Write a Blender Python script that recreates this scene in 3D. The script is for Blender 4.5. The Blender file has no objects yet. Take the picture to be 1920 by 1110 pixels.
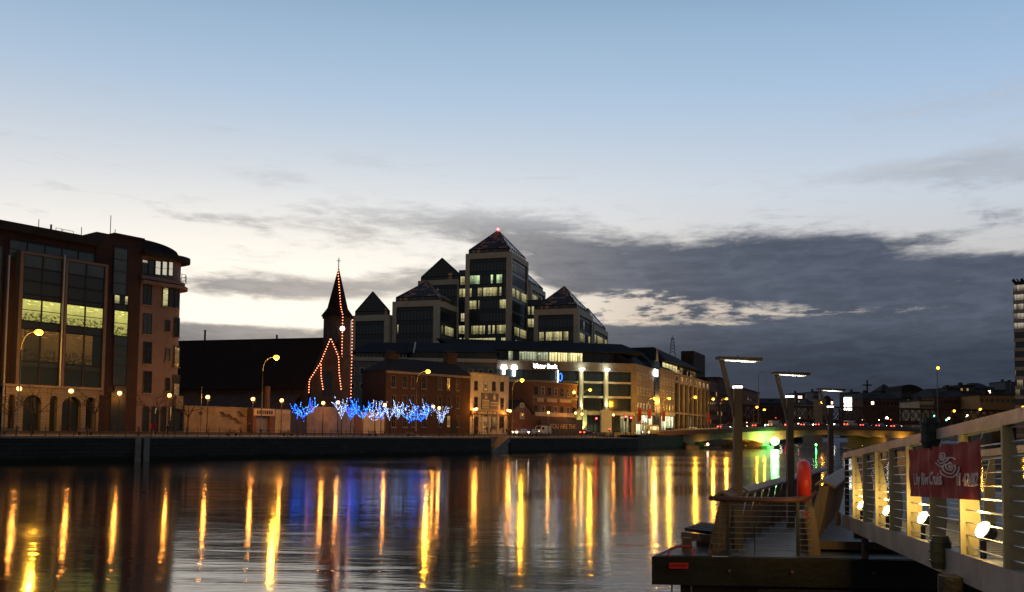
import bpy, math, random
from mathutils import Vector, Matrix
R = math.radians
SC = bpy.context.scene
COL = SC.collection
# ------------------------------------------------------------------ camera
# the picture is the upper part of a taller frame: optical centre at row 720
F_PX = 1640.0; HC = 4.8; PY0 = 720.0; PITCH = math.atan(89 / 1640.0); ROLL = 0.012
cam_d = bpy.data.cameras.new('camera'); cam = bpy.data.objects.new('camera', cam_d); COL.objects.link(cam)
cam_d.sensor_width = 36; cam_d.lens = 36 * F_PX / 1920; cam_d.shift_y = (PY0 - 555) / 1920; cam_d.clip_start = .1; cam_d.clip_end = 6000
CM = Matrix.Rotation(math.pi / 2 + PITCH, 3, 'X') @ Matrix.Rotation(ROLL, 3, 'Z')
cam.matrix_world = Matrix.Translation((0, 0, HC)) @ CM.to_4x4()
SC.camera = cam
SC.render.resolution_x = 1024; SC.render.resolution_y = 592
SC.view_settings.view_transform = 'Standard'; SC.view_settings.look = 'None'
SC.view_settings.exposure = 0; SC.view_settings.gamma = 1; SC.view_settings.use_curve_mapping = False
cy = SC.cycles
cy.max_bounces = 6; cy.diffuse_bounces = 2; cy.glossy_bounces = 4; cy.transmission_bounces = 4
cy.sample_clamp_indirect = 6; cy.use_light_tree = True; cy.caustics_reflective = False; cy.caustics_refractive = False

# ------------------------------------------------------------------ world: dusk sky
W_ = bpy.data.worlds.new('World'); SC.world = W_; W_.use_nodes = True
NT = W_.node_tree; NT.nodes.clear()
class E:                                   # tiny expression helper over Math nodes
    nt = NT
    def __init__(s, k): s.k = k
    @staticmethod
    def op(o, *a, clamp=False):
        n = E.nt.nodes.new('ShaderNodeMath'); n.operation = o; n.use_clamp = clamp
        for i, x in enumerate(a):
            if isinstance(x, E): E.nt.links.new(x.k, n.inputs[i])
            else: n.inputs[i].default_value = x
        return E(n.outputs[0])
    def __add__(s, o): return E.op('ADD', s, o)
    __radd__ = __add__
    def __sub__(s, o): return E.op('SUBTRACT', s, o)
    def __rsub__(s, o): return E.op('SUBTRACT', o, s)
    def __mul__(s, o): return E.op('MULTIPLY', s, o)
    __rmul__ = __mul__
    def __truediv__(s, o): return E.op('DIVIDE', s, o)
    def mx(s, o): return E.op('MAXIMUM', s, o)
    def mn(s, o): return E.op('MINIMUM', s, o)
def sstep(a, b, x):
    n = E.nt.nodes.new('ShaderNodeMapRange'); n.interpolation_type = 'SMOOTHSTEP'
    E.nt.links.new(x.k, n.inputs[0]); n.inputs[1].default_value = a; n.inputs[2].default_value = b
    return E(n.outputs[0])
def noise2(vx, vy, scale, detail=5, rough=.6, dist=0.0, off=0.0):
    c = E.nt.nodes.new('ShaderNodeCombineXYZ')
    for i, v in ((0, vx), (1, vy)): E.nt.links.new(v.k, c.inputs[i])
    c.inputs[2].default_value = off
    n = E.nt.nodes.new('ShaderNodeTexNoise'); E.nt.links.new(c.outputs[0], n.inputs['Vector'])
    n.inputs['Scale'].default_value = scale; n.inputs['Detail'].default_value = detail
    n.inputs['Roughness'].default_value = rough; n.inputs['Distortion'].default_value = dist
    return E(n.outputs[0])
def ramp(x, stops):
    n = E.nt.nodes.new('ShaderNodeValToRGB'); cr = n.color_ramp
    while len(cr.elements) < len(stops): cr.elements.new(.5)
    for e, (p, c) in zip(cr.elements, stops): e.position = p; e.color = (*c, 1)
    E.nt.links.new(x.k, n.inputs[0]); return n.outputs[0]
def cmix(f, a, b, mode='MIX'):
    n = E.nt.nodes.new('ShaderNodeMix'); n.data_type = 'RGBA'; n.blend_type = mode
    for sk, v in ((n.inputs[0], f), (n.inputs[6], a), (n.inputs[7], b)):
        if isinstance(v, E): E.nt.links.new(v.k, sk)
        elif isinstance(v, bpy.types.NodeSocket): E.nt.links.new(v, sk)
        elif isinstance(v, tuple): sk.default_value = (*v, 1)
        else: sk.default_value = v
    return n.outputs[2]
tc = NT.nodes.new('ShaderNodeTexCoord'); sp = NT.nodes.new('ShaderNodeSeparateXYZ')
NT.links.new(tc.outputs['Generated'], sp.inputs[0])
dx, dy, dz = (E(sp.outputs[i]) for i in range(3))
az = E.op('ARCTAN2', dx, dy)               # 0 ahead, + to the right
el = E.op('ARCSINE', dz)
def AZ(px, py=600): d = CM @ Vector((px - 960, PY0 - py, -F_PX)); return math.atan2(d.x, d.y)
def EL(py, px=960): d = (CM @ Vector((px - 960, PY0 - py, -F_PX))).normalized(); return math.asin(d.z)
base = ramp(el / 1.2, [(0, (.90, .84, .74)), (.07, (.98, .93, .86)), (.155, (.84, .82, .80)), (.205, (.69, .72, .76)), (.26, (.55, .635, .74)),
                       (.306, (.435, .57, .735)), (.355, (.345, .49, .66)), (.40, (.255, .395, .56)), (.65, (.08, .16, .30)), (1, (.05, .11, .22))])
daz = az - AZ(500)
glow = E.op('EXPONENT', (daz * daz / .16 + (el - .09) * (el - .09) / .018) * -1)
base = cmix(glow * .85, base, (1.25, 1.13, .93))
side = sstep(.0, .75, az)                  # right side of the view duller and bluer
base = cmix(side * .55, base, cmix(1.0, base, (.66, .80, .97), 'MULTIPLY'))
left = sstep(-.1, -.7, az) * sstep(.12, .5, el)
base = cmix(left * .5, base, cmix(1.0, base, (.86, .84, .86), 'MULTIPLY'))
lowr = sstep(AZ(900), AZ(1250), az) * sstep(.28, .12, el)
base = cmix(lowr, base, cmix(1.0, base, (.70, .62, .55), 'MULTIPLY'))
# --- clouds
wx = noise2(az * 3, el * 8, 1.6, 3, .6, 0, 3.3)
fb = noise2(az * 5 + wx * .8, el * 19, 1.9, 9, .62, .25, 1.7)
fb2 = noise2(az * 9, el * 48, 1.7, 8, .63, .5, 7.1)
fb3 = noise2(az * 7 + wx, el * 33, 3.4, 7, .65, .3, 11.1)
fb4 = noise2(az * 16, el * 60, 2.2, 6, .6, .2, 21.0)
def blob(px, py, rx, ry, a):
    u = (az - AZ(px, py)) / (rx / 1640); v = (el - EL(py, px)) / (ry / 1640)
    return E.op('EXPONENT', (u * u + v * v) * -1) * a
topedge = sstep(EL(462, 1700), EL(496, 1700), el + (fb - .5) * .03 + az * .012)           # 1 below the edge
bank_x = sstep(AZ(960), AZ(1110), az + (fb - .5) * .12)
M = bank_x * topedge * .95
M = M + blob(1330, 488, 250, 52, .95) + blob(1500, 485, 120, 36, .7)
M = M + sstep(EL(602), EL(634), el) * .9
gap = blob(1150, 572, 150, 34, .75) + blob(1370, 582, 240, 24, .58) + blob(1650, 582, 230, 7, .40) + blob(1000, 592, 110, 24, .8) + blob(1230, 552, 90, 12, .3) + blob(1330, 608, 150, 6, .42)
M = M - gap * sstep(.40, .60, fb3 * .5 + fb4 * .5) * 1.25 - gap * sstep(.42, .60, fb) * .7 + blob(1600, 590, 300, 30, .25)
M = M - blob(520, 606, 330, 9, .3)
M = M + blob(450, 538, 170, 22, .62) + blob(640, 540, 200, 22, .52) + blob(820, 520, 180, 30, .5) + blob(940, 425, 150, 40, .56) + blob(1040, 480, 120, 40, .6)
M = M + blob(500, 328, 120, 14, .46) + blob(400, 410, 90, 13, .44) + blob(700, 415, 260, 38, .5) + blob(650, 300, 200, 20, .3) + blob(20, 252, 60, 9, .34) + blob(400, 242, 110, 9, .30)
M = M + blob(1700, 455, 130, 26, .5) + blob(1720, 318, 190, 24, .5) + blob(1900, 285, 160, 34, .46) + blob(1820, 190, 190, 34, .46) + blob(1900, 400, 60, 24, .3) + blob(1850, 345, 120, 18, .26)
M = M + blob(120, 155, 150, 10, .22) + blob(1000, 318, 60, 8, .25)
dens = sstep(.14, .82, M + (fb - .5) * 1.2 + (fb3 - .5) * .8 + (fb4 - .5) * .6)
wisp = sstep(.54, .80, fb2) * sstep(EL(230), EL(420), el) * .45 * sstep(.0, .1, el)
warm = E.op('EXPONENT', (az + .20) * (az + .20) / .060 * -1)
ccol = cmix(warm * .9, (.070, .086, .124), (.32, .295, .285))
low = sstep(EL(590), EL(700), el)
ccol = cmix(low * (1 - warm * .35), ccol, (.026, .038, .062))
hi = sstep(EL(470), EL(330), el)
ccol = cmix(hi, ccol, (.36, .385, .43))
tex = sstep(.40, .62, fb3 * .5 + fb * .3 + fb4 * .2)
ccol = cmix(tex * .6, ccol, cmix(1.0, ccol, (1.7, 1.68, 1.6), 'MULTIPLY'))
sky = cmix(wisp, base, (.47, .48, .51))
thin = dens * (1 - hi * .40) * (1 - warm * .12)
sky = cmix(thin, sky, ccol)
back = sstep(.15, -.55, dy)                # the east, behind the camera, is already night
fade = 1 - sstep(.35, -.45, dy) * .90
zen = 1 - sstep(.45, 1.1, el) * .55
nz = NT.nodes.new('ShaderNodeTexSky'); nz.sky_type = 'NISHITA'; nz.sun_disc = False
SUN_EL = R(-1.0); SUN_AZ = R(-17)
nz.sun_elevation = SUN_EL; nz.sun_rotation = SUN_AZ
sc_ = NT.nodes.new('ShaderNodeVectorMath'); sc_.operation = 'SCALE'
NT.links.new(sky, sc_.inputs[0]); NT.links.new((fade * zen).k, sc_.inputs['Scale'])
nzs = NT.nodes.new('ShaderNodeVectorMath'); nzs.operation = 'SCALE'; NT.links.new(nz.outputs[0], nzs.inputs[0]); nzs.inputs['Scale'].default_value = .01
backc = sstep(.10, -.5, dy) * sstep(-.1, .25, el + .1)
ad = NT.nodes.new('ShaderNodeVectorMath'); ad.operation = 'ADD'
NT.links.new(sc_.outputs[0], ad.inputs[0]); NT.links.new(nzs.outputs[0], ad.inputs[1])
bg = NT.nodes.new('ShaderNodeBackground'); bg.inputs[1].default_value = 1.0
fin = cmix(backc * .85, ad.outputs[0], (.14, .14, .15))
NT.links.new(fin, bg.inputs[0])
wo = NT.nodes.new('ShaderNodeOutputWorld'); NT.links.new(bg.outputs[0], wo.inputs[0])
W_.cycles.sampling_method = 'MANUAL'; W_.cycles.sample_map_resolution = 1024
# last glow of the set sun, behind the buildings
sd = bpy.data.lights.new('sun', 'SUN'); sd.energy = .02; sd.angle = R(60); sd.color = (1, .78, .6)
sun = bpy.data.objects.new('sun', sd); COL.objects.link(sun)
sun.rotation_euler = (R(80), 0, R(180) - SUN_AZ)

# ------------------------------------------------------------------ helpers
def ray(px, py):
    return CM @ Vector((px - 960, PY0 - py, -F_PX))
CAMP = Vector((0, 0, HC))
def atY(px, py, Y): d = ray(px, py); return CAMP + d * (Y / d.y)
def atZ(px, py, z): d = ray(px, py); return CAMP + d * ((z - HC) / d.z)
class Frame:
    """vertical frame on the ground: e runs along the front, n points into the block"""
    def __init__(s, o, deg):               # deg: heading of e clockwise from straight ahead
        s.o = Vector((o[0], o[1], 0)); s.e = Vector((math.sin(R(deg)), math.cos(R(deg)), 0)); s.n = Vector((-s.e.y, s.e.x, 0))
    def W(s, u, v, z): return s.o + s.e * u + s.n * v + Vector((0, 0, z))
    def uz(s, px, py, v=0.0):              # pixel on the plane v = const
        d = ray(px, py); c = CAMP - s.o
        t = (v - c.dot(s.n)) / d.dot(s.n); p = c + d * t
        return p.dot(s.e), p.z
    def vz(s, px, py, u=0.0):
        d = ray(px, py); c = CAMP - s.o
        t = (u - c.dot(s.e)) / d.dot(s.e); p = c + d * t
        return p.dot(s.n), p.z
    def U(s, px, v=0.0, py=800): return s.uz(px, py, v)[0]
    def Z(s, px, py, v=0.0): return s.uz(px, py, v)[1]
class Loc(Frame):
    def __init__(s): s.o = Vector((0, 0, 0)); s.e = Vector((1, 0, 0)); s.n = Vector((0, 1, 0))
L0 = Loc()
def rootloc(o):
    v = Vector((0, 0, 0))
    while o: v += o.location; o = o.parent
    return v
class MB:
    def __init__(s): s.v = []; s.f = []; s.m = []; s.uv = []; s.mats = []; s.cur = None
    def mat(s, m):
        if m not in s.mats: s.mats.append(m)
        s.cur = s.mats.index(m); return s
    def face(s, pts, uv=None):
        b = len(s.v); s.v += [Vector(p) for p in pts]; s.f.append(list(range(b, b + len(pts)))); s.m.append(s.cur or 0)
        s.uv.append(uv or [(0, 0)] * len(pts)); return s
    def quadF(s, F, u0, u1, z0, z1, v):    # a sheet on the plane v with metric uv
        return s.face([F.W(u0, v, z0), F.W(u1, v, z0), F.W(u1, v, z1), F.W(u0, v, z1)], [(u0, z0), (u1, z0), (u1, z1), (u0, z1)])
    def quadV(s, F, v0, v1, z0, z1, u):
        return s.face([F.W(u, v1, z0), F.W(u, v0, z0), F.W(u, v0, z1), F.W(u, v1, z1)], [(-v1, z0), (-v0, z0), (-v0, z1), (-v1, z1)])
    def hexa(s, p):                        # 4 bottom, 4 top
        for q in ((0, 3, 2, 1), (4, 5, 6, 7), (0, 1, 5, 4), (1, 2, 6, 5), (2, 3, 7, 6), (3, 0, 4, 7)):
            s.face([p[i] for i in q], [(p[i].x if abs(p[i].x) > 0 else 0, p[i].z) for i in q])
        return s
    def box(s, F, u0, u1, v0, v1, z0, z1):
        if u0 > u1: u0, u1 = u1, u0
        if v0 > v1: v0, v1 = v1, v0
        if z0 > z1: z0, z1 = z1, z0
        s.hexa([Vector(F.W(u0, v0, z0)), Vector(F.W(u1, v0, z0)), Vector(F.W(u1, v1, z0)), Vector(F.W(u0, v1, z0)),
                Vector(F.W(u0, v0, z1)), Vector(F.W(u1, v0, z1)), Vector(F.W(u1, v1, z1)), Vector(F.W(u0, v1, z1))])
        return s
    def prism(s, F, poly, z0, z1):         # poly: [(u,v)] counter-clockwise
        a = [F.W(u, v, z0) for u, v in poly]; b = [F.W(u, v, z1) for u, v in poly]
        n = len(poly); s.face(list(reversed(a))); s.face(b); acc = 0
        for i in range(n):
            j = (i + 1) % n; l = (a[j] - a[i]).length
            s.face([a[i], a[j], b[j], b[i]], [(acc, z0), (acc + l, z0), (acc + l, z1), (acc, z1)]); acc += l
        return s
    def tube(s, pts, r, n=8, cap=True):
        pts = [Vector(p) for p in pts]; rs = r if isinstance(r, (list, tuple)) else [r] * len(pts)
        rings = []
        for i, p in enumerate(pts):
            t = (pts[min(i + 1, len(pts) - 1)] - pts[max(i - 1, 0)])
            if t.length < 1e-9: t = Vector((0, 0, 1))
            t.normalize()
            a = t.cross(Vector((0, 0, 1))) if abs(t.z) < .95 else t.cross(Vector((0, 1, 0)))
            a.normalize(); b = t.cross(a)
            rings.append([p + (a * math.cos(2 * math.pi * k / n) + b * math.sin(2 * math.pi * k / n)) * rs[i] for k in range(n)])
        base = len(s.v)
        for rg in rings: s.v += rg
        for i in range(len(rings) - 1):
            for k in range(n):
                k2 = (k + 1) % n
                s.f.append([base + i * n + k, base + i * n + k2, base + (i + 1) * n + k2, base + (i + 1) * n + k]); s.m.append(s.cur or 0); s.uv.append([(0, 0)] * 4)
        if cap:
            s.f.append([base + k for k in range(n)]); s.m.append(s.cur or 0); s.uv.append([(0, 0)] * n)
            s.f.append([base + (len(rings) - 1) * n + k for k in reversed(range(n))]); s.m.append(s.cur or 0); s.uv.append([(0, 0)] * n)
        return s
    def ball(s, c, r, n=8, m=6, sz=1.0):
        c = Vector(c); base = len(s.v)
        s.v.append(c + Vector((0, 0, -r * sz)))
        for i in range(1, m):
            a = -math.pi / 2 + math.pi * i / m
            for k in range(n):
                b = 2 * math.pi * k / n
                s.v.append(c + Vector((r * math.cos(a) * math.cos(b), r * math.cos(a) * math.sin(b), r * sz * math.sin(a))))
        s.v.append(c + Vector((0, 0, r * sz)))
        def add(f): s.f.append(f); s.m.append(s.cur or 0); s.uv.append([(0, 0)] * len(f))
        for k in range(n): add([base, base + 1 + (k + 1) % n, base + 1 + k])
        for i in range(m - 2):
            for k in range(n):
                a = base + 1 + i * n; k2 = (k + 1) % n
                add([a + k, a + k2, a + n + k2, a + n + k])
        a = base + 1 + (m - 2) * n
        for k in range(n): add([a + k, a + (k + 1) % n, base + 1 + (m - 1) * n])
        return s
    def build(s, name, parent=None, loc=None, smooth=False):
        me = bpy.data.meshes.new(name)
        o = bpy.data.objects.new(name, me); COL.objects.link(o)
        if parent is not None: o.parent = parent; off = rootloc(parent)
        else: off = Vector(loc) if loc is not None else Vector((0, 0, 0)); o.location = off
        me.from_pydata([v - off for v in s.v], [], s.f)
        for m in s.mats: me.materials.append(m)
        me.polygons.foreach_set('material_index', s.m)
        uvl = me.uv_layers.new(name='UVMap'); flat = []
        for q in s.uv:
            for a in q: flat += [a[0], a[1]]
        uvl.data.foreach_set('uv', flat)
        if smooth: me.polygons.foreach_set('use_smooth', [True] * len(me.polygons))
        me.update(); return o
def tag(o, label=None, cat=None, group=None, kind=None):
    if label: o['label'] = label
    if cat: o['category'] = cat
    if group: o['group'] = group
    if kind: o['kind'] = kind
    return o
def thing(name, label, cat, loc=(0, 0, 0), rz=0.0, group=None):
    o = bpy.data.objects.new(name, None); COL.objects.link(o); o.location = loc; o.rotation_euler = (0, 0, rz)
    o.empty_display_size = .3
    return tag(o, label, cat, group)
def copy_tree(o, parent=None):
    c = o.copy(); COL.objects.link(c)
    if parent is not None: c.parent = parent
    for ch in list(o.children): copy_tree(ch, c)
    return c
def place(proto, used, loc, rz, label):
    o = proto if not used else copy_tree(proto)
    o.location = loc; o.rotation_euler = (0, 0, rz); o['label'] = label
    return o
def text_mesh(txt, size, depth=.01, align='CENTER', bold=0.0):
    cu = bpy.data.curves.new('t', 'FONT'); cu.body = txt; cu.size = size; cu.extrude = depth; cu.align_x = align; cu.align_y = 'CENTER'
    cu.offset = bold; cu.resolution_u = 3
    ob = bpy.data.objects.new('t', cu); COL.objects.link(ob)
    dg = bpy.context.evaluated_depsgraph_get(); me = bpy.data.meshes.new_from_object(ob.evaluated_get(dg))
    bpy.data.objects.remove(ob); bpy.data.curves.remove(cu)
    vs = [v.co.copy() for v in me.vertices]; fs = [list(p.vertices) for p in me.polygons]; bpy.data.meshes.remove(me)
    return vs, fs
def put_text(name, txt, size, F, u, v, z, mat, parent, su=1.0, depth=.01, skew=0.0, bold=0.0, fn=None):
    vs, fs = text_mesh(txt, size, depth, bold=bold)
    m = MB().mat(mat)
    for co in vs: m.v.append(fn(co) if fn else F.W(u + co.x * su, v - co.z, z + co.y + skew * co.x))
    for f in fs: m.f.append(f); m.m.append(0); m.uv.append([(0, 0)] * len(f))
    return m.build(name, parent)

def lamp_point(parent, loc, e, col, rad=.3, name='lamp_light'):
    l = bpy.data.lights.get('%s_%d' % (name, e)) or bpy.data.lights.new('%s_%d' % (name, e), 'POINT'); l.energy = e; l.color = col; l.shadow_soft_size = rad
    o = bpy.data.objects.new(name, l); COL.objects.link(o); o.location = loc
    if parent: o.parent = parent
    return o
# ------------------------------------------------------------------ materials
MATS = {}
def mk(name, col, rough=.7, metal=0.0, var=.25, scale=1.5, bump=.0, bscale=None, spec=.3, emis=None, es=1.0, coords='Object', stretch=None, sample=True, dirt=0.0):
    if name in MATS: return MATS[name]
    m = bpy.data.materials.new(name); m.use_nodes = True; nt = m.node_tree; b = nt.nodes['Principled BSDF']
    b.inputs['Base Color'].default_value = (*col, 1); b.inputs['Roughness'].default_value = rough; b.inputs['Metallic'].default_value = metal
    b.inputs['Specular IOR Level'].default_value = spec
    if emis:
        b.inputs['Emission Color'].default_value = (*emis, 1); b.inputs['Emission Strength'].default_value = es
        if not sample: m.cycles.emission_sampling = 'NONE'
    if var or bump:
        t = nt.nodes.new('ShaderNodeTexCoord'); mp = nt.nodes.new('ShaderNodeMapping'); nt.links.new(t.outputs[coords], mp.inputs[0])
        if stretch: mp.inputs['Scale'].default_value = stretch
        n = nt.nodes.new('ShaderNodeTexNoise'); n.inputs['Scale'].default_value = scale; n.inputs['Detail'].default_value = 6; n.inputs['Roughness'].default_value = .65
        nt.links.new(mp.outputs[0], n.inputs[0])
        r = nt.nodes.new('ShaderNodeValToRGB'); r.color_ramp.elements[0].position = .3; r.color_ramp.elements[1].position = .7
        r.color_ramp.elements[0].color = (*[c * (1 - var) for c in col], 1); r.color_ramp.elements[1].color = (*[min(1, c * (1 + var)) for c in col], 1)
        nt.links.new(n.outputs[0], r.inputs[0]); nt.links.new(r.outputs[0], b.inputs['Base Color'])
        if bump:
            n2 = nt.nodes.new('ShaderNodeTexNoise'); n2.inputs['Scale'].default_value = bscale or scale * 6; n2.inputs['Detail'].default_value = 4
            nt.links.new(mp.outputs[0], n2.inputs[0])
            bp = nt.nodes.new('ShaderNodeBump'); bp.inputs['Strength'].default_value = bump; bp.inputs['Distance'].default_value = .05
            nt.links.new(n2.outputs[0], bp.inputs['Height']); nt.links.new(bp.outputs[0], b.inputs['Normal'])
    MATS[name] = m; return m
def brick(name, c1, c2, mortar, scale=1.0, bw=.23, rh=.075, rough=.85, ms=.012, bump=.4, weed=False):
    m = bpy.data.materials.new(name); m.use_nodes = True; nt = m.node_tree; b = nt.nodes['Principled BSDF']
    t = nt.nodes.new('ShaderNodeUVMap'); br = nt.nodes.new('ShaderNodeTexBrick'); nt.links.new(t.outputs[0], br.inputs[0])
    br.inputs['Color1'].default_value = (*c1, 1); br.inputs['Color2'].default_value = (*c2, 1); br.inputs['Mortar'].default_value = (*mortar, 1)
    br.inputs['Scale'].default_value = scale; br.inputs['Brick Width'].default_value = bw; br.inputs['Row Height'].default_value = rh; br.inputs['Mortar Size'].default_value = ms
    n = nt.nodes.new('ShaderNodeTexNoise'); n.inputs['Scale'].default_value = .5; n.inputs['Detail'].default_value = 5; nt.links.new(t.outputs[0], n.inputs[0])
    E.nt = nt; c = cmix(.45, br.outputs[0], n.outputs[0], 'MULTIPLY')
    if weed:                               # tide line: green weed on the lower courses
        sx = nt.nodes.new('ShaderNodeSeparateXYZ'); nt.links.new(t.outputs[0], sx.inputs[0]); c = cmix(sstep(1.7, .9, E(sx.outputs[1]) + E(n.outputs[0]) * 1.2), c, (.010, .014, .008))
    nt.links.new(c, b.inputs['Base Color'])
    b.inputs['Roughness'].default_value = rough; b.inputs['Specular IOR Level'].default_value = .2
    bp = nt.nodes.new('ShaderNodeBump'); bp.inputs['Strength'].default_value = bump; bp.inputs['Distance'].default_value = .02; bp.invert = True
    nt.links.new(br.outputs['Fac'], bp.inputs['Height']); nt.links.new(bp.outputs[0], b.inputs['Normal'])
    MATS[name] = m; return m
def lit_glass(name, col, strength, frac, seed, cw=1.3, ch=3.9, dark=(.026, .042, .052), ceil=True):
    """glazing with rooms behind it: some rooms lit, with ceiling lamps, desks and blinds; the rest dark reflective glass"""
    m = bpy.data.materials.new(name); m.use_nodes = True; nt = m.node_tree; b = nt.nodes['Principled BSDF']; E.nt = nt
    t = nt.nodes.new('ShaderNodeUVMap'); s = nt.nodes.new('ShaderNodeSeparateXYZ'); nt.links.new(t.outputs[0], s.inputs[0])
    x, y = E(s.outputs[0]), E(s.outputs[1])
    fx = E.op('FLOOR', x / cw); fy = E.op('FLOOR', y / ch)
    def wn(a, bb, sd):
        c = nt.nodes.new('ShaderNodeCombineXYZ'); nt.links.new(a.k, c.inputs[0])
        nt.links.new(bb.k, c.inputs[1]); c.inputs[2].default_value = sd
        w = nt.nodes.new('ShaderNodeTexWhiteNoise'); w.noise_dimensions = '3D'; nt.links.new(c.outputs[0], w.inputs[0]); return E(w.outputs[0])
    room = wn(E.op('FLOOR', x / (cw * 3.2)), fy, seed); cell = wn(fx, fy, seed + 5.5)
    on = E.op('LESS_THAN', room * .65 + cell * .35, frac * .9 + .05)
    clut = noise2(x * 2.2, y * 2.6, 1.0, 4, .7, .4, seed); clut2 = noise2(x * .9, y * .5, 1.3, 2, .5, 0, seed + 2)
    ly = E.op('FRACT', y / ch)
    desk = 1 - sstep(.46, .56, clut) * sstep(.46, .28, ly) * .88
    blind = 1 - E.op('LESS_THAN', wn(fx, fy, seed + 8.8), .18) * .6
    lum = (cell * .35 + .45) * desk * blind * (clut2 * .5 + .5) * (ly * .5 + .75)
    if ceil:
        lp = noise2(x * 1.3, y * 7, 1.0, 1, .5, 0, seed + 9); lum = lum + sstep(.60, .68, lp) * sstep(.62, .8, ly) * 1.2
    st = on * lum * strength
    b.inputs['Base Color'].default_value = (*dark, 1); b.inputs['Roughness'].default_value = .12; b.inputs['Specular IOR Level'].default_value = .6
    b.inputs['Emission Color'].default_value = (*col, 1); nt.links.new(st.k, b.inputs['Emission Strength'])
    nn = noise2(x * .6, y * .6, 1, 2, .5, 0, seed); bp = nt.nodes.new('ShaderNodeBump'); bp.inputs['Strength'].default_value = .12; nt.links.new(nn.k, bp.inputs['Height']); nt.links.new(bp.outputs[0], b.inputs['Normal'])
    m.cycles.emission_sampling = 'NONE'
    MATS[name] = m; return m
def emit(name, col, st, sample=True):
    m = bpy.data.materials.new(name); m.use_nodes = True; nt = m.node_tree; b = nt.nodes['Principled BSDF']
    b.inputs['Base Color'].default_value = (*[min(.8, c) for c in col], 1); b.inputs['Emission Color'].default_value = (*col, 1); b.inputs['Emission Strength'].default_value = st
    if not sample: m.cycles.emission_sampling = 'NONE'
    MATS[name] = m; return m
BRK_D = brick('brick_dark', (.075, .040, .036), (.058, .030, .028), (.075, .06, .055))
BRK_R = brick('brick_red', (.26, .10, .055), (.20, .075, .045), (.22, .16, .12))
BRK_B = brick('brick_brown', (.115, .055, .034), (.085, .042, .028), (.10, .075, .06))
ASH = brick('stone_ashlar', (.34, .30, .24), (.29, .26, .21), (.15, .13, .11), 1.0, .9, .38, .8, .02, .6)
ASHG = brick('stone_grey', (.27, .27, .24), (.24, .24, .22), (.14, .14, .13), 1.0, .9, .38, .8, .02, .5)
QWALL = brick('quay_stone', (.060, .056, .050), (.042, .040, .037), (.018, .018, .017), 1.0, 1.3, .55, .75, .03, 1.0, weed=True)
CREAM = mk('cream_stone', (.50, .44, .33), .75, var=.15, scale=.8)
RENDER = mk('pink_render', (.20, .145, .14), .85, var=.18, scale=.5, bump=.2)
PUBW = mk('pub_render', (.50, .44, .33), .85, var=.22, scale=.9, bump=.2)
CONC = mk('concrete', (.25, .22, .18), .85, var=.28, scale=.7, bump=.3)
COPE = mk('coping_stone', (.24, .21, .18), .8, var=.25, scale=1.1, bump=.3)
SLATE = mk('slate_roof', (.030, .034, .040), .9, spec=.08, var=.3, scale=2.2, bump=.4, bscale=9)
LEADC = mk('lead_roof', (.035, .033, .035), .85, spec=.1, var=.2, scale=1)
GLASS = mk('dark_glass', (.015, .02, .028), .08, var=0, spec=.7)
GLASSB = mk('blue_grey_glass', (.035, .060, .070), .18, var=.3, scale=.4, spec=.9)
SPAN = mk('spandrel_panel', (.022, .034, .042), .3, var=.2, scale=.6, spec=.5)
FRAMED = mk('dark_frame', (.03, .028, .028), .5, var=.1)
FRAMEW = mk('white_frame', (.55, .52, .45), .6, var=.1)
STEEL = mk('galvanised_steel', (.36, .36, .36), .42, .7, var=.2, scale=6)
STEELD = mk('dark_painted_steel', (.035, .035, .04), .5, .3, var=.2, scale=4)
POLE = mk('pole_paint', (.12, .12, .12), .5, .3, var=.2, scale=3)
BARK = mk('bark', (.045, .035, .028), .9, var=.3, scale=8)
ROAD = mk('asphalt', (.05, .048, .046), .8, var=.25, scale=.8, bump=.2)
PAVE = brick('paving', (.20, .18, .16), (.17, .155, .14), (.10, .09, .08), 1.0, .6, .4, .8, .015, .3)
LAND = mk('land', (.05, .048, .044), .9, var=.3, scale=.05)
TIMB = mk('weathered_timber', (.17, .112, .082), .6, var=.35, scale=2.0, bump=.35, bscale=20, stretch=(1, 1, .25))
TIMBR = mk('red_timber', (.13, .055, .045), .45, var=.3, scale=3, bump=.2)
TIMBD = mk('black_timber', (.022, .018, .016), .7, var=.5, scale=1.4, bump=.5, bscale=10)
DECKM = brick('deck_boards', (.16, .15, .15), (.12, .115, .115), (.02, .02, .02), 1.0, 3.0, .14, .5, .01, .8)
ALU = mk('anodised_rail', (.27, .245, .225), .42, .35, var=.38, scale=1.6, bump=.15)
RUST = mk('rusty_steel', (.16, .09, .07), .75, .2, var=.4, scale=6)
SODIUM = (1.0, .50, .055); GLOBEC = (1.0, .62, .28)
L_SOD = emit('sodium_lamp', (1, .44, .04), 5, False); L_SOD2 = emit('sodium_lamp_far', (1, .45, .05), 4.5, False)
L_GLOBE = emit('globe_lamp', (1, .46, .15), 4.2, False)
L_WHITE = emit('white_lamp', (.95, 1, .82), 22); L_SIGN = emit('sign_white', (1, .98, .92), 7, False)
L_RED = emit('red_lamp', (1, .02, .02), 60); L_TAIL = emit('tail_lamp', (1, .06, .03), 14, False); L_HEAD = emit('head_lamp', (1, .93, .78), 22, False)
L_BULB = emit('red_bulb', (1, .26, .12), 5.5, False); L_BULBW = emit('warm_bulb', (1, .62, .42), 9, False)
L_BLUE = emit('blue_led', (.01, .11, 1.0), 9, False); L_WLED = emit('white_led', (.42, .58, 1.0), 3.6, False); L_CYAN = emit('cyan_led', (.04, .28, 1.0), 6, False)
L_GREEN = emit('green_lamp', (.05, 1, .12), 90); L_GSIG = emit('green_signal', (.1, 1, .5), 12, False)
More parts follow.
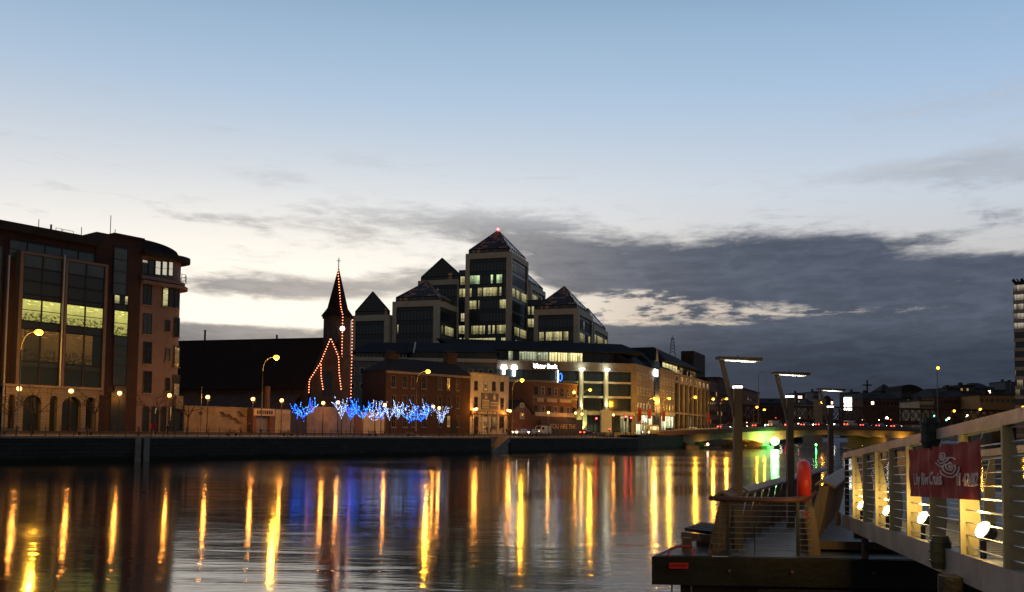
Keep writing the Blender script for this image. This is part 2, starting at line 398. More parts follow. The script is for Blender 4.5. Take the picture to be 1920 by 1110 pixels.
# ------------------------------------------------------------------ frames of the place
_w = atZ(250, 865.5, 0)
Q = Frame((_w.x, _w.y), math.degrees(math.atan((2175 - 960) / 1640)))   # the quay line
G0 = 3.5
def gz(v): return G0 if v < 5 else (G0 + .65 * min(1, (v - 5) / 6))
P18 = 18.2
def plaza_frame(px, Y): p = atY(px, 800, Y); return Frame((p.x, p.y), P18)
_c = atY(1190, 800, 276)
UF = Frame((_c.x, _c.y), 78.5)             # long stone front of the bank block (u runs left for negative)
S3 = Frame((_c.x, _c.y), 24.0)             # river fronts beyond the corner

# ------------------------------------------------------------------ water
def water_mat():
    m = bpy.data.materials.new('river_water'); m.use_nodes = True; nt = m.node_tree; b = nt.nodes['Principled BSDF']
    b.inputs['Base Color'].default_value = (.008, .011, .014, 1); b.inputs['Roughness'].default_value = .11; b.inputs['IOR'].default_value = 2.9
    b.inputs['Specular IOR Level'].default_value = .7
    E.nt = nt
    g = nt.nodes.new('ShaderNodeNewGeometry')
    def nz(sx, sy, rot, scale, det, rg=.6, dist=.6):
        mp = nt.nodes.new('ShaderNodeMapping'); nt.links.new(g.outputs['Position'], mp.inputs[0]); mp.inputs['Scale'].default_value = (sx, sy, 1); mp.inputs['Rotation'].default_value = (0, 0, rot)
        n = nt.nodes.new('ShaderNodeTexNoise'); n.inputs['Scale'].default_value = scale; n.inputs['Detail'].default_value = det; n.inputs['Roughness'].default_value = rg; n.inputs['Distortion'].default_value = dist
        nt.links.new(mp.outputs[0], n.inputs[0]); return E(n.outputs[0])
    patches = sstep(.40, .62, nz(.6, 1.0, .3, .035, 3, .5, 1.0))
    h = nz(.22, 1.0, .02, .42, 4) * .16 + nz(.26, 1.0, -.03, 1.5, 4) * .07 * (patches * .7 + .3) + nz(.35, 1, .0, 6, 2) * .008
    bp = nt.nodes.new('ShaderNodeBump'); bp.inputs['Strength'].default_value = 1.0; bp.inputs["Distance"].default_value = .24
    nt.links.new(h.k, bp.inputs['Height']); nt.links.new(bp.outputs[0], b.inputs['Normal'])
    r = patches * .05 + .08; nt.links.new(r.k, b.inputs['Roughness'])
    return m
wm = MB().mat(water_mat())
wm.face([(-900, -200, 0), (1100, -200, 0), (1100, 1500, 0), (-900, 1500, 0)])
tag(wm.build('water'), kind='structure')
bed = MB().mat(LAND); bed.face([(-3000, -600, -3), (3500, -600, -3), (3500, 4500, -3), (-3000, 4500, -3)])
tag(bed.build('river_bed'), kind='structure')

# ------------------------------------------------------------------ the far quay: wall, coping, promenade, road, land
uQ0, uQ1 = -90, Q.U(1196)
F = Q
segs = [(uQ0, F.U(921)), (F.U(957), uQ1)]
qw = thing('quay_wall', 'long dark stone quay wall rising from the river under the promenade', 'quay wall', Q.W(0, 0, 0))
for a, b in segs: m = MB().mat(QWALL); m.box(F, a, b, 0, 1.2, -2.5, 3.22); m.build('wall', qw)
for a, b in segs: m = MB().mat(COPE); m.box(F, a, b, -.12, 1.0, 3.222, 3.5); m.build('coping', qw)
# steps cut into the wall
st = thing('river_steps', 'pale stone steps slanting down from the promenade to the river', 'steps', Q.W(F.U(940), 0, 0))
ua, ub = segs[0][1], segs[1][0]
m = MB().mat(CONC); n = 14
for i in range(n):
    z1 = 3.45 - i * 3.2 / n; uu = ub - (ub - ua - 1.5) * (i) / n
    m.box(F, uu - (ub - ua - 1.5) / n, uu, .35, 3.2, -2, z1)
m.box(F, ua, ua + 1.5, .35, 3.2, -2, .3); m.build('treads', st)
m = MB().mat(COPE); m.box(F, ua, ub, 3.2, 3.6, -2, 3.4); m.build('back_wall', st)
m = MB().mat(COPE)
m.hexa([F.W(ua + .5, 0, -1), F.W(ub, 0, 2.6), F.W(ub, .35, 2.6), F.W(ua + .5, .35, -1), F.W(ua + .5, 0, .6), F.W(ub, 0, 3.75), F.W(ub, .35, 3.75), F.W(ua + .5, .35, .6)])
m.build('parapet', st)
fd = thing('quay_fender', 'pair of pale grey vertical fender rails bolted to the dark quay wall', 'fender', Q.W(F.U(266), 0, 0))
for p in (259, 275): m = MB().mat(CONC); u = F.U(p); m.box(F, u - .42, u + .42, -.22, 0, -.6, 3.3); m.build('fender_rail', fd)
m = MB().mat(STEELD); m.box(F, F.U(259), F.U(275), -.1, 0, 2.2, 2.4); m.build('cross_bar', fd)
# ground sheets
m = MB().mat(PAVE)
for a, b in segs + [(segs[0][1], segs[1][0])]:
    v0 = 1.0 if (a, b) in segs else 3.5
    m.face([F.W(a, v0, 3.496), F.W(b, v0, 3.496), F.W(b, 7.5, 3.62), F.W(a, 7.5, 3.62)], [(a, v0), (b, v0), (b, 7.5), (a, 7.5)])
tag(m.build('promenade_pavement'), kind='structure')
m = MB().mat(ROAD); m.face([F.W(uQ0, 7.5, 3.5), F.W(uQ1, 7.5, 3.5), F.W(uQ1, 14.2, 3.95), F.W(uQ0, 14.2, 3.95)]); tag(m.build('quay_road'), kind='structure')
m = MB().mat(COPE); m.box(F, uQ0, uQ1, 7.5, 7.7, 3.3, 3.63); tag(m.build('kerb'), kind='structure')
m = MB().mat(PAVE); m.face([F.W(uQ0, 14.2, 4.07), F.W(uQ1, 14.2, 4.07), F.W(uQ1, 60, 4.15), F.W(uQ0, 60, 4.15)], [(uQ0, 14), (uQ1, 14), (uQ1, 60), (uQ0, 60)]); m.face([F.W(uQ0, 14.2, 3.9), F.W(uQ1, 14.2, 3.9), F.W(uQ1, 14.2, 4.07), F.W(uQ0, 14.2, 4.07)]); tag(m.build('far_pavement'), kind='structure')
# south bank land, north bank land, far land
m = MB().mat(LAND)
A0 = Q.W(uQ0, 20, 3.9); A1 = Q.W(uQ1, 20, 3.9); 
B0 = S3.W(20, -14, 4.2); B1 = S3.W(420, -14, 4.2)
m.face([A0, A1, B0, B1, Vector((260, 4000, 4.2)), Vector((-2800, 4000, 4.2)), Vector((-2800, 60, 3.9)), Vector((-400, 0, 3.9))])
tag(m.build('land'), kind='structure')
m = MB().mat(QWALL)
for a, b in ((Q.W(uQ1, 0, 0), S3.W(24, -14, 0)), (S3.W(24, -14, 0), S3.W(420, -14, 0))):
    m.face([Vector((a.x, a.y, -2)), Vector((b.x, b.y, -2)), Vector((b.x, b.y, 4.22)), Vector((a.x, a.y, 4.22))], [(0, -2), ((b - a).length, -2), ((b - a).length, 4.2), (0, 4.2)])
tag(m.build('upstream_quay_wall'), 'dark quay wall running on beyond the road bridge', 'quay wall')
m = MB().mat(ROAD); a, b = Q.W(uQ1, 0, 4.24), S3.W(24, -14, 4.24)
m.face([a, b, S3.W(300, -14, 4.24), S3.W(300, -1, 4.24), S3.W(0, -1, 4.24), Q.W(uQ1, 14, 4.24)]); tag(m.build('road'), kind='structure')
NB = [(11.5, -60), (11.5, 4), (40, 62), (186, 318), (262, 470), (520, 1000), (1500, 4000), (3200, 4000), (3200, -500), (11.5, -500)]
m = MB().mat(LAND); m.face([Vector((x, y, 3.6)) for x, y in NB]); tag(m.build('north_bank_ground'), kind='structure')
m = MB().mat(QWALL); acc = 0
for i in range(6):
    a, b = NB[i], NB[i + 1]; l = math.dist(a, b)
    m.face([Vector((b[0], b[1], -2)), Vector((a[0], a[1], -2)), Vector((a[0], a[1], 3.6)), Vector((b[0], b[1], 3.6))], [(acc + l, -2), (acc, -2), (acc, 3.6), (acc + l, 3.6)]); acc += l
tag(m.build('north_quay_wall'), 'stone quay wall of the near bank running upstream behind the gangway', 'quay wall')
# ------------------------------------------------------------------ facade tools
YG = (1.0, .88, .40)
LG_HI = lit_glass('office_glass_busy', YG, .85, .72, 1.1, cw=.8); LG_MID = lit_glass('office_glass_half', YG, .85, .45, 2.3, cw=.8)
LG_LO = lit_glass('office_glass_few', (1, .86, .5), 1.1, .16, 3.7); LG_OFF = lit_glass('office_glass_dark', (1, .9, .5), .7, .04, 4.9)
LG_GRN = lit_glass('office_glass_green', (.75, 1, .5), 1.5, .5, 6.2)
LG_ATT = lit_glass('attic_glass_bright', (1, .84, .36), 2.1, 1.0, 8.4, cw=1.1, ch=3.9)
LG_ATT2 = lit_glass('attic_glass_dim', (.9, .95, .6), .8, .7, 9.4, cw=1.1, ch=3.9)
LG_LQ = lit_glass('quay_office_bright', (.86, .80, .20), 1.15, 1.0, 12.0, cw=4.2, ch=3.9)
LG_LQ2 = lit_glass('quay_office_dim', (.9, .85, .35), .35, .42, 13.0, cw=3.1, ch=3.9)
LG_WRM = lit_glass('warm_room_glass', (1, .55, .2), .8, .5, 15.0, cw=1.2, ch=3)
LG_AMB = lit_glass('amber_lamplight_glass', (1, .45, .09), .20, .8, 16.0, cw=2.2, ch=3.9)  # lamplight on the lower bay windows, put in as amber glow
LG_SHOP = lit_glass('shop_glass', (.95, 1, .6), 2.2, .95, 18.0, cw=1.0, ch=3.9)
def sub_front(C, deg): return Frame((C.x, C.y), deg + 90)
def band(parent, F, u0, u1, z0, z1, v, glass, k=0, nm=0, frame=FRAMED, name='window_band', t=.10, hb=0):
    if u0 > u1: u0, u1 = u1, u0
    m = MB().mat(glass); H = 3.9; s = (z1 - z0)
    m.face([F.W(u0, v - .05, z0), F.W(u1, v - .05, z0), F.W(u1, v - .05, z1), F.W(u0, v - .05, z1)],
           [(u0 + k * 37.3, k * H * 1.0), (u1 + k * 37.3, k * H), (u1 + k * 37.3, k * H + H * .98), (u0 + k * 37.3, k * H + H * .98)])
    m.mat(frame)
    for i in range(nm + 1):
        u = u0 + (u1 - u0) * i / max(1, nm); m.box(F, u - t / 2, u + t / 2, v - .16, v + .02, z0, z1)
    m.box(F, u0, u1, v - .15, v + .02, z1 - .06, z1 + .08); m.box(F, u0, u1, v - .15, v + .02, z0 - .08, z0 + .06)
    for j in range(1, hb + 1): z = z0 + s * j / (hb + 1); m.box(F, u0, u1, v - .14, v + .02, z - .05, z + .05)
    return m.build(name, parent)
def window(parent, F, u0, u1, z0, z1, v, glass=GLASS, frame=FRAMEW, nx=2, ny=2, t=.09, sill=None, lintel=None, k=0):
    if u0 > u1: u0, u1 = u1, u0
    if z0 > z1: z0, z1 = z1, z0
    m = MB().mat(glass)
    m.face([F.W(u0, v - .03, z0), F.W(u1, v - .03, z0), F.W(u1, v - .03, z1), F.W(u0, v - .03, z1)], [(u0 + k * 7, z0), (u1 + k * 7, z0), (u1 + k * 7, z1), (u0 + k * 7, z1)])
    m.mat(frame)
    m.box(F, u0, u0 + t, v - .10, v + .01, z0, z1); m.box(F, u1 - t, u1, v - .10, v + .01, z0, z1)
    m.box(F, u0 + t, u1 - t, v - .10, v + .01, z1 - t, z1); m.box(F, u0 + t, u1 - t, v - .10, v + .01, z0, z0 + t)
    for i in range(1, nx): u = u0 + (u1 - u0) * i / nx; m.box(F, u - t * .3, u + t * .3, v - .08, v, z0 + t, z1 - t)
    for j in range(1, ny): z = z0 + (z1 - z0) * j / ny; m.box(F, u0 + t, u1 - t, v - .075, v, z - t * .3, z + t * .3)
    w = m.build('window', parent)
    if sill: s = MB().mat(sill); s.box(F, u0 - .12, u1 + .12, v - .22, v, z0 - .16, z0 - .002); s.build('sill', w)
    if lintel: s = MB().mat(lintel); s.box(F, u0 - .15, u1 + .15, v - .13, v, z1 + .002, z1 + .25); s.build('lintel', w)
    return w
def P2(F, v, px0, py0, px1, py1):          # pixel rectangle on a facade -> u0,u1,z0(bottom),z1(top)
    u0, z1 = F.uz(px0, py0, v); u1, _ = F.uz(px1, py0, v); _, z0 = F.uz(px0, py1, v)
    return u0, u1, z0, z1

# ------------------------------------------------------------------ left: city office on the quay
v = 16.0; F = Q
cl = thing('quay_office_block', 'long dark brick office block with tall glass bays, yellow rooms and a stone arcade', 'office building', F.W(F.U(100, v), v, 3.9))
uL = F.U(-60, v); u178 = F.U(182, v, 435)
zt = F.Z(10, 416, v); m = MB().mat(BRK_D)
m.box(F, uL, u178, v, v + 26, 3.8, zt - 1.2); m.build('wall', cl)
m = MB().mat(LEADC); m.box(F, uL - .3, u178 + .3, v - .9, v + 26.3, zt - 1.2, zt); m.build('roof', cl)
# set-back glazed top storey
a, b, z0, z1 = P2(F, v, 18, 442, 178, 478); band(cl, F, a, b, z0 - .4, z1 - .5, v, GLASSB, 0, 5, FRAMED, hb=1)
a, b, z0, z1 = P2(F, v, -50, 452, 6, 700); band(cl, F, a, b, z0, z1, v, GLASSB, 0, 3, FRAMED, hb=7)
for i, (x0, x1, yt) in enumerate(((44, 118, 475), (127, 197, 489))):
    vb = v - 1.3; a, b, z0, z1 = P2(F, vb, x0, yt, x1, 728 + 6 * i)
    z0 = F.Z(x0, 727 + 5 * i, vb)
    bw = MB().mat(BRK_D); bw.box(F, a, b, vb + .05, v, z0, z1); bay = bw.build('glass_bay', cl)
    m = MB().mat(mk('bronze_frame', (.17, .13, .105), .6, .2, var=.15))                    # the bronze frame around the bay
    m.box(F, a - .45, a, vb - .25, v, z0 - .5, z1 + .35); m.box(F, b, b + .45, vb - .25, v, z0 - .5, z1 + .35); m.box(F, a, b, vb - .25, v, z1, z1 + .35); m.box(F, a, b, vb - .25, v, z0 - .5, z0)
    m.build('bay_frame', bay)
    H = z1 - z0; mid = (a + b) / 2
    rows = [(.0, .155, LG_OFF, 0), (.16, .20, GLASSB, 0), (.20, .44, LG_AMB, 0), (.44, .50, SPAN, 0), (.50, .665, LG_LQ, 1), (.665, .70, SPAN, 0), (.70, .80, LG_LQ2, 0), (.80, .90, LG_LQ2, 0), (.90, 1.0, GLASSB, 0)]
    for k, (f0, f1, g, hb) in enumerate(rows):
        band(bay, F, a, b, z0 + H * f0, z0 + H * f1, vb, g, k + 11 * i, 2, FRAMED, 'glazing', t=.22, hb=hb)
# arcade
zb = 3.9; va = v - 1.6; zc = F.Z(60, 726, va)
m = MB().mat(ASH)
arches = [(14, 26, 1), (42, 76, 1), (92, 106, 1), (115, 151, 1), (160, 176, 1)]
ue = F.U(184, va); us = F.U(8, va); cur = us
def arch_strip(m, F, u0, u1, v, v1, zs, ztop, n=10):   # masonry over an arched opening springing at zs
    r = (u1 - u0) / 2; c = (u0 + u1) / 2; pts = [(c - r * math.cos(math.pi * i / n), zs + r * math.sin(math.pi * i / n)) for i in range(n + 1)]
    for i in range(n):
        (ua_, za_), (ub_, zb_) = pts[i], pts[i + 1]
        m.face([F.W(ua_, v, za_), F.W(ub_, v, zb_), F.W(ub_, v, ztop), F.W(ua_, v, ztop)], [(ua_, za_), (ub_, zb_), (ub_, ztop), (ua_, ztop)])
        m.face([F.W(ua_, v, za_), F.W(ua_, v1, za_), F.W(ub_, v1, zb_), F.W(ub_, v, zb_)])
for x0, x1, _ in arches:
    a, b = F.U(x0, va), F.U(x1, va); m.box(F, cur, a, va, va + .9, zb, zc)
    r = (b - a) / 2; zs = zc - 1.1 - r if r < 2 else zc - .9 - r; zs = max(zs, zb + 1.5)
    arch_strip(m, F, a, b, va, va + .9, zs, zc); cur = b
m.box(F, cur, ue, va, va + .9, zb, zc); ar = m.build('arcade', cl)
m = MB().mat(COPE); m.box(F, us - .3, ue + .3, va - .3, va + 1.0, zc, zc + .35); m.build('cornice', ar)
for x0, x1, _ in arches:
    a, b = F.U(x0, va), F.U(x1, va); m = MB().mat(LG_OFF); m.quadF(F, a, b, zb, zc - .3, va + .85); m.mat(FRAMED)
    m.box(F, (a + b) / 2 - .06, (a + b) / 2 + .06, va + .75, va + .86, zb, zc - .5); m.build('arch_window', ar)
for x in (3, 108):               # tall stainless downpipes / fins
    u = F.U(x, v - 1.6); m = MB().mat(STEEL); m.tube([F.W(u, v - 1.7, zc if x > 5 else 4), F.W(u, v - 1.7, F.Z(x, 480, v))], .13, 8); m.build('steel_mast', cl)
# brick stair tower
a, b = F.U(180, v, 450), F.U(266, v, 450); z2 = F.Z(214, 441, v)
m = MB().mat(BRK_D); m.box(F, a, b, v - .12, v + 22, 3.8, z2); tw = m.build('stair_tower', cl)
m = MB().mat(LEADC); m.box(F, F.U(212, v, 441), b + .3, v - .4, v + 22.2, z2, z2 + .35); m.build('tower_cap', tw)
rows = [(463, 552, GLASSB, 3), (552, 569, LG_HI, 0), (569, 581, SPAN, 0), (581, 629, LG_LQ, 1), (629, 722, GLASSB, 4), (722, 735, SPAN, 0)]
for k, (y0, y1, g, hb) in enumerate(rows):
    a_, b_, z0, z1 = P2(F, v - .12, 214, y0, 240, y1); band(tw, F, a_, b_, z0, z1, v - .12, g, k + 30, 1, FRAMED, 'stair_window', hb=hb)
a_, b_, z0, z1 = P2(F, v - .12, 208, 735, 236, 806); m = MB().mat(SPAN); m.box(F, a_, b_, v - .2, v - .12, 3.9, z1); m.build('entrance_doors', tw)
# roof clutter
for i, (px, yb, yt_) in enumerate(((73, 432, 411), (96, 428, 421), (153, 440, 426), (208, 440, 404), (216, 438, 430))):
    u, zz = F.uz(px, yt_, v + 6); m = MB().mat(STEELD); m.tube([F.W(u, v + 6, zt - 1), F.W(u, v + 6, zz)], .06 if i != 1 else .16, 6); m.build('roof_antenna', cl)
m = MB().mat(STEELD)
for x0, x1, y in ((105, 116, 427), (118, 138, 430)):
    u0, zz = F.uz(x0, y, v + 5); u1, _ = F.uz(x1, y, v + 5); m.tube([F.W(u0, v + 5, zt), F.W(u0, v + 5, zz), F.W(u1, v + 5, zz), F.W(u1, v + 5, zt)], .05, 5)
m.build('roof_handrail', cl)
# ---- rendered corner building with rounded end
cb = thing('rounded_corner_building', 'pink rendered corner block with rounded end, overhanging curved roof and roof terrace rail', 'office building', F.W(F.U(305, v), v, 3.9))
u0 = F.U(266.5, v, 450); u1 = F.U(352, v, 620)
def rounded(du, dv, r0=3.6, vback=20):     # plan polygon, river side v - dv
    vf = v - dv; r = r0; pts = [(u0, v + vback), (u0, vf)]
    ue_ = u1 + du
    for i in range(9):
        t = math.pi / 2 * i / 8; pts.append((ue_ - r + r * math.sin(t), vf + r - r * math.cos(t)))
    pts.append((ue_, v + vback)); return pts
ztop = F.Z(268, 478, v); zwalls = [(3.8, ztop)]
m = MB().mat(RENDER); m.prism(F, rounded(0, 0), 3.8, ztop); wl = m.build('wall', cb)
m = MB().mat(LEADC)
zr = F.Z(268, 478, v)
m.prism(F, rounded(1.1, 1.0), zr, zr + .8)
# curved (barrel) roof
N = 12
for i in range(N):
    f0, f1 = i / N, (i + 1) / N; ua_, ub_ = u0 + (u1 - 2 - u0) * f0, u0 + (u1 - 2 - u0) * f1
    h0, h1 = .82 + 1.7 * math.sqrt(max(0, 1 - f0 ** 2.2)), .82 + 1.7 * math.sqrt(max(0, 1 - f1 ** 2.2))
    m.hexa([F.W(ua_, v, zr + .8), F.W(ub_, v, zr + .8), F.W(ub_, v + 18, zr + .8), F.W(ua_, v + 18, zr + .8), F.W(ua_, v, zr + h0), F.W(ub_, v, zr + h1), F.W(ub_, v + 18, zr + h1), F.W(ua_, v + 18, zr + h0)])
m.build('roof', cb)
for (py0, du, dv) in ((529, .55, .5), (537, .9, .8)):
    zz = F.Z(340, py0, v); m = MB().mat(RENDER); m.prism(F, rounded(du, dv), zz - .5, zz); m.build('cornice', cb)
zz = F.Z(300, 583, v)
# top floor ribbon; sky behind its end panes is put in as glow
x = 266
for k, (xa, xb) in enumerate(((266, 278), (279, 290), (291, 302), (304, 314), (316, 325))):
    a, b, z0, z1 = P2(F, v, xa, 486 + k, xb, 513 + k); window(wl, F, a, b, z0, z1, v, LG_LO if k < 2 else emit('sky_glow_pane', (.8, .78, .62), .55, False) if k < 3 else MATS['sky_glow_pane'], FRAMED, 1, 2, k=k)
for xa, xb, rws in ((269, 285, ((531, 571), (587, 626), (640, 682), (695, 737))), (310, 319, ((600, 622), (653, 677), (708, 733)))):
    for j, (ya, yb) in enumerate(rws):
        a, b, z0, z1 = P2(F, v, xa, ya, xb, yb); window(wl, F, a, b, z0, z1, v, (LG_LO, GLASSB, GLASS, GLASS)[j], FRAMED, 2 if xa < 300 else 1, 3, sill=COPE, k=j + 20)
for j, (xa, xb, ya, yb) in enumerate(((305, 316, 538, 574), (317, 327, 540, 576), (328, 336, 541, 577), (328, 337, 595, 632), (327, 337, 648, 688), (326, 337, 702, 742))):
    a, b, z0, z1 = P2(F, v, xa, ya, xb, yb); window(wl, F, a, b, z0, z1, v - (.0 if j < 3 else .02), (LG_HI, LG_MID, LG_LO, GLASS, LG_WRM, LG_WRM)[j], FRAMED, 1, 3, sill=COPE, k=j + 3)
m = MB().mat(ASH)
a, b, z0, z1 = P2(F, v, 327, 742, 340, 760); m.box(F, a, b, v - .6, v, z0 - .6, z1); m.build('stone_balcony', cb)
for xa, xb, g in ((268, 280, LG_LO), (284, 298, LG_LO), (302, 312, LG_LO), (318, 338, LG_WRM)):
    a, b, z0, z1 = P2(F, v, xa, 762, xb, 806); window(wl, F, a, b, 4.1, z1, v, g, FRAMED, 2, 2, k=int(xa))
rail = MB().mat(STEEL)
for zz_ in (0, .5, 1.1):
    pts = [F.W(u1 - 2.5, v - .6, 0), F.W(u1 - 1, v - .4, 0), F.W(u1 + .4, v + 1.5, 0), F.W(u1 + .6, v + 5, 0)]; zb_ = F.Z(340, 527, v)
    rail.tube([p + Vector((0, 0, zb_ + zz_)) for p in pts], .04, 5)
for t in range(7):
    f = t / 6 * 3; i = min(2, int(f)); p = pts[i].lerp(pts[i + 1], f - i); rail.tube([p + Vector((0, 0, zb_)), p + Vector((0, 0, zb_ + 1.1))], .035, 5)
rail.build('terrace_rail', cb)

# ------------------------------------------------------------------ church
Yc = 186.0; cp = atY(620, 800, Yc); CS = Frame((cp.x, cp.y), 17); CF = Frame((cp.x, cp.y), 107)   # CS: gable front toward the river
CHW = mk('church_stone', (.060, .045, .040), .9, var=.3, scale=.8, bump=.4, bscale=5)
CHR = mk('church_slate', (.026, .019, .019), .95, spec=.05, var=.25, scale=1.5, bump=.4, bscale=7)
ch = thing('church', 'dark stone church with long slate roof and spire edged with red light bulbs', 'church', CF.W(-25, 5, 4))
zr = CF.Z(620, 634, 0); 
# nave: ridge along CF (u negative to the left), gable in the plane u = 0 .. extends in v from -hw..hw
uc = CF.U(345, 0); hw = 9.5; ze = 13.2
m = MB().mat(CHW); m.box(CF, uc - 6, -.02, -hw + .3, hw - .3, 3.5, ze - .1)
g = [CF.W(0, -hw, ze), CF.W(0, hw, ze), CF.W(0, 0, zr)]
m.hexa([CF.W(-1.0, -hw, 3.5), CF.W(0, -hw, 3.5), CF.W(0, hw, 3.5), CF.W(-1, hw, 3.5), CF.W(-1.0, -hw, ze), CF.W(0, -hw, ze), CF.W(0, hw, ze), CF.W(-1, hw, ze)])
m.face([CF.W(0, -hw, ze), CF.W(0, hw, ze), CF.W(0, 0, zr + .3)]); m.face([CF.W(-1, hw, ze), CF.W(-1, -hw, ze), CF.W(-1, 0, zr + .3)])
m.face([CF.W(-1, -hw, ze), CF.W(0, -hw, ze), CF.W(0, 0, zr + .3), CF.W(-1, 0, zr + .3)])
nv = m.build('nave', ch)
m = MB().mat(CHR)
m.face([CF.W(uc - 7, -hw - .5, ze - .3), CF.W(-1, -hw - .5, ze - .3), CF.W(-1, 0, zr), CF.W(uc - 7, 0, zr)])
m.face([CF.W(-1, hw + .5, ze - .3), CF.W(uc - 7, hw + .5, ze - .3), CF.W(uc - 7, 0, zr), CF.W(-1, 0, zr)])
m.box(CF, uc - 7, -1, -.15, .15, zr - .1, zr + .15); m.build('roof', nv)
m = MB().mat(CHW); m.box(CF, uc - 6, -2, -hw - 5, -hw + .2, 3.5, 8.0); m.face([CF.W(uc - 6.4, -hw - 5.4, 7.8), CF.W(-1.7, -hw - 5.4, 7.8), CF.W(-1.7, -hw + .5, 12.2), CF.W(uc - 6.4, -hw + .5, 12.2)]); m.build('side_aisle', ch)
for i in range(5):
    u = uc + 4 + i * (-uc - 10) / 4.2; m = MB().mat(GLASS); m.box(CF, u - .6, u + .6, -hw - 5.12, -hw - 5, 5.2, 7.2); m.build('aisle_window', ch)
for i, f in enumerate((.13, .63)):
    p = CF.W(uc * (1 - f), 0, zr); m = MB().mat(CHW); m.box(CF, uc * (1 - f) - .15, uc * (1 - f) + .15, -.15, .15, zr, zr + (2.5 if i == 0 else 1.0)); m.build('ridge_finial', ch)
# tower: corner at px 637, left face to 602, right face to 654
tp = atY(637, 800, Yc - 4); TF = Frame((tp.x, tp.y), 22 + 90); TS = Frame((tp.x, tp.y), 22)
tw_ = -TF.U(602, 0); td = TS.U(654, 0); td = max(td, 3.0); zb = TF.Z(637, 592, 0)
print('church tower', tw_, td, zb)
sq = [(-tw_, 0), (0, 0), (0, td), (-tw_, td)]
m = MB().mat(CHW); m.prism(TF, sq, 3.5, zb)
for z_ in (zb * .45, zb * .72, zb): m.prism(TF, [(-tw_ - .2, -.2), (.2, -.2), (.2, td + .2), (-tw_ - .2, td + .2)], z_ - .5, z_)
for (a, b) in ((-tw_, 0), (0, 0)):         # angle buttresses
    m.box(TF, a - .35, a + .35, b - .5, b + .4, 3.5, zb * .72)
tb = m.build('tower', ch)
cx, cyy = -tw_ / 2, td / 2; ctr = TF.W(cx, cyy, 0); dpt = ctr.y
zs = atY(631, 500, dpt).z; R0 = tw_ / 2 + .45
oc = lambda r, z: [TF.W(cx + r * math.cos(math.pi / 8 + math.pi / 4 * k) * 1.08, cyy + r * math.sin(math.pi / 8 + math.pi / 4 * k) * 1.08, z) for k in range(8)]
m = MB().mat(CHR); zq = zb + (zs - zb) * .17
RY = td / 2 + .45
b4 = [TF.W(cx + a * R0, cyy + b * RY, zb) for a, b in ((-1, -1), (1, -1), (1, 1), (-1, 1))]
r1 = R0 * .62; tip = TF.W(cx, cyy, zs); o8 = oc(r1, zq)
top4 = [TF.W(cx + a * r1, cyy + b * r1 * RY / R0, zq) for a, b in ((-1, -1), (1, -1), (1, 1), (-1, 1))]
for i in range(4): m.face([b4[i], b4[(i + 1) % 4], top4[(i + 1) % 4], top4[i]])
for i in range(4): m.face([top4[i], top4[(i + 1) % 4], tip])
m.build('spire', tb)
m = MB().mat(STEELD); m.tube([tip - Vector((0, 0, .4)), tip + Vector((0, 0, 1.9))], .09, 6); m.tube([tip + Vector((-.45, 0, 1.25)), tip + Vector((.45, 0, 1.25))], .07, 5); m.build('spire_cross', tb)
for i, fv in enumerate((.3, .7)):
    m = MB().mat(GLASS); m.box(TF, -tw_ * fv - .4, -tw_ * fv + .4, -.08, .02, zb * .76, zb * .92)
    m.build('louvre', tb)
def bulbs(name, pts, n, r=.11, mat=L_BULB, parent=ch):
    m = MB().mat(mat); L = [(pts[i + 1] - pts[i]).length for i in range(len(pts) - 1)]; T = sum(L)
    for k in range(n):
        s = T * (k + .5) / n; i = 0
        while i < len(L) - 1 and s > L[i]: s -= L[i]; i += 1
        m.ball(pts[i].lerp(pts[i + 1], s / L[i]), r, 6, 4)
    m2 = m.mat(STEELD)
    for i in range(len(L)): m2.tube([pts[i], pts[i + 1]], .03, 4)
    return m.build(name, parent)
def TFp(px, py, F_=TF, v_=-.45): u, z = F_.uz(px, py, v_); return F_.W(u, v_, z)
edge0 = TF.W(cx, cyy - .3, zs - .6); e1 = top4[1] + Vector((0, -.2, 0)); e2 = TF.W(.35, -.35, zb + .1); e3 = TF.W(.35, -.35, TF.Z(637, 735, 0))
bulbs('light_string', [edge0, e1, e2, e3], 42)
a3 = TS.W(td, -.35, TS.Z(654, 596, 0)); b3 = TS.W(td, -.35, TS.Z(654, 748, 0)); bulbs('light_string', [a3, b3], 25)
def Gp(px, py, Yq): return atY(px, py, Yq)
Yg = Yc - 9
bulbs('light_string', [Gp(620, 634, Yg - 1), Gp(601, 680, Yg - 1), Gp(580, 713, Yg - 1), Gp(579, 738, Yg - 1)], 23)
bulbs('light_string', [Gp(620, 634, Yg - 1), Gp(628, 652, Yg - 1), Gp(635, 670, Yg - 1), Gp(636, 700, Yg - 1), Gp(640, 732, Yg - 1)], 20)
bulbs('light_string', [Gp(602, 682, Yg - 1), Gp(602, 705, Yg - 1), Gp(606, 732, Yg - 1)], 10)
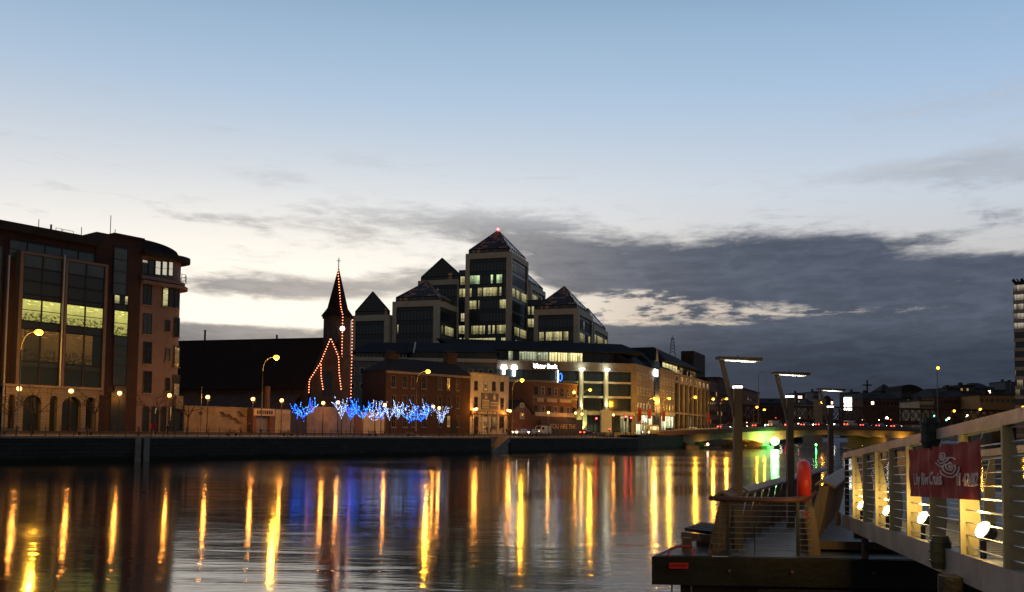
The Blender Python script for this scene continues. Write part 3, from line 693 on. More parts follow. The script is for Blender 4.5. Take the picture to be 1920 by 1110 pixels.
# the gabled porch those strings outline
PB = Frame(tuple(Gp(620, 800, Yg)[:2]), 78)
m = MB().mat(CHW); uA, uB = PB.U(581, 0), PB.U(640, 0); zA = PB.Z(580, 716, 0); zP = PB.Z(620, 637, 0)
m.box(PB, uA, uB, 0, 8, 3.5, zA)
m.face([PB.W(uA, 0, zA), PB.W(uB, 0, zA), PB.W(uB, 0, zA + 5), PB.W(0, 0, zP)]); m.face([PB.W(uB, 8, zA), PB.W(uA, 8, zA), PB.W(0, 8, zP), PB.W(uB, 8, zA + 5)])
m.face([PB.W(uA, 0, zA), PB.W(0, 0, zP), PB.W(0, 8, zP), PB.W(uA, 8, zA)]); m.face([PB.W(0, 0, zP), PB.W(uB, 0, zA + 5), PB.W(uB, 8, zA + 5), PB.W(0, 8, zP)])
pf = m.build('gabled_front', ch)
m = MB().mat(GLASS); uw = PB.U(612, 0); m.box(PB, uw - .9, uw + .9, -.06, .04, 11.5, 16.5); m.build('tall_window', pf)
m = MB().mat(TIMBD); m.box(PB, uw - 1.1, uw + 1.1, -.06, .04, 4, 7); m.build('door', pf)
fl = thing('tower_floodlight', 'bright warm floodlight fixed high on the church tower', 'floodlight', TFp(642, 616, TS, -.6))
m = MB().mat(L_BULBW); p = TFp(642, 616, TS, -.6); m.ball(p, .5, 8, 6); m.build('lamp_glass', fl)
m = MB().mat(STEELD); m.tube([p + Vector((0, .5, 0)), p + Vector((0, 1.2, -.4))], .12, 6); m.build('bracket', fl)

# ------------------------------------------------------------------ hoarding wall in front of the church
v = 15.6
hd = thing('site_hoarding', 'long low rendered wall with posters under the dark church', 'wall', Q.W(Q.U(500, v), v, 3.9))
HWM = mk('hoarding_render', (.25, .19, .14), .9, var=.3, scale=.6, bump=.2)
segsH = [(345, 463, 762), (470, 505, 766), (508, 544, 768), (575, 664, 763), (678, 722, 773)]
for i, (xa, xb, yt_) in enumerate(segsH):
    a, b = Q.U(xa, v), Q.U(xb, v); zt_ = Q.Z(xa, yt_, v)
    m = MB().mat(HWM if i not in (2, 4) else mk('pale_board', (.50, .38, .20), .85, var=.2, scale=.8)); m.box(Q, a, b, v, v + .4, 3.9, zt_); m.build('wall_panel', hd)
    m = MB().mat(COPE); m.box(Q, a - .1, b + .1, v - .1, v + .5, zt_, zt_ + .15); m.build('coping', hd)
m = MB().mat(mk('dark_board', (.05, .05, .06), .8)); m.box(Q, Q.U(544, v), Q.U(575, v), v + .1, v + .4, 3.9, Q.Z(550, 770, v)); m.build('gate', hd)
m = MB().mat(BRK_R); m.box(Q, Q.U(664, v), Q.U(678, v), v - .1, v + .4, 3.9, Q.Z(664, 772, v)); m.build('brick_pier', hd)
for xa, xb, ya, yb in ((510, 541, 775, 790),):
    m = MB().mat(mk('poster_paper', (.42, .30, .14), .7, var=.35, scale=1.4)); m.box(Q, Q.U(xa, v), Q.U(xb, v), v - .06, v, Q.Z(xa, yb, v), Q.Z(xa, ya, v)); m.build('poster', hd)
# graffiti squiggles
GR = mk('spray_paint', (.10, .07, .07), .8, var=.2)
for (x, y) in ((415, 778), (428, 783), (447, 777), (440, 790)):
    m = MB().mat(GR); pts = []; u, z = Q.uz(x, y, v - .03); rr = random.Random(x)
    for k in range(9): pts.append(Q.W(u + math.sin(k * 1.7) * .8 + k * .12, v - .03, z + math.cos(k * 2.1) * .6))
    m.tube(pts, .06, 4); m.build('graffiti', hd)
kg = thing('kiosk_gateway', 'brick gateway with a pale lettered sign board and a tall thin brick chimney', 'gateway', Q.W(Q.U(490, v - 2), v - 2, 3.9))
a, b = Q.U(464, v), Q.U(508, v); zt_ = Q.Z(470, 765, v); zs_ = Q.Z(470, 778, v)
m = MB().mat(BRK_R); m.box(Q, a, a + 1.0, v - 1.2, v, 3.9, zt_); m.box(Q, b - 1.2, b, v - 1.2, v, 3.9, zt_); m.box(Q, a + 1.0, b - 1.2, v - 1.2, v, zs_, zt_); m.build('piers', kg)
m = MB().mat(mk('sign_board', (.55, .42, .22), .6, var=.1)); m.box(Q, a + .3, b - .3, v - 1.35, v - 1.2, zs_ - .1, zt_ - .1); sb = m.build('sign_board', kg)
rr = random.Random(4); m = MB().mat(STEELD); u = a + .9
while u < b - 1.1:
    w_ = rr.uniform(.15, .4); m.box(Q, u, u + w_, v - 1.38, v - 1.352, zs_ + .15, zt_ - .4); u += w_ + .14
m.build('faded_lettering', sb)
m = MB().mat(mk('shutter', (.20, .19, .18), .6, var=.2)); m.box(Q, a + 1, b - 1.2, v - .6, v - .5, 3.9, zs_); m.build('roller_shutter', kg)
uc_ = Q.U(506, v); m = MB().mat(BRK_R); m.box(Q, uc_ - .35, uc_ + .35, v + .6, v + 1.3, 3.9, Q.Z(506, 724, v)); m.build('chimney', kg)

# ------------------------------------------------------------------ dark brick terrace, pub, gabled house, warehouse
v = 16.0
_q = Q.W(Q.U(880.5, 16), 16, 0); BTF = Frame((_q.x, _q.y), 46)
v = 0.0
bt = thing('brick_terrace', 'dark brown brick three storey terrace with heavy chimneys behind the lit trees', 'terrace', BTF.W(BTF.U(800, v), v, 3.9))
a, b = BTF.U(722, v), BTF.U(880.5, v); zw = BTF.Z(722, 692, v)
m = MB().mat(BRK_B); m.box(BTF, a, b, v, v + 9, 3.8, zw); wl = m.build('wall', bt)
m = MB().mat(COPE); m.box(BTF, a - .1, b, v - .35, v, zw - .8, zw - .3); m.build('cornice', wl)
m = MB().mat(SLATE); zr = zw + 3.0
m.face([BTF.W(a - .2, v - .3, zw - .1), BTF.W(b, v - .3, zw - .1), BTF.W(b - 1, v + 4.5, zr), BTF.W(a + 4, v + 4.5, zr)]); m.face([BTF.W(b, v + 9.3, zw - .1), BTF.W(a - .2, v + 9.3, zw - .1), BTF.W(a + 4, v + 4.5, zr), BTF.W(b - 1, v + 4.5, zr)])
m.face([BTF.W(a - .2, v + 9.3, zw - .1), BTF.W(a - .2, v - .3, zw - .1), BTF.W(a + 4, v + 4.5, zr)]); m.face([BTF.W(b, v - .3, zw - .1), BTF.W(b, v + 9.3, zw - .1), BTF.W(b - 1, v + 4.5, zr)]); rf = m.build('roof', bt)
for xa, xb, yt_ in ((728, 745, 664), (839, 855, 664)):
    m = MB().mat(BRK_B); ua_, ub_ = BTF.U(xa, v + 4), BTF.U(xb, v + 4); zt_ = BTF.Z(xa, yt_, v + 4); m.box(BTF, ua_, ub_, v + 4, v + 6, zw, zt_); m.box(BTF, ua_ - .15, ub_ + .15, v + 3.85, v + 6.15, zt_, zt_ + .3)
    for k in range(4): uu = ua_ + (ub_ - ua_) * (k + .5) / 4; m.tube([BTF.W(uu, v + 5, zt_ + .3), BTF.W(uu, v + 5, zt_ + 1)], .16, 6)
    m.build('chimney', rf)
for row, (ya, yb) in enumerate(((703, 726), (740, 763), (780, 801))):
    for k, (xa, xb) in enumerate(((733, 742), (755, 763), (771, 777), (790, 799), (821, 828), (838, 844), (855, 860.5))):
        dy = (xa - 733) * .05 * (1 if row == 0 else .4 if row == 1 else -.1)
        a_, b_, z0, z1 = P2(BTF, v, xa, ya + dy, xb, yb + dy)
        window(wl, BTF, a_, b_, max(z0, 4.6), z1, v, LG_WRM if (row == 0 and k in (4, 5)) or (row == 2 and k == 5) else GLASS, mk('sash_frame', (.24, .17, .11), .6, var=.15), 2, 2, sill=COPE, k=k + row * 9)
m = MB().mat(TIMBD); a_ = BTF.U(846, v); m.box(BTF, a_, a_ + 1.6, v - .1, v, 4.0, 7.2); m.build('door', bt)

v = 16.0
pb = thing('corner_pub', 'cream rendered three storey pub with drinks boards between its windows and wall lanterns', 'pub', Q.W(Q.U(917, v), v, 3.9))
a, b = Q.U(881, v), Q.U(953, v); zw = Q.Z(881, 699, v)
m = MB().mat(PUBW); m.box(Q, a, b, v, v + 11, 3.8, zw); wl = m.build('wall', pb)
m = MB().mat(COPE); m.box(Q, a - .1, b + .1, v - .15, v + 11.1, zw, zw + .3); m.build('parapet_coping', wl)
PX = lambda x: 860 + x / 7.93
PY = lambda y: 680 + y / 7.93
for row, (ya, yb, xs) in enumerate(((268, 408, (230, 372, 496, 618)), (508, 690, (230, 618)))):
    for k, x in enumerate(xs):
        a_, b_, z0, z1 = P2(Q, v, PX(x), PY(ya + (x - 230) * .04), PX(x + 52), PY(yb + (x - 230) * .04)); window(wl, Q, a_, b_, z0, z1, v, LG_WRM if k == 1 and row == 0 else GLASS, mk('brown_frame', (.12, .07, .04), .6), 2, 2, sill=COPE, k=k + row * 5)
a_, b_, z0, z1 = P2(Q, v, PX(335), PY(445), PX(586), PY(692))
BRD = mk('board_ground', (.10, .09, .11), .5, var=.2)
m = MB().mat(BRD); m.box(Q, a_, b_, v - .2, v - .02, z0, z1); bd = m.build('advert_board', pb)
BCR = mk('board_cream', (.60, .50, .28), .6, var=.15)
W_, H_ = b_ - a_, z1 - z0
for (f0, f1, g0, g1) in ((.04, .42, .36, .58), (.04, .42, .06, .30), (.52, .98, .22, .48), (.18, .32, .66, .80)):
    m = MB().mat(BCR); m.box(Q, a_ + W_ * f0, a_ + W_ * f1, v - .24, v - .2, z0 + H_ * g0, z0 + H_ * g1); pn = m.build('poster_panel', bd)
    m = MB().mat(BRD); rr = random.Random(int(f0 * 100 + g0 * 10)); uu = a_ + W_ * f0 + .15
    while uu < a_ + W_ * f1 - .3: ww = rr.uniform(.08, .22); m.box(Q, uu, uu + ww, v - .26, v - .242, z0 + H_ * (g0 + .05), z0 + H_ * (g1 - .05 - rr.random() * .04)); uu += ww + .12
    m.build('faded_lettering', pn)
m = MB().mat(BCR); c = a_ + W_ * .74; m.tube([Q.W(c, v - .2, z0 + H_ * .72), Q.W(c, v - .26, z0 + H_ * .72)], .55, 14); m.tube([Q.W(c, v - .2, z0 + H_ * .9), Q.W(c, v - .26, z0 + H_ * .9)], .25, 10); m.build('round_emblem', bd)
put_text('script_lettering', 'Guinness', .62, Q, a_ + W_ * .24, v - .22, z0 + H_ * .90, BCR, bd, su=.62) if False else None
put_text('script_lettering', 'BAR', .6, Q, a_ + W_ * .24, v - .22, z0 + H_ * .89, BCR, bd, su=1.0)
zf = Q.Z(881, 777, v); zf1 = Q.Z(881, 769, v)
m = MB().mat(mk('pub_fascia', (.16, .09, .05), .5, var=.2)); m.box(Q, a, b, v - .35, v, zf, zf1); fs = m.build('fascia', pb)
m = MB().mat(BCR); rr = random.Random(8); uu = a + 1.6
while uu < b - 1.4:
    ww = rr.uniform(.3, .55); m.box(Q, uu, uu + ww, v - .39, v - .352, zf + .25, zf1 - .22); uu += ww + (.18 if rr.random() < .8 else .6)
m.build('fascia_lettering', fs)
for k, (x0, x1) in enumerate(((355, 425), (486, 552), (605, 672))):
    a_, b_, z0, z1 = P2(Q, v, PX(x0), PY(800), PX(x1), PY(975)); window(wl, Q, a_, b_, z0 if z0 > 4.3 else 4.4, z1, v, LG_WRM if k < 2 else GLASS, mk('brown_frame', (.1, .06, .04)), 2, 2, t=.14, sill=COPE, k=k + 40)
a_, b_, z0, z1 = P2(Q, v, PX(212), PY(800), PX(285), PY(1020)); m = MB().mat(TIMBD); m.box(Q, a_, b_, v - .08, v, 4.0, z1); m.build('door', pb)
for x in (205, 292, 345, 440, 570, 690):
    u = Q.U(PX(x), v); m = MB().mat(PUBW); m.box(Q, u - .2, u + .2, v - .28, v, 4.0, zf); m.build('pilaster', pb)

gh = thing('gabled_brick_house', 'small orange brick house with steep gable and white stone window beside the pub', 'house', Q.W(Q.U(975, v), v, 3.9))
a, b = Q.U(959, v), Q.U(997, v); ze = Q.Z(960, 772, v); zp = Q.Z(976, 751, v); mid = (a + b) / 2
m = MB().mat(BRK_R); m.box(Q, a, b, v, v + 10, 3.8, ze)
m.face([Q.W(a, v, ze), Q.W(b, v, ze), Q.W(mid, v, zp)]); m.face([Q.W(b, v + 10, ze), Q.W(a, v + 10, ze), Q.W(mid, v + 10, zp)]); wl = m.build('wall', gh)
m = MB().mat(SLATE); m.hexa([Q.W(a - .4, v - .3, ze - .3), Q.W(mid, v - .3, zp), Q.W(mid, v + 10.3, zp), Q.W(a - .4, v + 10.3, ze - .3), Q.W(a - .4, v - .3, ze), Q.W(mid, v - .3, zp + .3), Q.W(mid, v + 10.3, zp + .3), Q.W(a - .4, v + 10.3, ze)])
m.hexa([Q.W(mid, v - .3, zp), Q.W(b + .4, v - .3, ze - .3), Q.W(b + .4, v + 10.3, ze - .3), Q.W(mid, v + 10.3, zp), Q.W(mid, v - .3, zp + .3), Q.W(b + .4, v - .3, ze), Q.W(b + .4, v + 10.3, ze), Q.W(mid, v + 10.3, zp + .3)]); m.build('roof', gh)
for (g0, g1) in ((.40, .80), (-.05, .28)):
    window(wl, Q, mid - .9, mid + .9, ze + (zp - ze) * g0 - 1.6 * (g0 < 0), ze + (zp - ze) * g1 - 1.0 * (g0 < 0), v, LG_LO, FRAMEW, 2, 2, t=.25)
for s_ in (-1, 1): m = MB().mat(mk('red_door', (.18, .03, .03), .5)); m.box(Q, mid + s_ * 2.2 - 1, mid + s_ * 2.2 + 1, v - .06, v, 4.0, 6.8); m.build('garage_door', gh)

wh = thing('brick_warehouse', 'red brick warehouse with pale name panels over two rows of windows', 'warehouse', Q.W(Q.U(1040, v), v, 3.9))
a, b = Q.U(998, v), Q.U(1081.5, v); zw = Q.Z(998, 715, v)
m = MB().mat(BRK_R); m.box(Q, a, b, v, v + 9, 3.8, zw); wl = m.build('wall', wh)
m = MB().mat(COPE); m.box(Q, a - .1, b + .1, v - .25, v + .3, zw, zw + .35); m.box(Q, a, b, v - .12, v, zw - 4.2, zw - 3.9); m.build('cornice', wl)
for xa, xb in ((1007, 1019), (1025, 1044), (1049, 1071)):
    a_, b_, z0, z1 = P2(Q, v, xa, 746 + (xa - 1007) * .03, xb, 753 + (xa - 1007) * .03); m = MB().mat(mk('name_panel', (.45, .34, .22), .7, var=.2)); m.box(Q, a_, b_, v - .1, v, z0, z1); m.build('name_panel', wl)
nw = 7
for row, (z0, z1) in enumerate(((zw - 3.4, zw - 1.2), (zw - 8.8, zw - 6.2))):
    for k in range(nw):
        u = a + (b - a) * (k + .5) / nw; window(wl, Q, u - .75, u + .75, z0, z1, v, LG_LO if (row and k == 2) else GLASS, FRAMEW if k % 2 else FRAMED, 2, 2, k=k)
zf = Q.Z(1012, 779, v)
m = MB().mat(mk('shop_fascia', (.5, .42, .30), .6, var=.3, scale=.7)); m.box(Q, a + 1, b, v - .3, v, zf - .2, zf + .9); m.build('fascia', wh)
m = MB().mat(mk('dark_board', (.05, .05, .06), .8)); m.box(Q, a + 2, b + 1, v - 1.2, v - 1.0, 4.0, zf - .8); hb_ = m.build('hoarding', wh)
u_, z_ = Q.uz(1056, 800, v - 1.25)
put_text('lettering', 'YOU ARE THE', 1.75, Q, u_, v - 1.25, z_, mk('letter_paint', (.62, .42, .20), .7, var=.2), hb_, su=1.18, bold=.02)
# ------------------------------------------------------------------ stepped office complex with glass pyramids
def office_block(name, label, pxc, pyt, pxl, pxr, Y, apex, lits_f, lits_r, pyr_mat, par=8.5, sh=4.5, beam=2.0, pil=1.6):
    p = atY(pxc, 800, Y); S = Frame((p.x, p.y), P18); Fr = Frame((p.x, p.y), P18 + 90)
    W = -Fr.U(pxl, 0); D = max(S.U(pxr, 0), 3); zt = S.Z(pxc, pyt, 0)
    t = thing(name, label, 'office tower', tuple(S.W(D / 2, W / 2, 4)))
    m = MB().mat(SPAN); m.box(S, .35, D - .35, .35, W - .35, 3.5, zt - .4); m.build('core', t)
    m = MB().mat(CREAM)                     # stone frame: corner piers and top beams on the two seen faces
    m.box(S, -.15, pil, -.15, pil, 3.5, zt - beam)
    m.box(S, D - pil * .75, D, -.15, pil, 3.5, zt - beam); m.box(S, -.15, pil, W - pil, W, 3.5, zt - beam)
    m.box(S, -.15, D, -.15, pil, zt - beam, zt); m.box(S, -.15, pil, pil, W, zt - beam, zt); m.box(S, D - pil, D, pil, W, zt - beam, zt); m.box(S, pil, D - pil, W - pil, W, zt - beam, zt)
    m.build('stone_frame', t)
    n = len(lits_f); z = zt - beam
    for k in range(n):
        z0 = z - sh; hw_ = sh * .70
        band(t, Fr, -W + pil, -pil, z0, z0 + hw_, .35, lits_f[k], k + int(pxc) % 13, max(3, int(W / 1.5)), FRAMED, t=.08)
        if D > 4: band(t, S, pil, D - pil * .75, z0, z0 + hw_, .35, lits_r[k], k + 3 + int(pxc) % 7, max(2, int(D / 1.5)), FRAMED, t=.08)
        z = z0
    if apex:
        az_ = atY(apex[0], apex[1], S.W(D / 2, W / 2, 0).y).z; i = .9; zb = zt + par * .18
        b4 = [S.W(i, i, zt), S.W(D - i, i, zt), S.W(D - i, W - i, zt), S.W(i, W - i, zt)]; c4 = [q + Vector((0, 0, zb - zt)) for q in b4]; ap = S.W(D / 2, W / 2, az_)
        m = MB().mat(pyr_mat)
        for k in range(4):
            a, b = c4[k], c4[(k + 1) % 4]; L = (b - a).length; h = az_ - zb
            m.face([b4[k], b4[(k + 1) % 4], b, a], [(0, 0), (L, 0), (L, 1), (0, 1)]); m.face([a, b, ap], [(0, 1), (L, 1), (L / 2, 1 + h)])
        py = m.build('glass_pyramid', t)
        m = MB().mat(STEELD)
        for k in range(4):
            a, b = c4[k], c4[(k + 1) % 4]; m.tube([b4[k], a], .16, 5); m.tube([a, ap], .2, 5); m.tube([a, b], .2, 5)
            for j in range(1, 7):
                f = j / 7; q = a.lerp(b, f); g = min(f, 1 - f) * 2; top = a.lerp(ap, g) if f < .5 else b.lerp(ap, g)
                m.tube([q, top], .07, 4); m.tube([a.lerp(ap, f), b.lerp(ap, f)], .07, 4); m.tube([b4[k].lerp(b4[(k + 1) % 4], f), q], .07, 4)
        m.build('glazing_bars', py)
    return t, S, W, D, zt
PYR1 = lit_glass('pyramid_glass', (1, .42, .14), .07, .45, 31, cw=.7, ch=.9, dark=(.05, .03, .024), ceil=False); PYR2 = lit_glass('pyramid_glass_dark', (1, .5, .2), .15, .10, 33, cw=1.6, ch=2.2, dark=(.02, .02, .022))
H, M_, L_, O, G = LG_HI, LG_MID, LG_LO, LG_OFF, LG_GRN
office_block('stepped_office_tower', 'tallest cream framed glass tower of the complex with a red beacon on its pyramid', 954, 469, 868.5, 987, 305, (928.5, 432), [O, G, H, M_, L_, H, H, L_], [O, O, H, O, O, H, M_, L_], PYR1)
tw = bpy.data.objects['stepped_office_tower']; ap = atY(928.5, 431, 320)
m = MB().mat(L_RED); apx = max((tuple(tw.location + v.co) for v in next(c for c in tw.children if c.name.startswith('glass_pyramid')).data.vertices), key=lambda q: q[2]); m.ball(Vector(apx) + Vector((0, 0, .35)), .42, 8, 6); m.build('beacon', tw)
office_block('stepped_office_tower', 'cream framed glass block left of the tallest tower, lamps glowing on its pyramid', 817.5, 561, 731.5, 856, 292, (789, 528), [O, L_, O, L_, O], [O, M_, O, O, O], PYR1)
office_block('stepped_office_tower', 'lowest left glass block of the complex under a plain dark pyramid, beside the church spire', 725, 588.5, 655, 733, 296, (705, 547), [L_, O, L_, O], [O, O, O, O], PYR2)
office_block('stepped_office_tower', 'set back glass block with lattice pyramid behind the left shoulder of the tallest tower', 861, 521, 779, 869, 330, (838.5, 484), [M_, L_, M_, O, O, O, O], [H, M_, O, H, M_, O, O], PYR2)
office_block('stepped_office_tower', 'narrow set back glass block just showing behind the right side of the tallest tower', 992, 531, 930, 1020, 345, (978, 505), [O, H, O, O, H, O, O, O], [M_, H, O, O, M_, O, O, O], PYR2)
office_block('stepped_office_tower', 'cream framed glass block right of the tallest tower with a warm brown pyramid', 1082.5, 577, 999, 1109.5, 300, (1054, 537), [L_, H, H, L_, O], [O, M_, L_, O, O], PYR1)
office_block('stepped_office_tower', 'lowest right glass block of the complex, at its far end', 1112, 608, 1060, 1138.5, 335, (1098, 578), [H, M_, O, O, O], [H, H, O, O, O], PYR2)
# dark link blocks between the towers
for lab, (xa, xb, yt, Y) in (('plain dark link building between the tallest tower and the block right of it', (986, 1024, 561, 312)), ('slim dark glazed link with lit landings left of the tallest tower', (856, 872, 506, 316))):
    p = atY(xb, 800, Y); Fr = Frame((p.x, p.y), P18 + 90); W = -Fr.U(xa, 0); zt = Fr.Z(xb, yt, 0)
    t = thing('link_building', lab, 'office building', tuple(Fr.W(-W / 2, 6, 4))); m = MB().mat(SPAN); m.box(Fr, -W, 0, 0, 12, 3.5, zt); m.build('core', t)
    for k in range(7): band(t, Fr, -W + .3, -.3, zt - 1 - 4.5 * (k + 1), zt - 1.4 - 4.5 * k - 1, 0, (M_, H, O, L_, H, M_, O)[k], k + 50, max(1, int(W / 1.5)), FRAMED, t=.1)

# ------------------------------------------------------------------ bank headquarters: long stone front + attic + roof
F = UF; 
bk = thing('bank_headquarters', 'long stone bank building with lit white columns, glowing attic strip and dark slate roof', 'bank building', F.W(-40, 0, 4))
zt = F.Z(1185, 684, 0); uR = F.U(1190, 0); uLf = F.U(838, 0) ; D = 24
print('bank', uR, uLf, zt)
m = MB().mat(ASH); 
m.box(F, uLf, F.U(921, 0), 0, D, 3.8, zt - .3)                       # left stone wing
m.box(F, F.U(921, 0), uR, .9, D, 3.8, zt - 2.3)
m.box(F, F.U(921, 0), uR, 0, D, zt - 2.3, zt)                         # parapet band
m.box(F, F.U(1183, 0), uR, 0, .9, 3.8, zt - 2.3)
wl = m.build('wall', bk)
m = MB().mat(COPE); m.box(F, uLf, uR + .3, -.35, .2, zt, zt + .35); m.box(F, F.U(921, 0), uR + .25, -.25, 0, zt - 2.4, zt - 2.0); m.build('cornice', wl)
# attic + roof
za = zt + .3; zc_ = F.Z(1000, 663, 4)
aL, aR = F.U(868, 4), F.U(1150, 4)
m = MB().mat(SPAN); m.box(F, aL, aR, 4.05, D - 3, za, zc_ + 1.2); at = m.build('attic', bk)
for k, (xa, xb, g) in enumerate(((868, 915, LG_OFF), (917, 945, LG_LO), (953, 972, LG_ATT2), (973, 1028, LG_ATT2), (1029, 1045, LG_ATT), (1046, 1092, LG_ATT), (1094, 1145, LG_OFF))):
    a, b, z0, z1 = P2(F, 4, xa, 665 + (xa - 950) * .05, xb, 680 + (xa - 950) * .05); band(at, F, a, b, z0, zc_ + .6, 4, g, k + 3, max(3, int((xb - xa) / 4.6)), FRAMED, t=.12)
zrg = F.Z(1000, 640, 12)
m = MB().mat(SLATE); e0, e1 = aL - 2, F.U(1206, 3); ez = zc_ + 1.0
R0_, R1_ = F.U(800, 12), F.U(1165, 12)
m.face([F.W(e0, 2.2, ez), F.W(e1, 2.2, ez), F.W(R1_, 12, zrg), F.W(e0 - 6, 12, zrg)]); m.face([F.W(e1, 2.2, ez), F.W(e1, 22, ez), F.W(R1_, 12, zrg)])
m.face([F.W(e1, 22, ez), F.W(e0, 22, ez), F.W(e0 - 6, 12, zrg), F.W(R1_, 12, zrg)]); m.face([F.W(e0, 2.2, ez - .3), F.W(e0, 22, ez - .3), F.W(e1, 22, ez - .3), F.W(e1, 2.2, ez - .3)]); m.face([F.W(e0, 2.2, ez - .3), F.W(e1, 2.2, ez - .3), F.W(e1, 2.2, ez), F.W(e0, 2.2, ez)])
m.build('roof', bk)
# dark glazing behind the columns, three storeys with pale string courses
for k, (y0, y1) in enumerate(((692, 714), (718, 741), (746, 768))):
    for j, (xa, xb) in enumerate(((921, 1040), (1041, 1086), (1094, 1131), (1141, 1183))):
        a, b, z0, z1 = P2(F, .9, xa, y0, xb, y1); z0 = F.Z(1090, y1, .9); z1 = F.Z(1090, y0, .9)
        band(bk, F, a, b, z0, z1, .9, (LG_OFF, LG_OFF, LG_LO)[k], k * 4 + j, max(3, int((b - a) / 1.6)), FRAMED, t=.09, hb=1)
for y in (716, 743.5): a, b = F.U(1081, 0), F.U(1183, 0); z = F.Z(1090, y, 0); m = MB().mat(CREAM); m.box(F, a, b, .1, .9, z - .35, z + .25); m.build('string_course', bk)
z = F.Z(1100, 776, 0); m = MB().mat(CREAM); m.box(F, F.U(1081, 0), uR, -.3, .9, z - .3, z + .8); m.build('shopfront_band', bk)
COLM = mk('column_stone', (.55, .52, .40), .6, var=.1)
for x in (1089.5, 1136.5):
    u = F.U(x, -.5); m = MB().mat(COLM); zb_ = F.Z(x, 769, -.5); m.tube([F.W(u, -.1, zb_), F.W(u, -.1, zt - 2.3)], .75, 12); m.tube([F.W(u, -.1, zb_), F.W(u, -.1, zb_ + .5)], 1.0, 12); c_ = m.build('column', bk)
    m = MB().mat(COLM); m.box(F, u - 1.7, u + 1.7, -1.0, .9, 4, zb_); m.build('plinth', c_)
    m = MB().mat(L_WHITE); m.tube([F.W(u, -1.25, zt - 2.2), F.W(u, -1.25, zt - 1.7)], [.25, .9], 10); lt = m.build('column_lamp', c_)
    sl = bpy.data.lights.new('uplight', 'SPOT'); sl.energy = 3600; sl.color = (.95, 1, .55); sl.spot_size = R(70); sl.spot_blend = .6; sl.shadow_soft_size = .2
    so = bpy.data.objects.new('uplight', sl); COL.objects.link(so); so.location = F.W(u, -2.2, zt - 1.4); so.rotation_euler = (R(0), 0, 0)
    d = (F.W(u, 0, zt - 9) - so.location); so.rotation_euler = d.to_track_quat('-Z', 'Y').to_euler()
    s2 = so.copy(); s2.data = sl.copy(); s2.data.energy = 2400; s2.data.color = (.85, 1, .35); COL.objects.link(s2); s2.location = F.W(u, -2.4, 4.6); d = (F.W(u, 0, 12) - s2.location); s2.rotation_euler = d.to_track_quat('-Z', 'Y').to_euler()
    s3 = so.copy(); s3.data = sl.copy(); s3.data.energy = 2200; COL.objects.link(s3); s3.location = F.W(u, -1.8, F.Z(x, 771, -.5)); d = (F.W(u, 0, zt) - s3.location); s3.rotation_euler = d.to_track_quat('-Z', 'Y').to_euler()
for x, yb in ((943.5, 702), (963, 705)):
    u = F.U(x, -.6); m = MB().mat(L_SIGN); m.tube([F.W(u, -.6, F.Z(x, yb, -.6)), F.W(u, -.6, zt - 2.0)], .38, 8); m.tube([F.W(u, -.7, zt - 2.4), F.W(u, -.7, zt - 1.2)], [1.0, .7], 10); m.build('light_column', bk)
# ground storey
for xa, xb, g in ((1096, 1112, LG_LO), (1113, 1130, LG_MID), (1143, 1160, LG_LO), (1162, 1180, LG_MID)):
    a, b, z0, z1 = P2(F, .9, xa, 779, xb, 806); band(bk, F, a, b, 4.2, z1, .9, g, int(xa), 3, FRAMED, 'shop_window')
sg = MB().mat(FRAMED); a, b, z0, z1 = P2(F, -.3, 996, 681, 1048, 692); z0 = F.Z(1020, 692, -.3); z1 = F.Z(1020, 683, -.3)
sg.box(F, a, b, -.35, -.05, z0, z1); sb = sg.build('sign', bk)
put_text('sign_lettering', 'Ulster Bank', (z1 - z0) * 1.15, F, (a + b) / 2, -.40, (z0 + z1) / 2 + .1, L_SIGN, sb, su=(b - a) / ((z1 - z0) * 1.15 * 5.6), bold=.07)
a, b, z0, z1 = P2(F, -.3, 1046, 697, 1055, 717); m = MB().mat(FRAMED); m.box(F, a, b, -.5, -.1, z0, z1); vs = m.build('blue_sign', bk)
m = MB().mat(L_BLUE); c = (a + b) / 2
for k in range(10):
    t0, t1 = 2 * math.pi * k / 10, 2 * math.pi * (k + 1) / 10; m.tube([F.W(c + .55 * math.cos(t0), -.55, (z0 + z1) / 2 + 1.2 * math.sin(t0)), F.W(c + .55 * math.cos(t1), -.55, (z0 + z1) / 2 + 1.2 * math.sin(t1))], .09, 4)
m.build('ring_emblem', vs)
m = MB().mat(L_SIGN); a, b = F.U(1044.5, -.5), F.U(1046, -.5); m.box(F, a, b, -.5, -.3, z0 - .5, zt - 2.4); m.build('light_strip', vs)
# left wing windows
for row, (y0, y1) in enumerate(((688, 703), (719, 731))):
    for x in (845, 858, 872, 898, 910):
        a, b, z0, z1 = P2(F, 0, x, y0, x + 8, y1); window(wl, F, a, b, z0, z1, 0, GLASS, FRAMEW, 1, 2, t=.22, k=x)
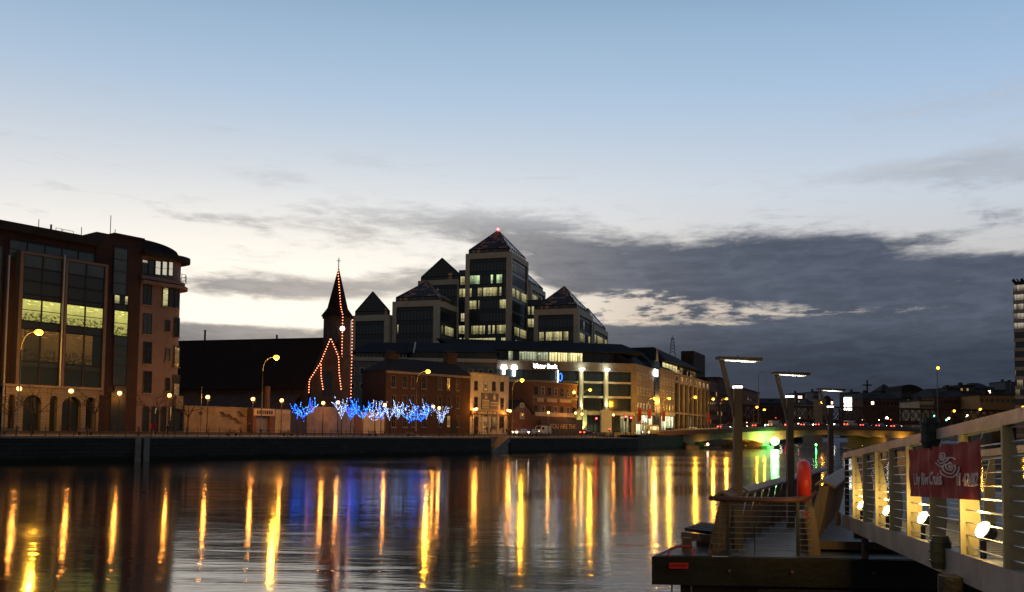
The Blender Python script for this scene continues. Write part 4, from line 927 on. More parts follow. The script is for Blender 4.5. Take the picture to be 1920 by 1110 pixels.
# river side of the corner
F = S3
zt = F.Z(1191, 684, 0)
bs = thing('stone_corner_office', 'cream stone corner office with rows of narrow windows and bright yellow shopfronts', 'office building', F.W(11, 0, 4.2))
zt3 = F.Z(1191, 684, 0); u1 = F.U(1226, 0)
m = MB().mat(ASH); m.box(F, .4, u1, 0, 20, 3.8, zt3 - .2); wl = m.build('wall', bs); m = MB().mat(COPE); m.box(F, .3, u1 + .2, -.35, 20.2, zt3 - .2, zt3 + .3); m.box(F, .3, u1, -.2, 0, zt3 - 2.3, zt3 - 2.0); m.build('cornice', wl)
for row, (y0, y1) in enumerate(((699, 712), (726, 740), (755, 770))):
    for k in range(5):
        x = 1195 + k * 5.6; h = (2175 - x); zz0 = F.Z(1197, y1, 0); zz1 = F.Z(1197, y0, 0); u = F.U(x, 0); window(wl, F, u - .2, u + 1.3, zz0, zz1, 0, LG_LO if row == 2 else GLASS, FRAMEW, 1, 2, t=.2, sill=COPE, k=k)
a, b = F.U(1200, 0), F.U(1222, 0); zz = F.Z(1200, 778, 0); band(bs, F, a, b, 4.4, zz, 0, LG_SHOP, 1, 6, FRAMEW, 'shop_window'); m = MB().mat(BCR); m.box(F, 1, u1, -.5, 0, zz + .2, zz + 1.1); m.build('shop_fascia', bs)
m = MB().mat(SLATE); m.hexa([F.W(0, .5, zt3 + .3), F.W(u1, .5, zt3 + .3), F.W(u1, 19, zt3 + .3), F.W(0, 19, zt3 + .3), F.W(1, 8, zt3 + 5.5), F.W(u1, 8, zt3 + 5.5), F.W(u1, 12, zt3 + 5.5), F.W(1, 12, zt3 + 5.5)]); m.build('roof', bs)
# glass entrance bay with lit white lantern
ga = F.U(1226, 0); gb = F.U(1235, 0); zg = F.Z(1230, 672, 0)
be = thing('entrance_tower', 'narrow dark glass entrance bay with a pointed pale fin and a glowing white sign', 'entrance tower', F.W((ga + gb) / 2, 0, 4.2))
m = MB().mat(GLASSB); m.box(F, ga, gb, -.3, 16, 3.8, zg - 1); m.build('glass_shaft', be)
m = MB().mat(CREAM); c = F.U(1231, -.4); m.hexa([F.W(c - .9, -.8, zg - 1), F.W(c + .9, -.8, zg - 1), F.W(c + .9, -.3, zg - 1), F.W(c - .9, -.3, zg - 1), F.W(c - .1, -.6, zg + 3.4), F.W(c + .1, -.6, zg + 3.4), F.W(c + .1, -.4, zg + 3.4), F.W(c - .1, -.4, zg + 3.4)]); m.build('fin', be)
a, b, z0, z1 = P2(F, -.6, 1227, 692, 1232, 705); m = MB().mat(L_SIGN); m.box(F, a, b, -.9, -.5, z0, z1); m.build('sign', be)
u2 = F.U(1264, 0); z2 = F.Z(1237, 692, 0)
b2 = thing('stone_river_office', 'pale stone river front with rows of arched narrow windows right of the glass entrance', 'office building', F.W((gb + u2) / 2, 0, 4.2))
m = MB().mat(ASH); m.box(F, gb, u2, 0, 18, 3.8, z2); wl = m.build('wall', b2); m = MB().mat(COPE); m.box(F, gb, u2 + .2, -.35, 18, z2, z2 + .4); m.build('cornice', wl)
for row, (y0, y1) in enumerate(((707, 720), (731, 745), (757, 771))):
    for k in range(5):
        u = gb + (u2 - gb) * (k + .5) / 5; z0, z1 = F.Z(1240, y1, 0), F.Z(1240, y0, 0); window(wl, F, u - .9, u + .9, z0, z1, 0, LG_LO if row == 2 else GLASS, FRAMEW, 1, 2, t=.25, sill=COPE, k=k + 5)
zz = F.Z(1245, 780, 0); band(b2, F, gb + 3, u2 - 2, 4.4, zz, 0, LG_SHOP, 2, 5, FRAMEW, 'shop_window'); m = MB().mat(BCR); m.box(F, gb + 2, u2 - 1, -.5, 0, zz + .1, zz + 1.4); m.build('shop_fascia', b2)
m = MB().mat(SLATE); m.hexa([F.W(gb, .5, z2 + .4), F.W(u2 + 4, .5, z2 + .4), F.W(u2 + 4, 18, z2 + .4), F.W(gb, 18, z2 + .4), F.W(gb, 9, z2 + 7), F.W(u2 + 4, 9, z2 + 6), F.W(u2 + 4, 12, z2 + 6), F.W(gb, 12, z2 + 7)]); m.build('roof', b2)
u3 = F.U(1330, 0); z3 = F.Z(1266, 701, 0)
b3 = thing('curved_attic_office', 'stone office block with tall dark bays and lit attic rooms under an overhanging roof', 'office building', F.W((u2 + u3) / 2, 0, 4.2))
m = MB().mat(ASH); m.box(F, u2, u3, .9, 20, 3.8, z3)
for k in range(9):
    u = u2 + (u3 - u2) * k / 8; m.box(F, u - 1.0 + (1.0 if k == 0 else 0), u + 1.0 - (1.0 if k == 8 else 0), 0, .9, 3.8, z3 - 3.2)
m.box(F, u2, u3, 0, .9, z3 - 3.2, z3); wl = m.build('wall', b3)
m = MB().mat(COPE); m.box(F, u2, u3 + .3, -.4, .3, z3, z3 + .4); m.box(F, u2, u3, -.3, 0, F.Z(1266, 776, 0), F.Z(1266, 773, 0)); m.build('cornice', wl)
for k in range(8):
    a, b = u2 + (u3 - u2) * k / 8 + 1.1, u2 + (u3 - u2) * (k + 1) / 8 - 1.1; z0, z1 = F.Z(1266, 771, 0), z3 - 3.6
    band(b3, F, a, b, z0, z1, .9, LG_OFF, k, 3, FRAMED, hb=3); window(wl, F, a + 1.2, b - 1.2, z3 - 2.8, z3 - .5, -.02, LG_WRM, FRAMEW, 1, 1, t=.2, k=k + 60)
    band(b3, F, a, b, 4.5, z0 - 1.6, .9, LG_LO, k + 20, 3, FRAMED, 'shop_window')
za, zb_ = z3 + .5, F.Z(1262, 685, 3)
m = MB().mat(SPAN); m.box(F, u2 - 6, u3 - 12, 3.05, 18, za, zb_ + .4); at = m.build('attic', b3)
for k in range(10):
    a, b = u2 - 6 + (u3 - u2 - 8) * k / 10, u2 - 6 + (u3 - u2 - 8) * (k + 1) / 10; band(at, F, a, b, za + .3, zb_, 3, LG_ATT if k < 4 else LG_WRM, k, 4, FRAMED, t=.1)
m = MB().mat(SLATE); m.hexa([F.W(u2 - 9, .8, zb_ + .4), F.W(u3 - 4, .8, zb_ + .4), F.W(u3 - 4, 20, zb_ + .4), F.W(u2 - 9, 20, zb_ + .4), F.W(u2 - 7, 6, zb_ + 5.5), F.W(u3 - 20, 9, zb_ + 5.5), F.W(u3 - 20, 16, zb_ + 5.5), F.W(u2 - 7, 16, zb_ + 5.5)]); m.build('roof', b3)
m = MB().mat(BRK_D); a = F.U(1300, 14); m.box(F, a, F.U(1322, 14), 14, 20, z3, F.Z(1318, 665, 14)); m.build('plant_room', b3)
# brick blocks further up the quay
data = [('brown brick apartment block between the curved office and the bridge lamps', 1331, 1347, 712), ('tall dark brick block stepping up behind the first steel pontoon lamp', 1348, 1366, 709), ('red brick block seen between the first and second pontoon lamps', 1394, 1424, 729)]
for i, (lab, xa, xb, yt) in enumerate(data):
    vv = 0 if i < 2 else 10; a, b = F.U(xa, vv), F.U(xb, vv); z = F.Z(xa, yt, vv)
    t = thing('brick_apartment_block', lab, 'apartment block', F.W((a + b) / 2, vv, 4.2)); m = MB().mat((BRK_B, BRK_D, BRK_R)[i]); m.box(F, a, b, vv, vv + 20, 3.8, z); wl = m.build('wall', t)
    m = MB().mat(LEADC); m.box(F, a, b, vv - .4, vv + 20, z, z + .6); m.build('roof', t)
    for r in range(5):
        for k in range(6): u = a + (b - a) * (k + .5) / 6; window(wl, F, u - 1.2, u + 1.2, 9 + r * 4.2, 11.2 + r * 4.2, vv, LG_WRM if (r * 7 + k * 3 + i) % 11 == 0 else GLASS, FRAMED, 1, 1, k=k + r * 6) if 11.5 + r * 4.2 < z else None
    band(t, F, a + 1, b - 1, 4.6, 7.8, vv, LG_WRM, i, 6, FRAMED, 'shop_window')

# left stone wing of the bank complex behind the terrace
p = atY(768, 800, 236); F = Frame((p.x, p.y), 88)
wg = thing('stone_office_wing', 'grey stone office wing with small square windows between church spire and brick terrace', 'office building', F.W(-8, 0, 4))
a = F.U(652, 0); zt = F.Z(700, 676, 0); m = MB().mat(ASHG); m.box(F, a, F.U(930, 0), 0, 16, 3.8, zt); wl = m.build('wall', wg)
m = MB().mat(CREAM); m.box(F, a, F.U(930, 0), -.3, .2, zt - .1, zt + .9); m.build('parapet', wl)
zz0, zz1 = F.Z(700, 673, 2), F.Z(700, 663, 2); m = MB().mat(SPAN); a2 = F.U(665, 2); b2_ = F.U(760, 2); m.box(F, a2, b2_, 2.05, 14, zt, zz1 + .3); at = m.build('attic', wg)
band(at, F, a2, b2_, zz0, zz1, 2, LG_OFF, 3, 14, CREAM, t=.2)
zr = F.Z(720, 642, 8); m = MB().mat(SLATE); a2 -= 1.5; b2_ += 2
r0, r1 = F.U(690, 8), F.U(776, 8)
m.face([F.W(a2, .8, zz1 + .2), F.W(b2_, .8, zz1 + .2), F.W(r1, 8, zr), F.W(r0, 8, zr)]); m.face([F.W(a2, 16, zz1 + .2), F.W(a2, .8, zz1 + .2), F.W(r0, 8, zr)]); m.face([F.W(b2_, 16, zz1 + .2), F.W(a2, 16, zz1 + .2), F.W(r0, 8, zr), F.W(r1, 8, zr)])
m.face([F.W(b2_, .8, zz1 + .2), F.W(b2_, 16, zz1 + .2), F.W(r1, 8, zr)])
b4, r2 = F.U(935, 0), F.U(905, 9); z5 = F.Z(840, 660, 1); z6 = F.Z(840, 643, 9)
m.face([F.W(b2_ - 1.5, 1, z5), F.W(b4, 1, z5), F.W(r2, 9, z6), F.W(b2_ - 3, 9, z6)]); m.face([F.W(b4, 1, z5), F.W(b4, 16, z5), F.W(r2, 9, z6)]); m.face([F.W(b4, 16, z5), F.W(b2_ - 1.5, 16, z5), F.W(b2_ - 3, 9, z6), F.W(r2, 9, z6)])
m.mat(SPAN); m.box(F, b2_ - 1, b4 - .6, 1.6, 15, zt, z5 - .05)
m.build('roof', wg)
m = MB().mat(CREAM); m.tube([F.W(b2_, .6, zz1 + .3), F.W(r1, 8, zr + .1)], .25, 5); m.build('verge', wg)
for row, (y0, y1) in enumerate(((689, 703), (719, 730))):
    for k in range(18):
        x = 656 + k * 18.9 * .98
        if x > 925: break
        a_, b_, z0, z1 = P2(F, 0, x, y0, x + 9.5, y1); z0 = F.Z(700, y1, 0); z1 = F.Z(700, y0, 0)
        window(wl, F, a_, b_, z0, z1, 0, LG_WRM if (row == 0 and k in (2, 3)) else GLASS, CREAM, 1, 1, t=.22, k=k)
# ------------------------------------------------------------------ street lamps
def tall_lamp(head_mat=L_SOD, h=13.6, arm=2.1, r=.52, e=3000):
    t = thing('street_lamp', 'x', 'street lamp', group='tall sodium street lamps')
    m = MB().mat(POLE); m.tube([(0, 0, 0), (0, 0, 1.2)], [.17, .15], 10); m.tube([(0, 0, 1.2), (0, 0, h * .55), (0, 0, h - 2.4)], [.11, .09, .075], 10); m.build('pole', t, smooth=True)
    m = MB().mat(POLE); pts = [(0, 0, h - 2.4)]
    for i in range(1, 9): a = math.pi / 2 * i / 8; pts.append((arm * .72 * (1 - math.cos(a)), 0, h - 2.4 + 2.3 * math.sin(a)))
    pts.append((arm, 0, h)); m.tube(pts, .065, 8); m.build('arm', t, smooth=True)
    m = MB().mat(POLE)
    m.hexa([Vector(q) for q in ((arm - .35, -.17, h - .02), (arm + .6, -.2, h - .02), (arm + .6, .2, h - .02), (arm - .35, .17, h - .02), (arm - .3, -.1, h + .2), (arm + .5, -.12, h + .16), (arm + .5, .12, h + .16), (arm - .3, .1, h + .2))]); hd = m.build('lamp_head', t)
    m = MB().mat(head_mat); m.ball((arm + .15, 0, h - .12), r, 12, 8, .75); m.build('bulb', hd)
    lamp_point(t, (arm + .15, 0, h - .75), e, (1, .43, .03), .3)
    return t
def globe_lamp():
    t = thing('globe_lamp', 'x', 'street lamp', group='globe lamps along the promenade')
    m = MB().mat(STEELD); m.tube([(0, 0, 0), (0, 0, .5), (0, 0, .55), (0, 0, 5.5)], [.14, .12, .075, .055], 8); m.build('pole', t)
    m = MB().mat(STEELD); m.tube([(0, 0, 5.5), (0, 0, 5.62)], [.06, .2], 8); m.tube([(-.0, 0, 5.25), (.35, 0, 5.35), (.45, 0, 5.55)], .03, 5); m.build('bracket', t)
    m = MB().mat(L_GLOBE); m.ball((0, 0, 5.86), .33, 10, 8); g = m.build('globe', t)
    m = MB().mat(STEELD); m.tube([(0, 0, 6.14), (0, 0, 6.25)], [.3, .05], 10); m.build('cap', t)
    lamp_point(t, (0, -.5, 5.8), 400, (1, .36, .05), .2)
    return t
def foot(px, v, F=Q): u = F.U(px, v, 800); z = gz(v) if F is Q else 4.24; return F.W(u, v, z)
TL = tall_lamp(); used = False
tl = [(33, 4.6, 'tall orange street lamp in front of the dark office block, leftmost on the quay', 1.0), (490, 4.6, 'tall orange street lamp standing beside the brick kiosk gateway', .97),
      (780, 4.6, 'tall orange street lamp behind the blue and white lit trees', .97), (960, 4.6, 'tall orange street lamp between the pub and the gabled brick house', .97), (1092, 15, 'tall orange street lamp in front of the first lit column of the bank', .93)]
for px, v_, lab, sc in tl:
    o = place(TL, used, foot(px, v_), 0, lab); o.scale = (sc, sc, sc); used = True
TLB = tall_lamp(e=5200); TLu = False
for px, v_, lab, h in ((1215, -9, 'tall orange street lamp before the cream stone corner office', .80), (1243, -10, 'second tall orange street lamp before the cream stone fronts', .84), (1292, -10, 'tall orange street lamp before the curved attic office', .98),
                     (1326, -10, 'tall orange street lamp at the far end of the curved attic office', 1.02), (1351, -10, 'last tall orange street lamp before the brick blocks', 1.1)):
    o = place(TLB, TLu, foot(px, v_, S3), 0, lab); TLu = True; o.scale = (h, h, h)
GLB = globe_lamp(); used = False
gl = [(33, 8.6, 'globe lamp below the leftmost tall street lamp'), (131, 8.6, 'globe lamp in front of the widest arch of the arcade'), (222, 8.6, 'globe lamp in front of the stair tower of the office block'), (316, 8.6, 'globe lamp before the rounded corner building'),
      (388, 8.6, 'globe lamp at the left end of the graffiti wall'), (473, 8.6, 'globe lamp left of the kiosk sign board'), (527, 8.6, 'globe lamp before the pale poster wall'), (605, 6.5, 'globe lamp between the lone blue tree and the white tree'),
      (633, 12.5, 'globe lamp just left of the white lit tree'), (721, 9, 'globe lamp half hidden among the lit trees'), (812, 10, 'globe lamp left of the last white lit tree'), (823, 6.5, 'globe lamp touching the last white lit tree'),
      (889, 6.5, 'globe lamp by the left corner of the pub'), (893, 14.8, 'small globe lamp close to the pub wall on its left'), (952, 14.8, 'globe lamp at the right corner of the pub'), (956, 7, 'globe lamp right of the pub near the kerb'),
      (1028, 7, 'globe lamp before the brick warehouse'), (1079, 12.5, 'globe lamp at the right end of the brick warehouse'), (1091, 7, 'globe lamp before the first lit column plinth'), (1150, 9, 'small globe lamp right of the second lit column')]
for px, v_, lab in gl: place(GLB, used, foot(px, v_), 0, lab); used = True

# ------------------------------------------------------------------ promenade railing
def railing(ua_, ub_, label):
    n = int(abs(ub_ - ua_) / 1.75); n = min(n, 98)
    t = thing('promenade_railing', label, 'railing', Q.W((ua_ + ub_) / 2, .45, 3.5), group='iron railings along the quay edge')
    for k in range(n + 1):
        u = ua_ + (ub_ - ua_) * k / n; m = MB().mat(STEELD)
        pts = [Q.W(u, .45 - .12 * math.sin(f * math.pi) , 3.5 + 1.35 * f) for f in (0, .25, .5, .75, 1)]
        m.tube(pts, .055, 5); m.build('post', t)
    for h in (.5, 1.0): m = MB().mat(STEELD); m.tube([Q.W(ua_, .42, 3.5 + h), Q.W(ub_, .42, 3.5 + h)], .025, 5); m.build('rail', t)
railing(Q.U(-25), Q.U(262), 'dark iron railing on the quay edge below the office blocks')
railing(Q.U(264), Q.U(560), 'dark iron railing on the quay edge before the graffiti wall')
railing(Q.U(562), Q.U(921), 'dark iron railing on the quay edge before the lit trees and pub')
railing(Q.U(957), Q.U(1190), 'dark iron railing on the quay edge right of the river steps')

# ------------------------------------------------------------------ trees
def branches(rng, base, h, spread, levels=3, n0=5, up=.6, trunk_r=.11, trunk_f=.45):
    """list of tapered segments (p0,p1,r0,r1,level)"""
    segs = []; top = base + Vector((rng.uniform(-.1, .1), rng.uniform(-.1, .1), h * trunk_f))
    segs.append((base, top, trunk_r, trunk_r * .75, 0))
    def grow(p, d, L, r, lv):
        n = 3; q = p
        for i in range(n):
            d2 = (d + Vector((rng.uniform(-.25, .25), rng.uniform(-.25, .25), rng.uniform(-.1, .28)))).normalized(); e = q + d2 * L / n
            segs.append((q, e, r * (1 - i * .22), r * (1 - (i + 1) * .22), lv))
            if lv < levels:
                for _ in range(1 if i < 2 else 2):
                    dd = (d2 * .7 + Vector((rng.uniform(-1, 1), rng.uniform(-1, 1), rng.uniform(-.7, .6)))).normalized(); grow(e, dd, L * .58, r * .55, lv + 1)
            q = e; d = d2
    for k in range(n0):
        a = 2 * math.pi * (k + rng.random() * .6) / n0
        d = Vector((math.cos(a) * spread, math.sin(a) * spread, up + rng.uniform(-.1, .4))).normalized(); grow(top - Vector((0, 0, rng.uniform(0, h * .08))), d, h * (1 - trunk_f) * rng.uniform(.65, .95), trunk_r * .6, 1)
    return segs, top
def bare_tree(name, label, loc, h, seed, spread=.9, levels=3, group='bare street trees'):
    rng = random.Random(seed); t = thing(name, label, 'tree', loc, group=group); segs, top = branches(rng, Vector(loc), h, spread, levels)
    m = MB().mat(BARK); m.tube([segs[0][0], segs[0][1]], [segs[0][2], segs[0][3]], 8); m.build('trunk', t)
    m = MB().mat(BARK)
    for p, q, a, b, lv in segs[1:]: m.tube([p, q], [max(a, .012), max(b, .01)], 4 if lv > 1 else 5, cap=False)
    m.build('crown', t); return t, segs
for px, v_, h, lab, sd_ in ((62, 6.5, 6.6, 'bare street tree in front of the arcade, left of the widest arch', 2), (292, 6.5, 7.0, 'bare street tree before the rounded corner building', 3), (352, 7, 6.8, 'bare street tree at the corner of the graffiti wall', 5),
                         (732, 11, 5.6, 'small bare tree before the pale lit boards', 9), (20, 12, 5, 'slender bare tree at the far left of the arcade', 11), (178, 11, 6, 'bare street tree at the right end of the arcade', 12)):
    bare_tree('street_tree', lab, foot(px, v_), h, sd_)
def lit_tree(label, px, ytop, v_, col, seed, spread=.9, mix=None, w=1.0, n0=5, up=.6):
    loc = foot(px, v_); rng = random.Random(seed); ztop = Q.Z(px, ytop, v_); h = ztop - loc.z
    t = thing('lit_tree', label, 'tree', loc, group='street trees wrapped in christmas lights'); segs, top = branches(rng, Vector(loc), h * .98, spread * 1.05, 2, n0 + 2, up * .6, .09, .50)
    segs = [segs[0]] + [(Vector(loc) + Vector(((p - Vector(loc)).x * w * .82, (p - Vector(loc)).y * w * .82, (p - Vector(loc)).z)), Vector(loc) + Vector(((q - Vector(loc)).x * w * .82, (q - Vector(loc)).y * w * .82, (q - Vector(loc)).z)), a, b, lv) for p, q, a, b, lv in segs[1:]]
    zm = max(s[1].z for s in segs); k_ = (ztop - top.z) / (zm - top.z)
    fx = lambda p: Vector((p.x, p.y, top.z + (p.z - top.z) * k_)) if p.z > top.z - h * .1 else p
    segs = [segs[0]] + [(fx(p), fx(q), a, b, lv) for p, q, a, b, lv in segs[1:]]
    m = MB().mat(BARK); m.tube([segs[0][0], segs[0][1]], [segs[0][2], segs[0][3]], 8); m.build('trunk', t)
    m = MB().mat(BARK)
    for p, q, a, b, lv in segs[1:]: m.tube([p, q], [max(a, .012), max(b, .01)], 4, cap=False)
    m.build('crown', t)
    m = MB()
    for p, q, a, b, lv in segs[1:]:
        L = (q - p).length; n = max(1, int(L / .17)); cc = mix if (mix and (lv + int(p.x * 2)) % 2) else col
        if lv == 2 and rng.random() < .25: continue
        m.mat(cc)
        for i in range(n):
            if rng.random() < .10: continue
            s = p.lerp(q, (i + rng.random()) / n) + Vector((rng.uniform(-.05, .05), rng.uniform(-.05, .05), rng.uniform(-.05, .05))); r = rng.uniform(.04, .075)
            m.face([s + Vector((-r, 0, -r)), s + Vector((r, 0, -r)), s + Vector((0, r, r))]); m.face([s + Vector((r, 0, -r)), s + Vector((-r, 0, -r)), s + Vector((0, -r, r))]); m.face([s + Vector((-r, 0, -r)), s + Vector((0, -r, r)), s + Vector((0, r, r))]); m.face([s + Vector((r, 0, -r)), s + Vector((0, r, r)), s + Vector((0, -r, r))])
    m.build('light_string', t)
for a in (('lone tree wrapped in blue lights, left of the church porch', 568, 739, 7, L_BLUE, 21, 1.1, L_CYAN, .9, 5, .35),
          ('tree with a single tall plume of white lights right of the church tower', 640, 742, 6, L_WLED, 22, .7, None, .8, 4, .7),
          ('deep blue lit tree just right of the white plume tree', 657, 746, 8, L_BLUE, 23, .8, None, .65, 5, .8),
          ('bright blue lit tree with two upright branches, before the brick pier', 680, 745, 6.5, L_BLUE, 24, .8, L_CYAN, .75, 5, .9),
          ('white lit tree standing left of the pale lit boards', 703, 749, 6.5, L_WLED, 25, .95, None, .85, 5, .6),
          ('half blue and half white lit tree before the pale lit boards', 714, 751, 9, L_BLUE, 26, .8, L_WLED, .6, 4, .9),
          ('thinly lit white tree before the right end of the pale boards', 730, 749, 7, L_WLED, 27, .9, None, .7, 4, .8),
          ('thinly lit tall white tree before the left end of the brick terrace', 747, 745, 7, L_WLED, 28, .8, None, .7, 4, 1.0),
          ('dense white and blue lit tree left of the tall street lamp', 769, 748, 6.5, L_WLED, 29, .95, L_CYAN, .95, 6, .6),
          ('deep blue lit tree right of the tall street lamp', 788, 757, 6.5, L_BLUE, 30, 1.0, None, .9, 5, .4),
          ('white lit tree with a tall side branch, right of the deep blue tree', 799, 748, 8, L_WLED, 31, .8, L_CYAN, .65, 4, .9),
          ('small white lit tree, last of the row towards the pub', 829, 758, 6.5, L_WLED, 32, 1.0, None, .8, 5, .5)):
    lit_tree(*a)

# ------------------------------------------------------------------ people
def person(label, loc, rz, jacket, trousers, h=1.74, stride=.18, arms=.1, group='people on the promenade'):
    j = mk('cloth_%s' % jacket[0], jacket[1], .9, var=.1); tr = mk('cloth_%s' % trousers[0], trousers[1], .9, var=.1); sk = mk('skin', (.45, .28, .2), .6, var=.05); hr = mk('hair', (.05, .03, .02), .8, var=.1)
    V = [(0, 0, .93), (0, 0, 1.12), (0, 0, 1.38), (0, 0, 1.50), (0, .02, 1.60), (0, .03, 1.70),
         (.10, 0, .90), (.12, stride, .50), (.12, stride * .6, .06), (.12, stride * .6 + .16, .03),
         (-.10, 0, .90), (-.12, -stride * .3, .50), (-.12, -stride * 1.3, .07), (-.12, -stride * 1.3 + .16, .03),
         (.19, 0, 1.41), (.25, -arms, 1.12), (.25, arms, .88), (.25, arms + .05, .80), (-.19, 0, 1.41), (-.25, arms, 1.12), (-.25, arms * 2.5, .9), (-.25, arms * 2.5 + .05, .82)]
    Ed = [(0, 1), (1, 2), (2, 3), (3, 4), (4, 5), (0, 6), (6, 7), (7, 8), (8, 9), (0, 10), (10, 11), (11, 12), (12, 13), (2, 14), (14, 15), (15, 16), (16, 17), (2, 18), (18, 19), (19, 20), (20, 21)]
    Rr = [.15, .14, .17, .06, .09, .085, .10, .065, .045, .04, .10, .065, .045, .04, .07, .05, .04, .035, .07, .05, .04, .035]
    me = bpy.data.meshes.new('p'); me.from_pydata(V, Ed, []); ob = bpy.data.objects.new('p', me); COL.objects.link(ob)
    md = ob.modifiers.new('s', 'SKIN'); 
    for i, sv in enumerate(me.skin_vertices[0].data): sv.radius = (Rr[i], Rr[i] * .8); sv.use_root = i == 0
    ob.modifiers.new('b', 'SUBSURF').levels = 1
    dg = bpy.context.evaluated_depsgraph_get(); m2 = bpy.data.meshes.new_from_object(ob.evaluated_get(dg)); bpy.data.objects.remove(ob)
    m2.name = 'person'; m2.materials.clear()
    for x in (j, tr, sk, hr): m2.materials.append(x)
    for p in m2.polygons:
        c = p.center; p.material_index = 3 if (c.z > 1.68 or (c.z > 1.58 and c.y < -.0)) else 2 if (c.z > 1.47 or (abs(c.x) > .2 and c.z < .86)) else 1 if c.z < .92 else 0
        p.use_smooth = True
    o = bpy.data.objects.new('person', m2); COL.objects.link(o); o.location = loc; o.rotation_euler = (0, 0, rz); o.scale = (h / 1.74,) * 3
    tag(o, label, 'person', group); return o
RJ = ('red', (.45, .03, .03)); BJ = ('black', (.02, .02, .022)); GJ = ('grey', (.08, .08, .09)); NV = ('navy', (.025, .03, .06)); TN = ('tan', (.2, .14, .08))
for lab, px, v_, rz, j, t_, h in (('person in a red jacket by the pub door', 894, 12.6, .4, RJ, BJ, 1.75), ('person in black standing before the pub, left of the group', 914, 11, 1.2, BJ, BJ, 1.72), ('person in grey beside the left figure before the pub', 920, 11.6, -1, GJ, NV, 1.7),
                         ('person in a navy coat at the right pub window', 944, 9, 2.2, NV, BJ, 1.76), ('tall person in black at the right corner of the pub', 950, 8, -.6, BJ, GJ, 1.85), ('person in grey by the far right pub corner', 955, 9.5, 1, GJ, BJ, 1.7),
                         ('person in dark clothes walking before the rounded corner building', 315, 6, 1.5, BJ, NV, 1.75), ('person in a tan coat beside the bench at the graffiti wall', 452, 5.6, -1.3, TN, BJ, 1.68), ('person in navy standing left of the kiosk gateway', 468, 10, 1.6, NV, BJ, 1.75)):
    person(lab, foot(px, v_), rz, j, t_, h)

# ------------------------------------------------------------------ benches, lifebuoy station, signals, signs
def bench():
    t = thing('bench', 'x', 'bench', group='benches on the promenade')
    for x in (-.8, .8): m = MB().mat(STEELD); m.box(L0, x - .05, x + .05, -.25, .25, 0, .42); m.build('leg', t)
    m = MB().mat(TIMB); [m.box(L0, -1, 1, -.25 + .17 * k, -.12 + .17 * k, .43, .48) for k in range(3)]; m.build('seat', t)
    m = MB().mat(TIMB); [m.box(L0, -1, 1, .24, .28, .56 + .17 * k, .68 + .17 * k) for k in range(2)]; m.build('backrest', t); return t
bn = bench(); used = False
for px, v_, lab in ((20, 5.5, 'bench at the foot of the leftmost tall lamp'), (435, 5.5, 'bench before the graffiti wall'), (540, 5.5, 'bench before the pale poster wall'), (700, 6, 'bench below the white and blue trees'), (160, 6, 'low bench before the slim right arch'), (770, 6, 'bench before the brick terrace')):
    place(bn, used, foot(px, v_), math.radians(90) - math.atan2(Q.e.x, Q.e.y), lab); used = True
ls = thing('lifebuoy_station', 'red lifebuoy box on a pale post before the rounded corner building', 'lifebuoy box', foot(288, 2))
p = foot(288, 2); m = MB().mat(FRAMEW); m.tube([p, p + Vector((0, 0, 1.2))], .05, 6); m.build('post', ls)
m = MB().mat(mk('red_plastic', (.5, .02, .02), .4)); m.box(Q, Q.U(288, 2) - .4, Q.U(288, 2) + .4, 1.85, 2.1, 4.4, 5.3); m.build('housing', ls)
def traffic_light(lit=0):
    t = thing('traffic_light', 'x', 'traffic light', group='traffic lights at the bridge junction'); m = MB().mat(STEELD); m.tube([(0, 0, 0), (0, 0, 3.3)], .08, 8); m.build('pole', t)
    m = MB().mat(STEELD); m.box(L0, -.2, .2, -.12, .2, 3.2, 4.3); m.box(L0, -.32, .32, .2, .23, 3.05, 4.45); b = m.build('signal_box', t)
    for k in range(3): m = MB().mat(L_RED if k == 2 else GLASS) if lit == 0 else MB().mat(L_GSIG if k == 0 else GLASS); m.ball((0, -.13, 3.4 + k * .35), .17 if (k == 2 and lit == 0) or (lit and k == 0) else .11, 8, 6); m.build('lens', b)
    return t
tr = traffic_light(); used = False
for px, v_, sc, lab in ((1118, 9, 1.15, 'traffic light showing red before the bank shopfront, left one'), (1173, 9, 1.35, 'large traffic light showing red before the bank corner'), (1183, 11.5, 1.25, 'smaller traffic light showing red just right of the large one'), (1143, 3, .55, 'low red light by the kerb under the second lit column')):
    o = place(tr, used, foot(px, v_), 0, lab); o.scale = (sc, sc, sc); used = True
tr2 = traffic_light(1); used = False
for px, v_, lab in ((1372, -12, 'green traffic light at the far side of the road bridge'), (1392, -16, 'green traffic light between the first and second pontoon lamp')):
    o = place(tr2, used, foot(px, v_, S3), 0, lab); used = True
pst = thing('parking_sign', 'round sign on a tall thin pole at the left end of the graffiti wall', 'road sign', foot(376, 9)); p = foot(376, 9)
m = MB().mat(POLE); m.tube([p, p + Vector((0, 0, 7.5))], .05, 6); m.build('pole', pst); m = MB().mat(BRK_R); m.tube([p + Vector((0, -.06, 3.2)), p + Vector((0, -.1, 3.2))], .35, 12); m.build('disc', pst)
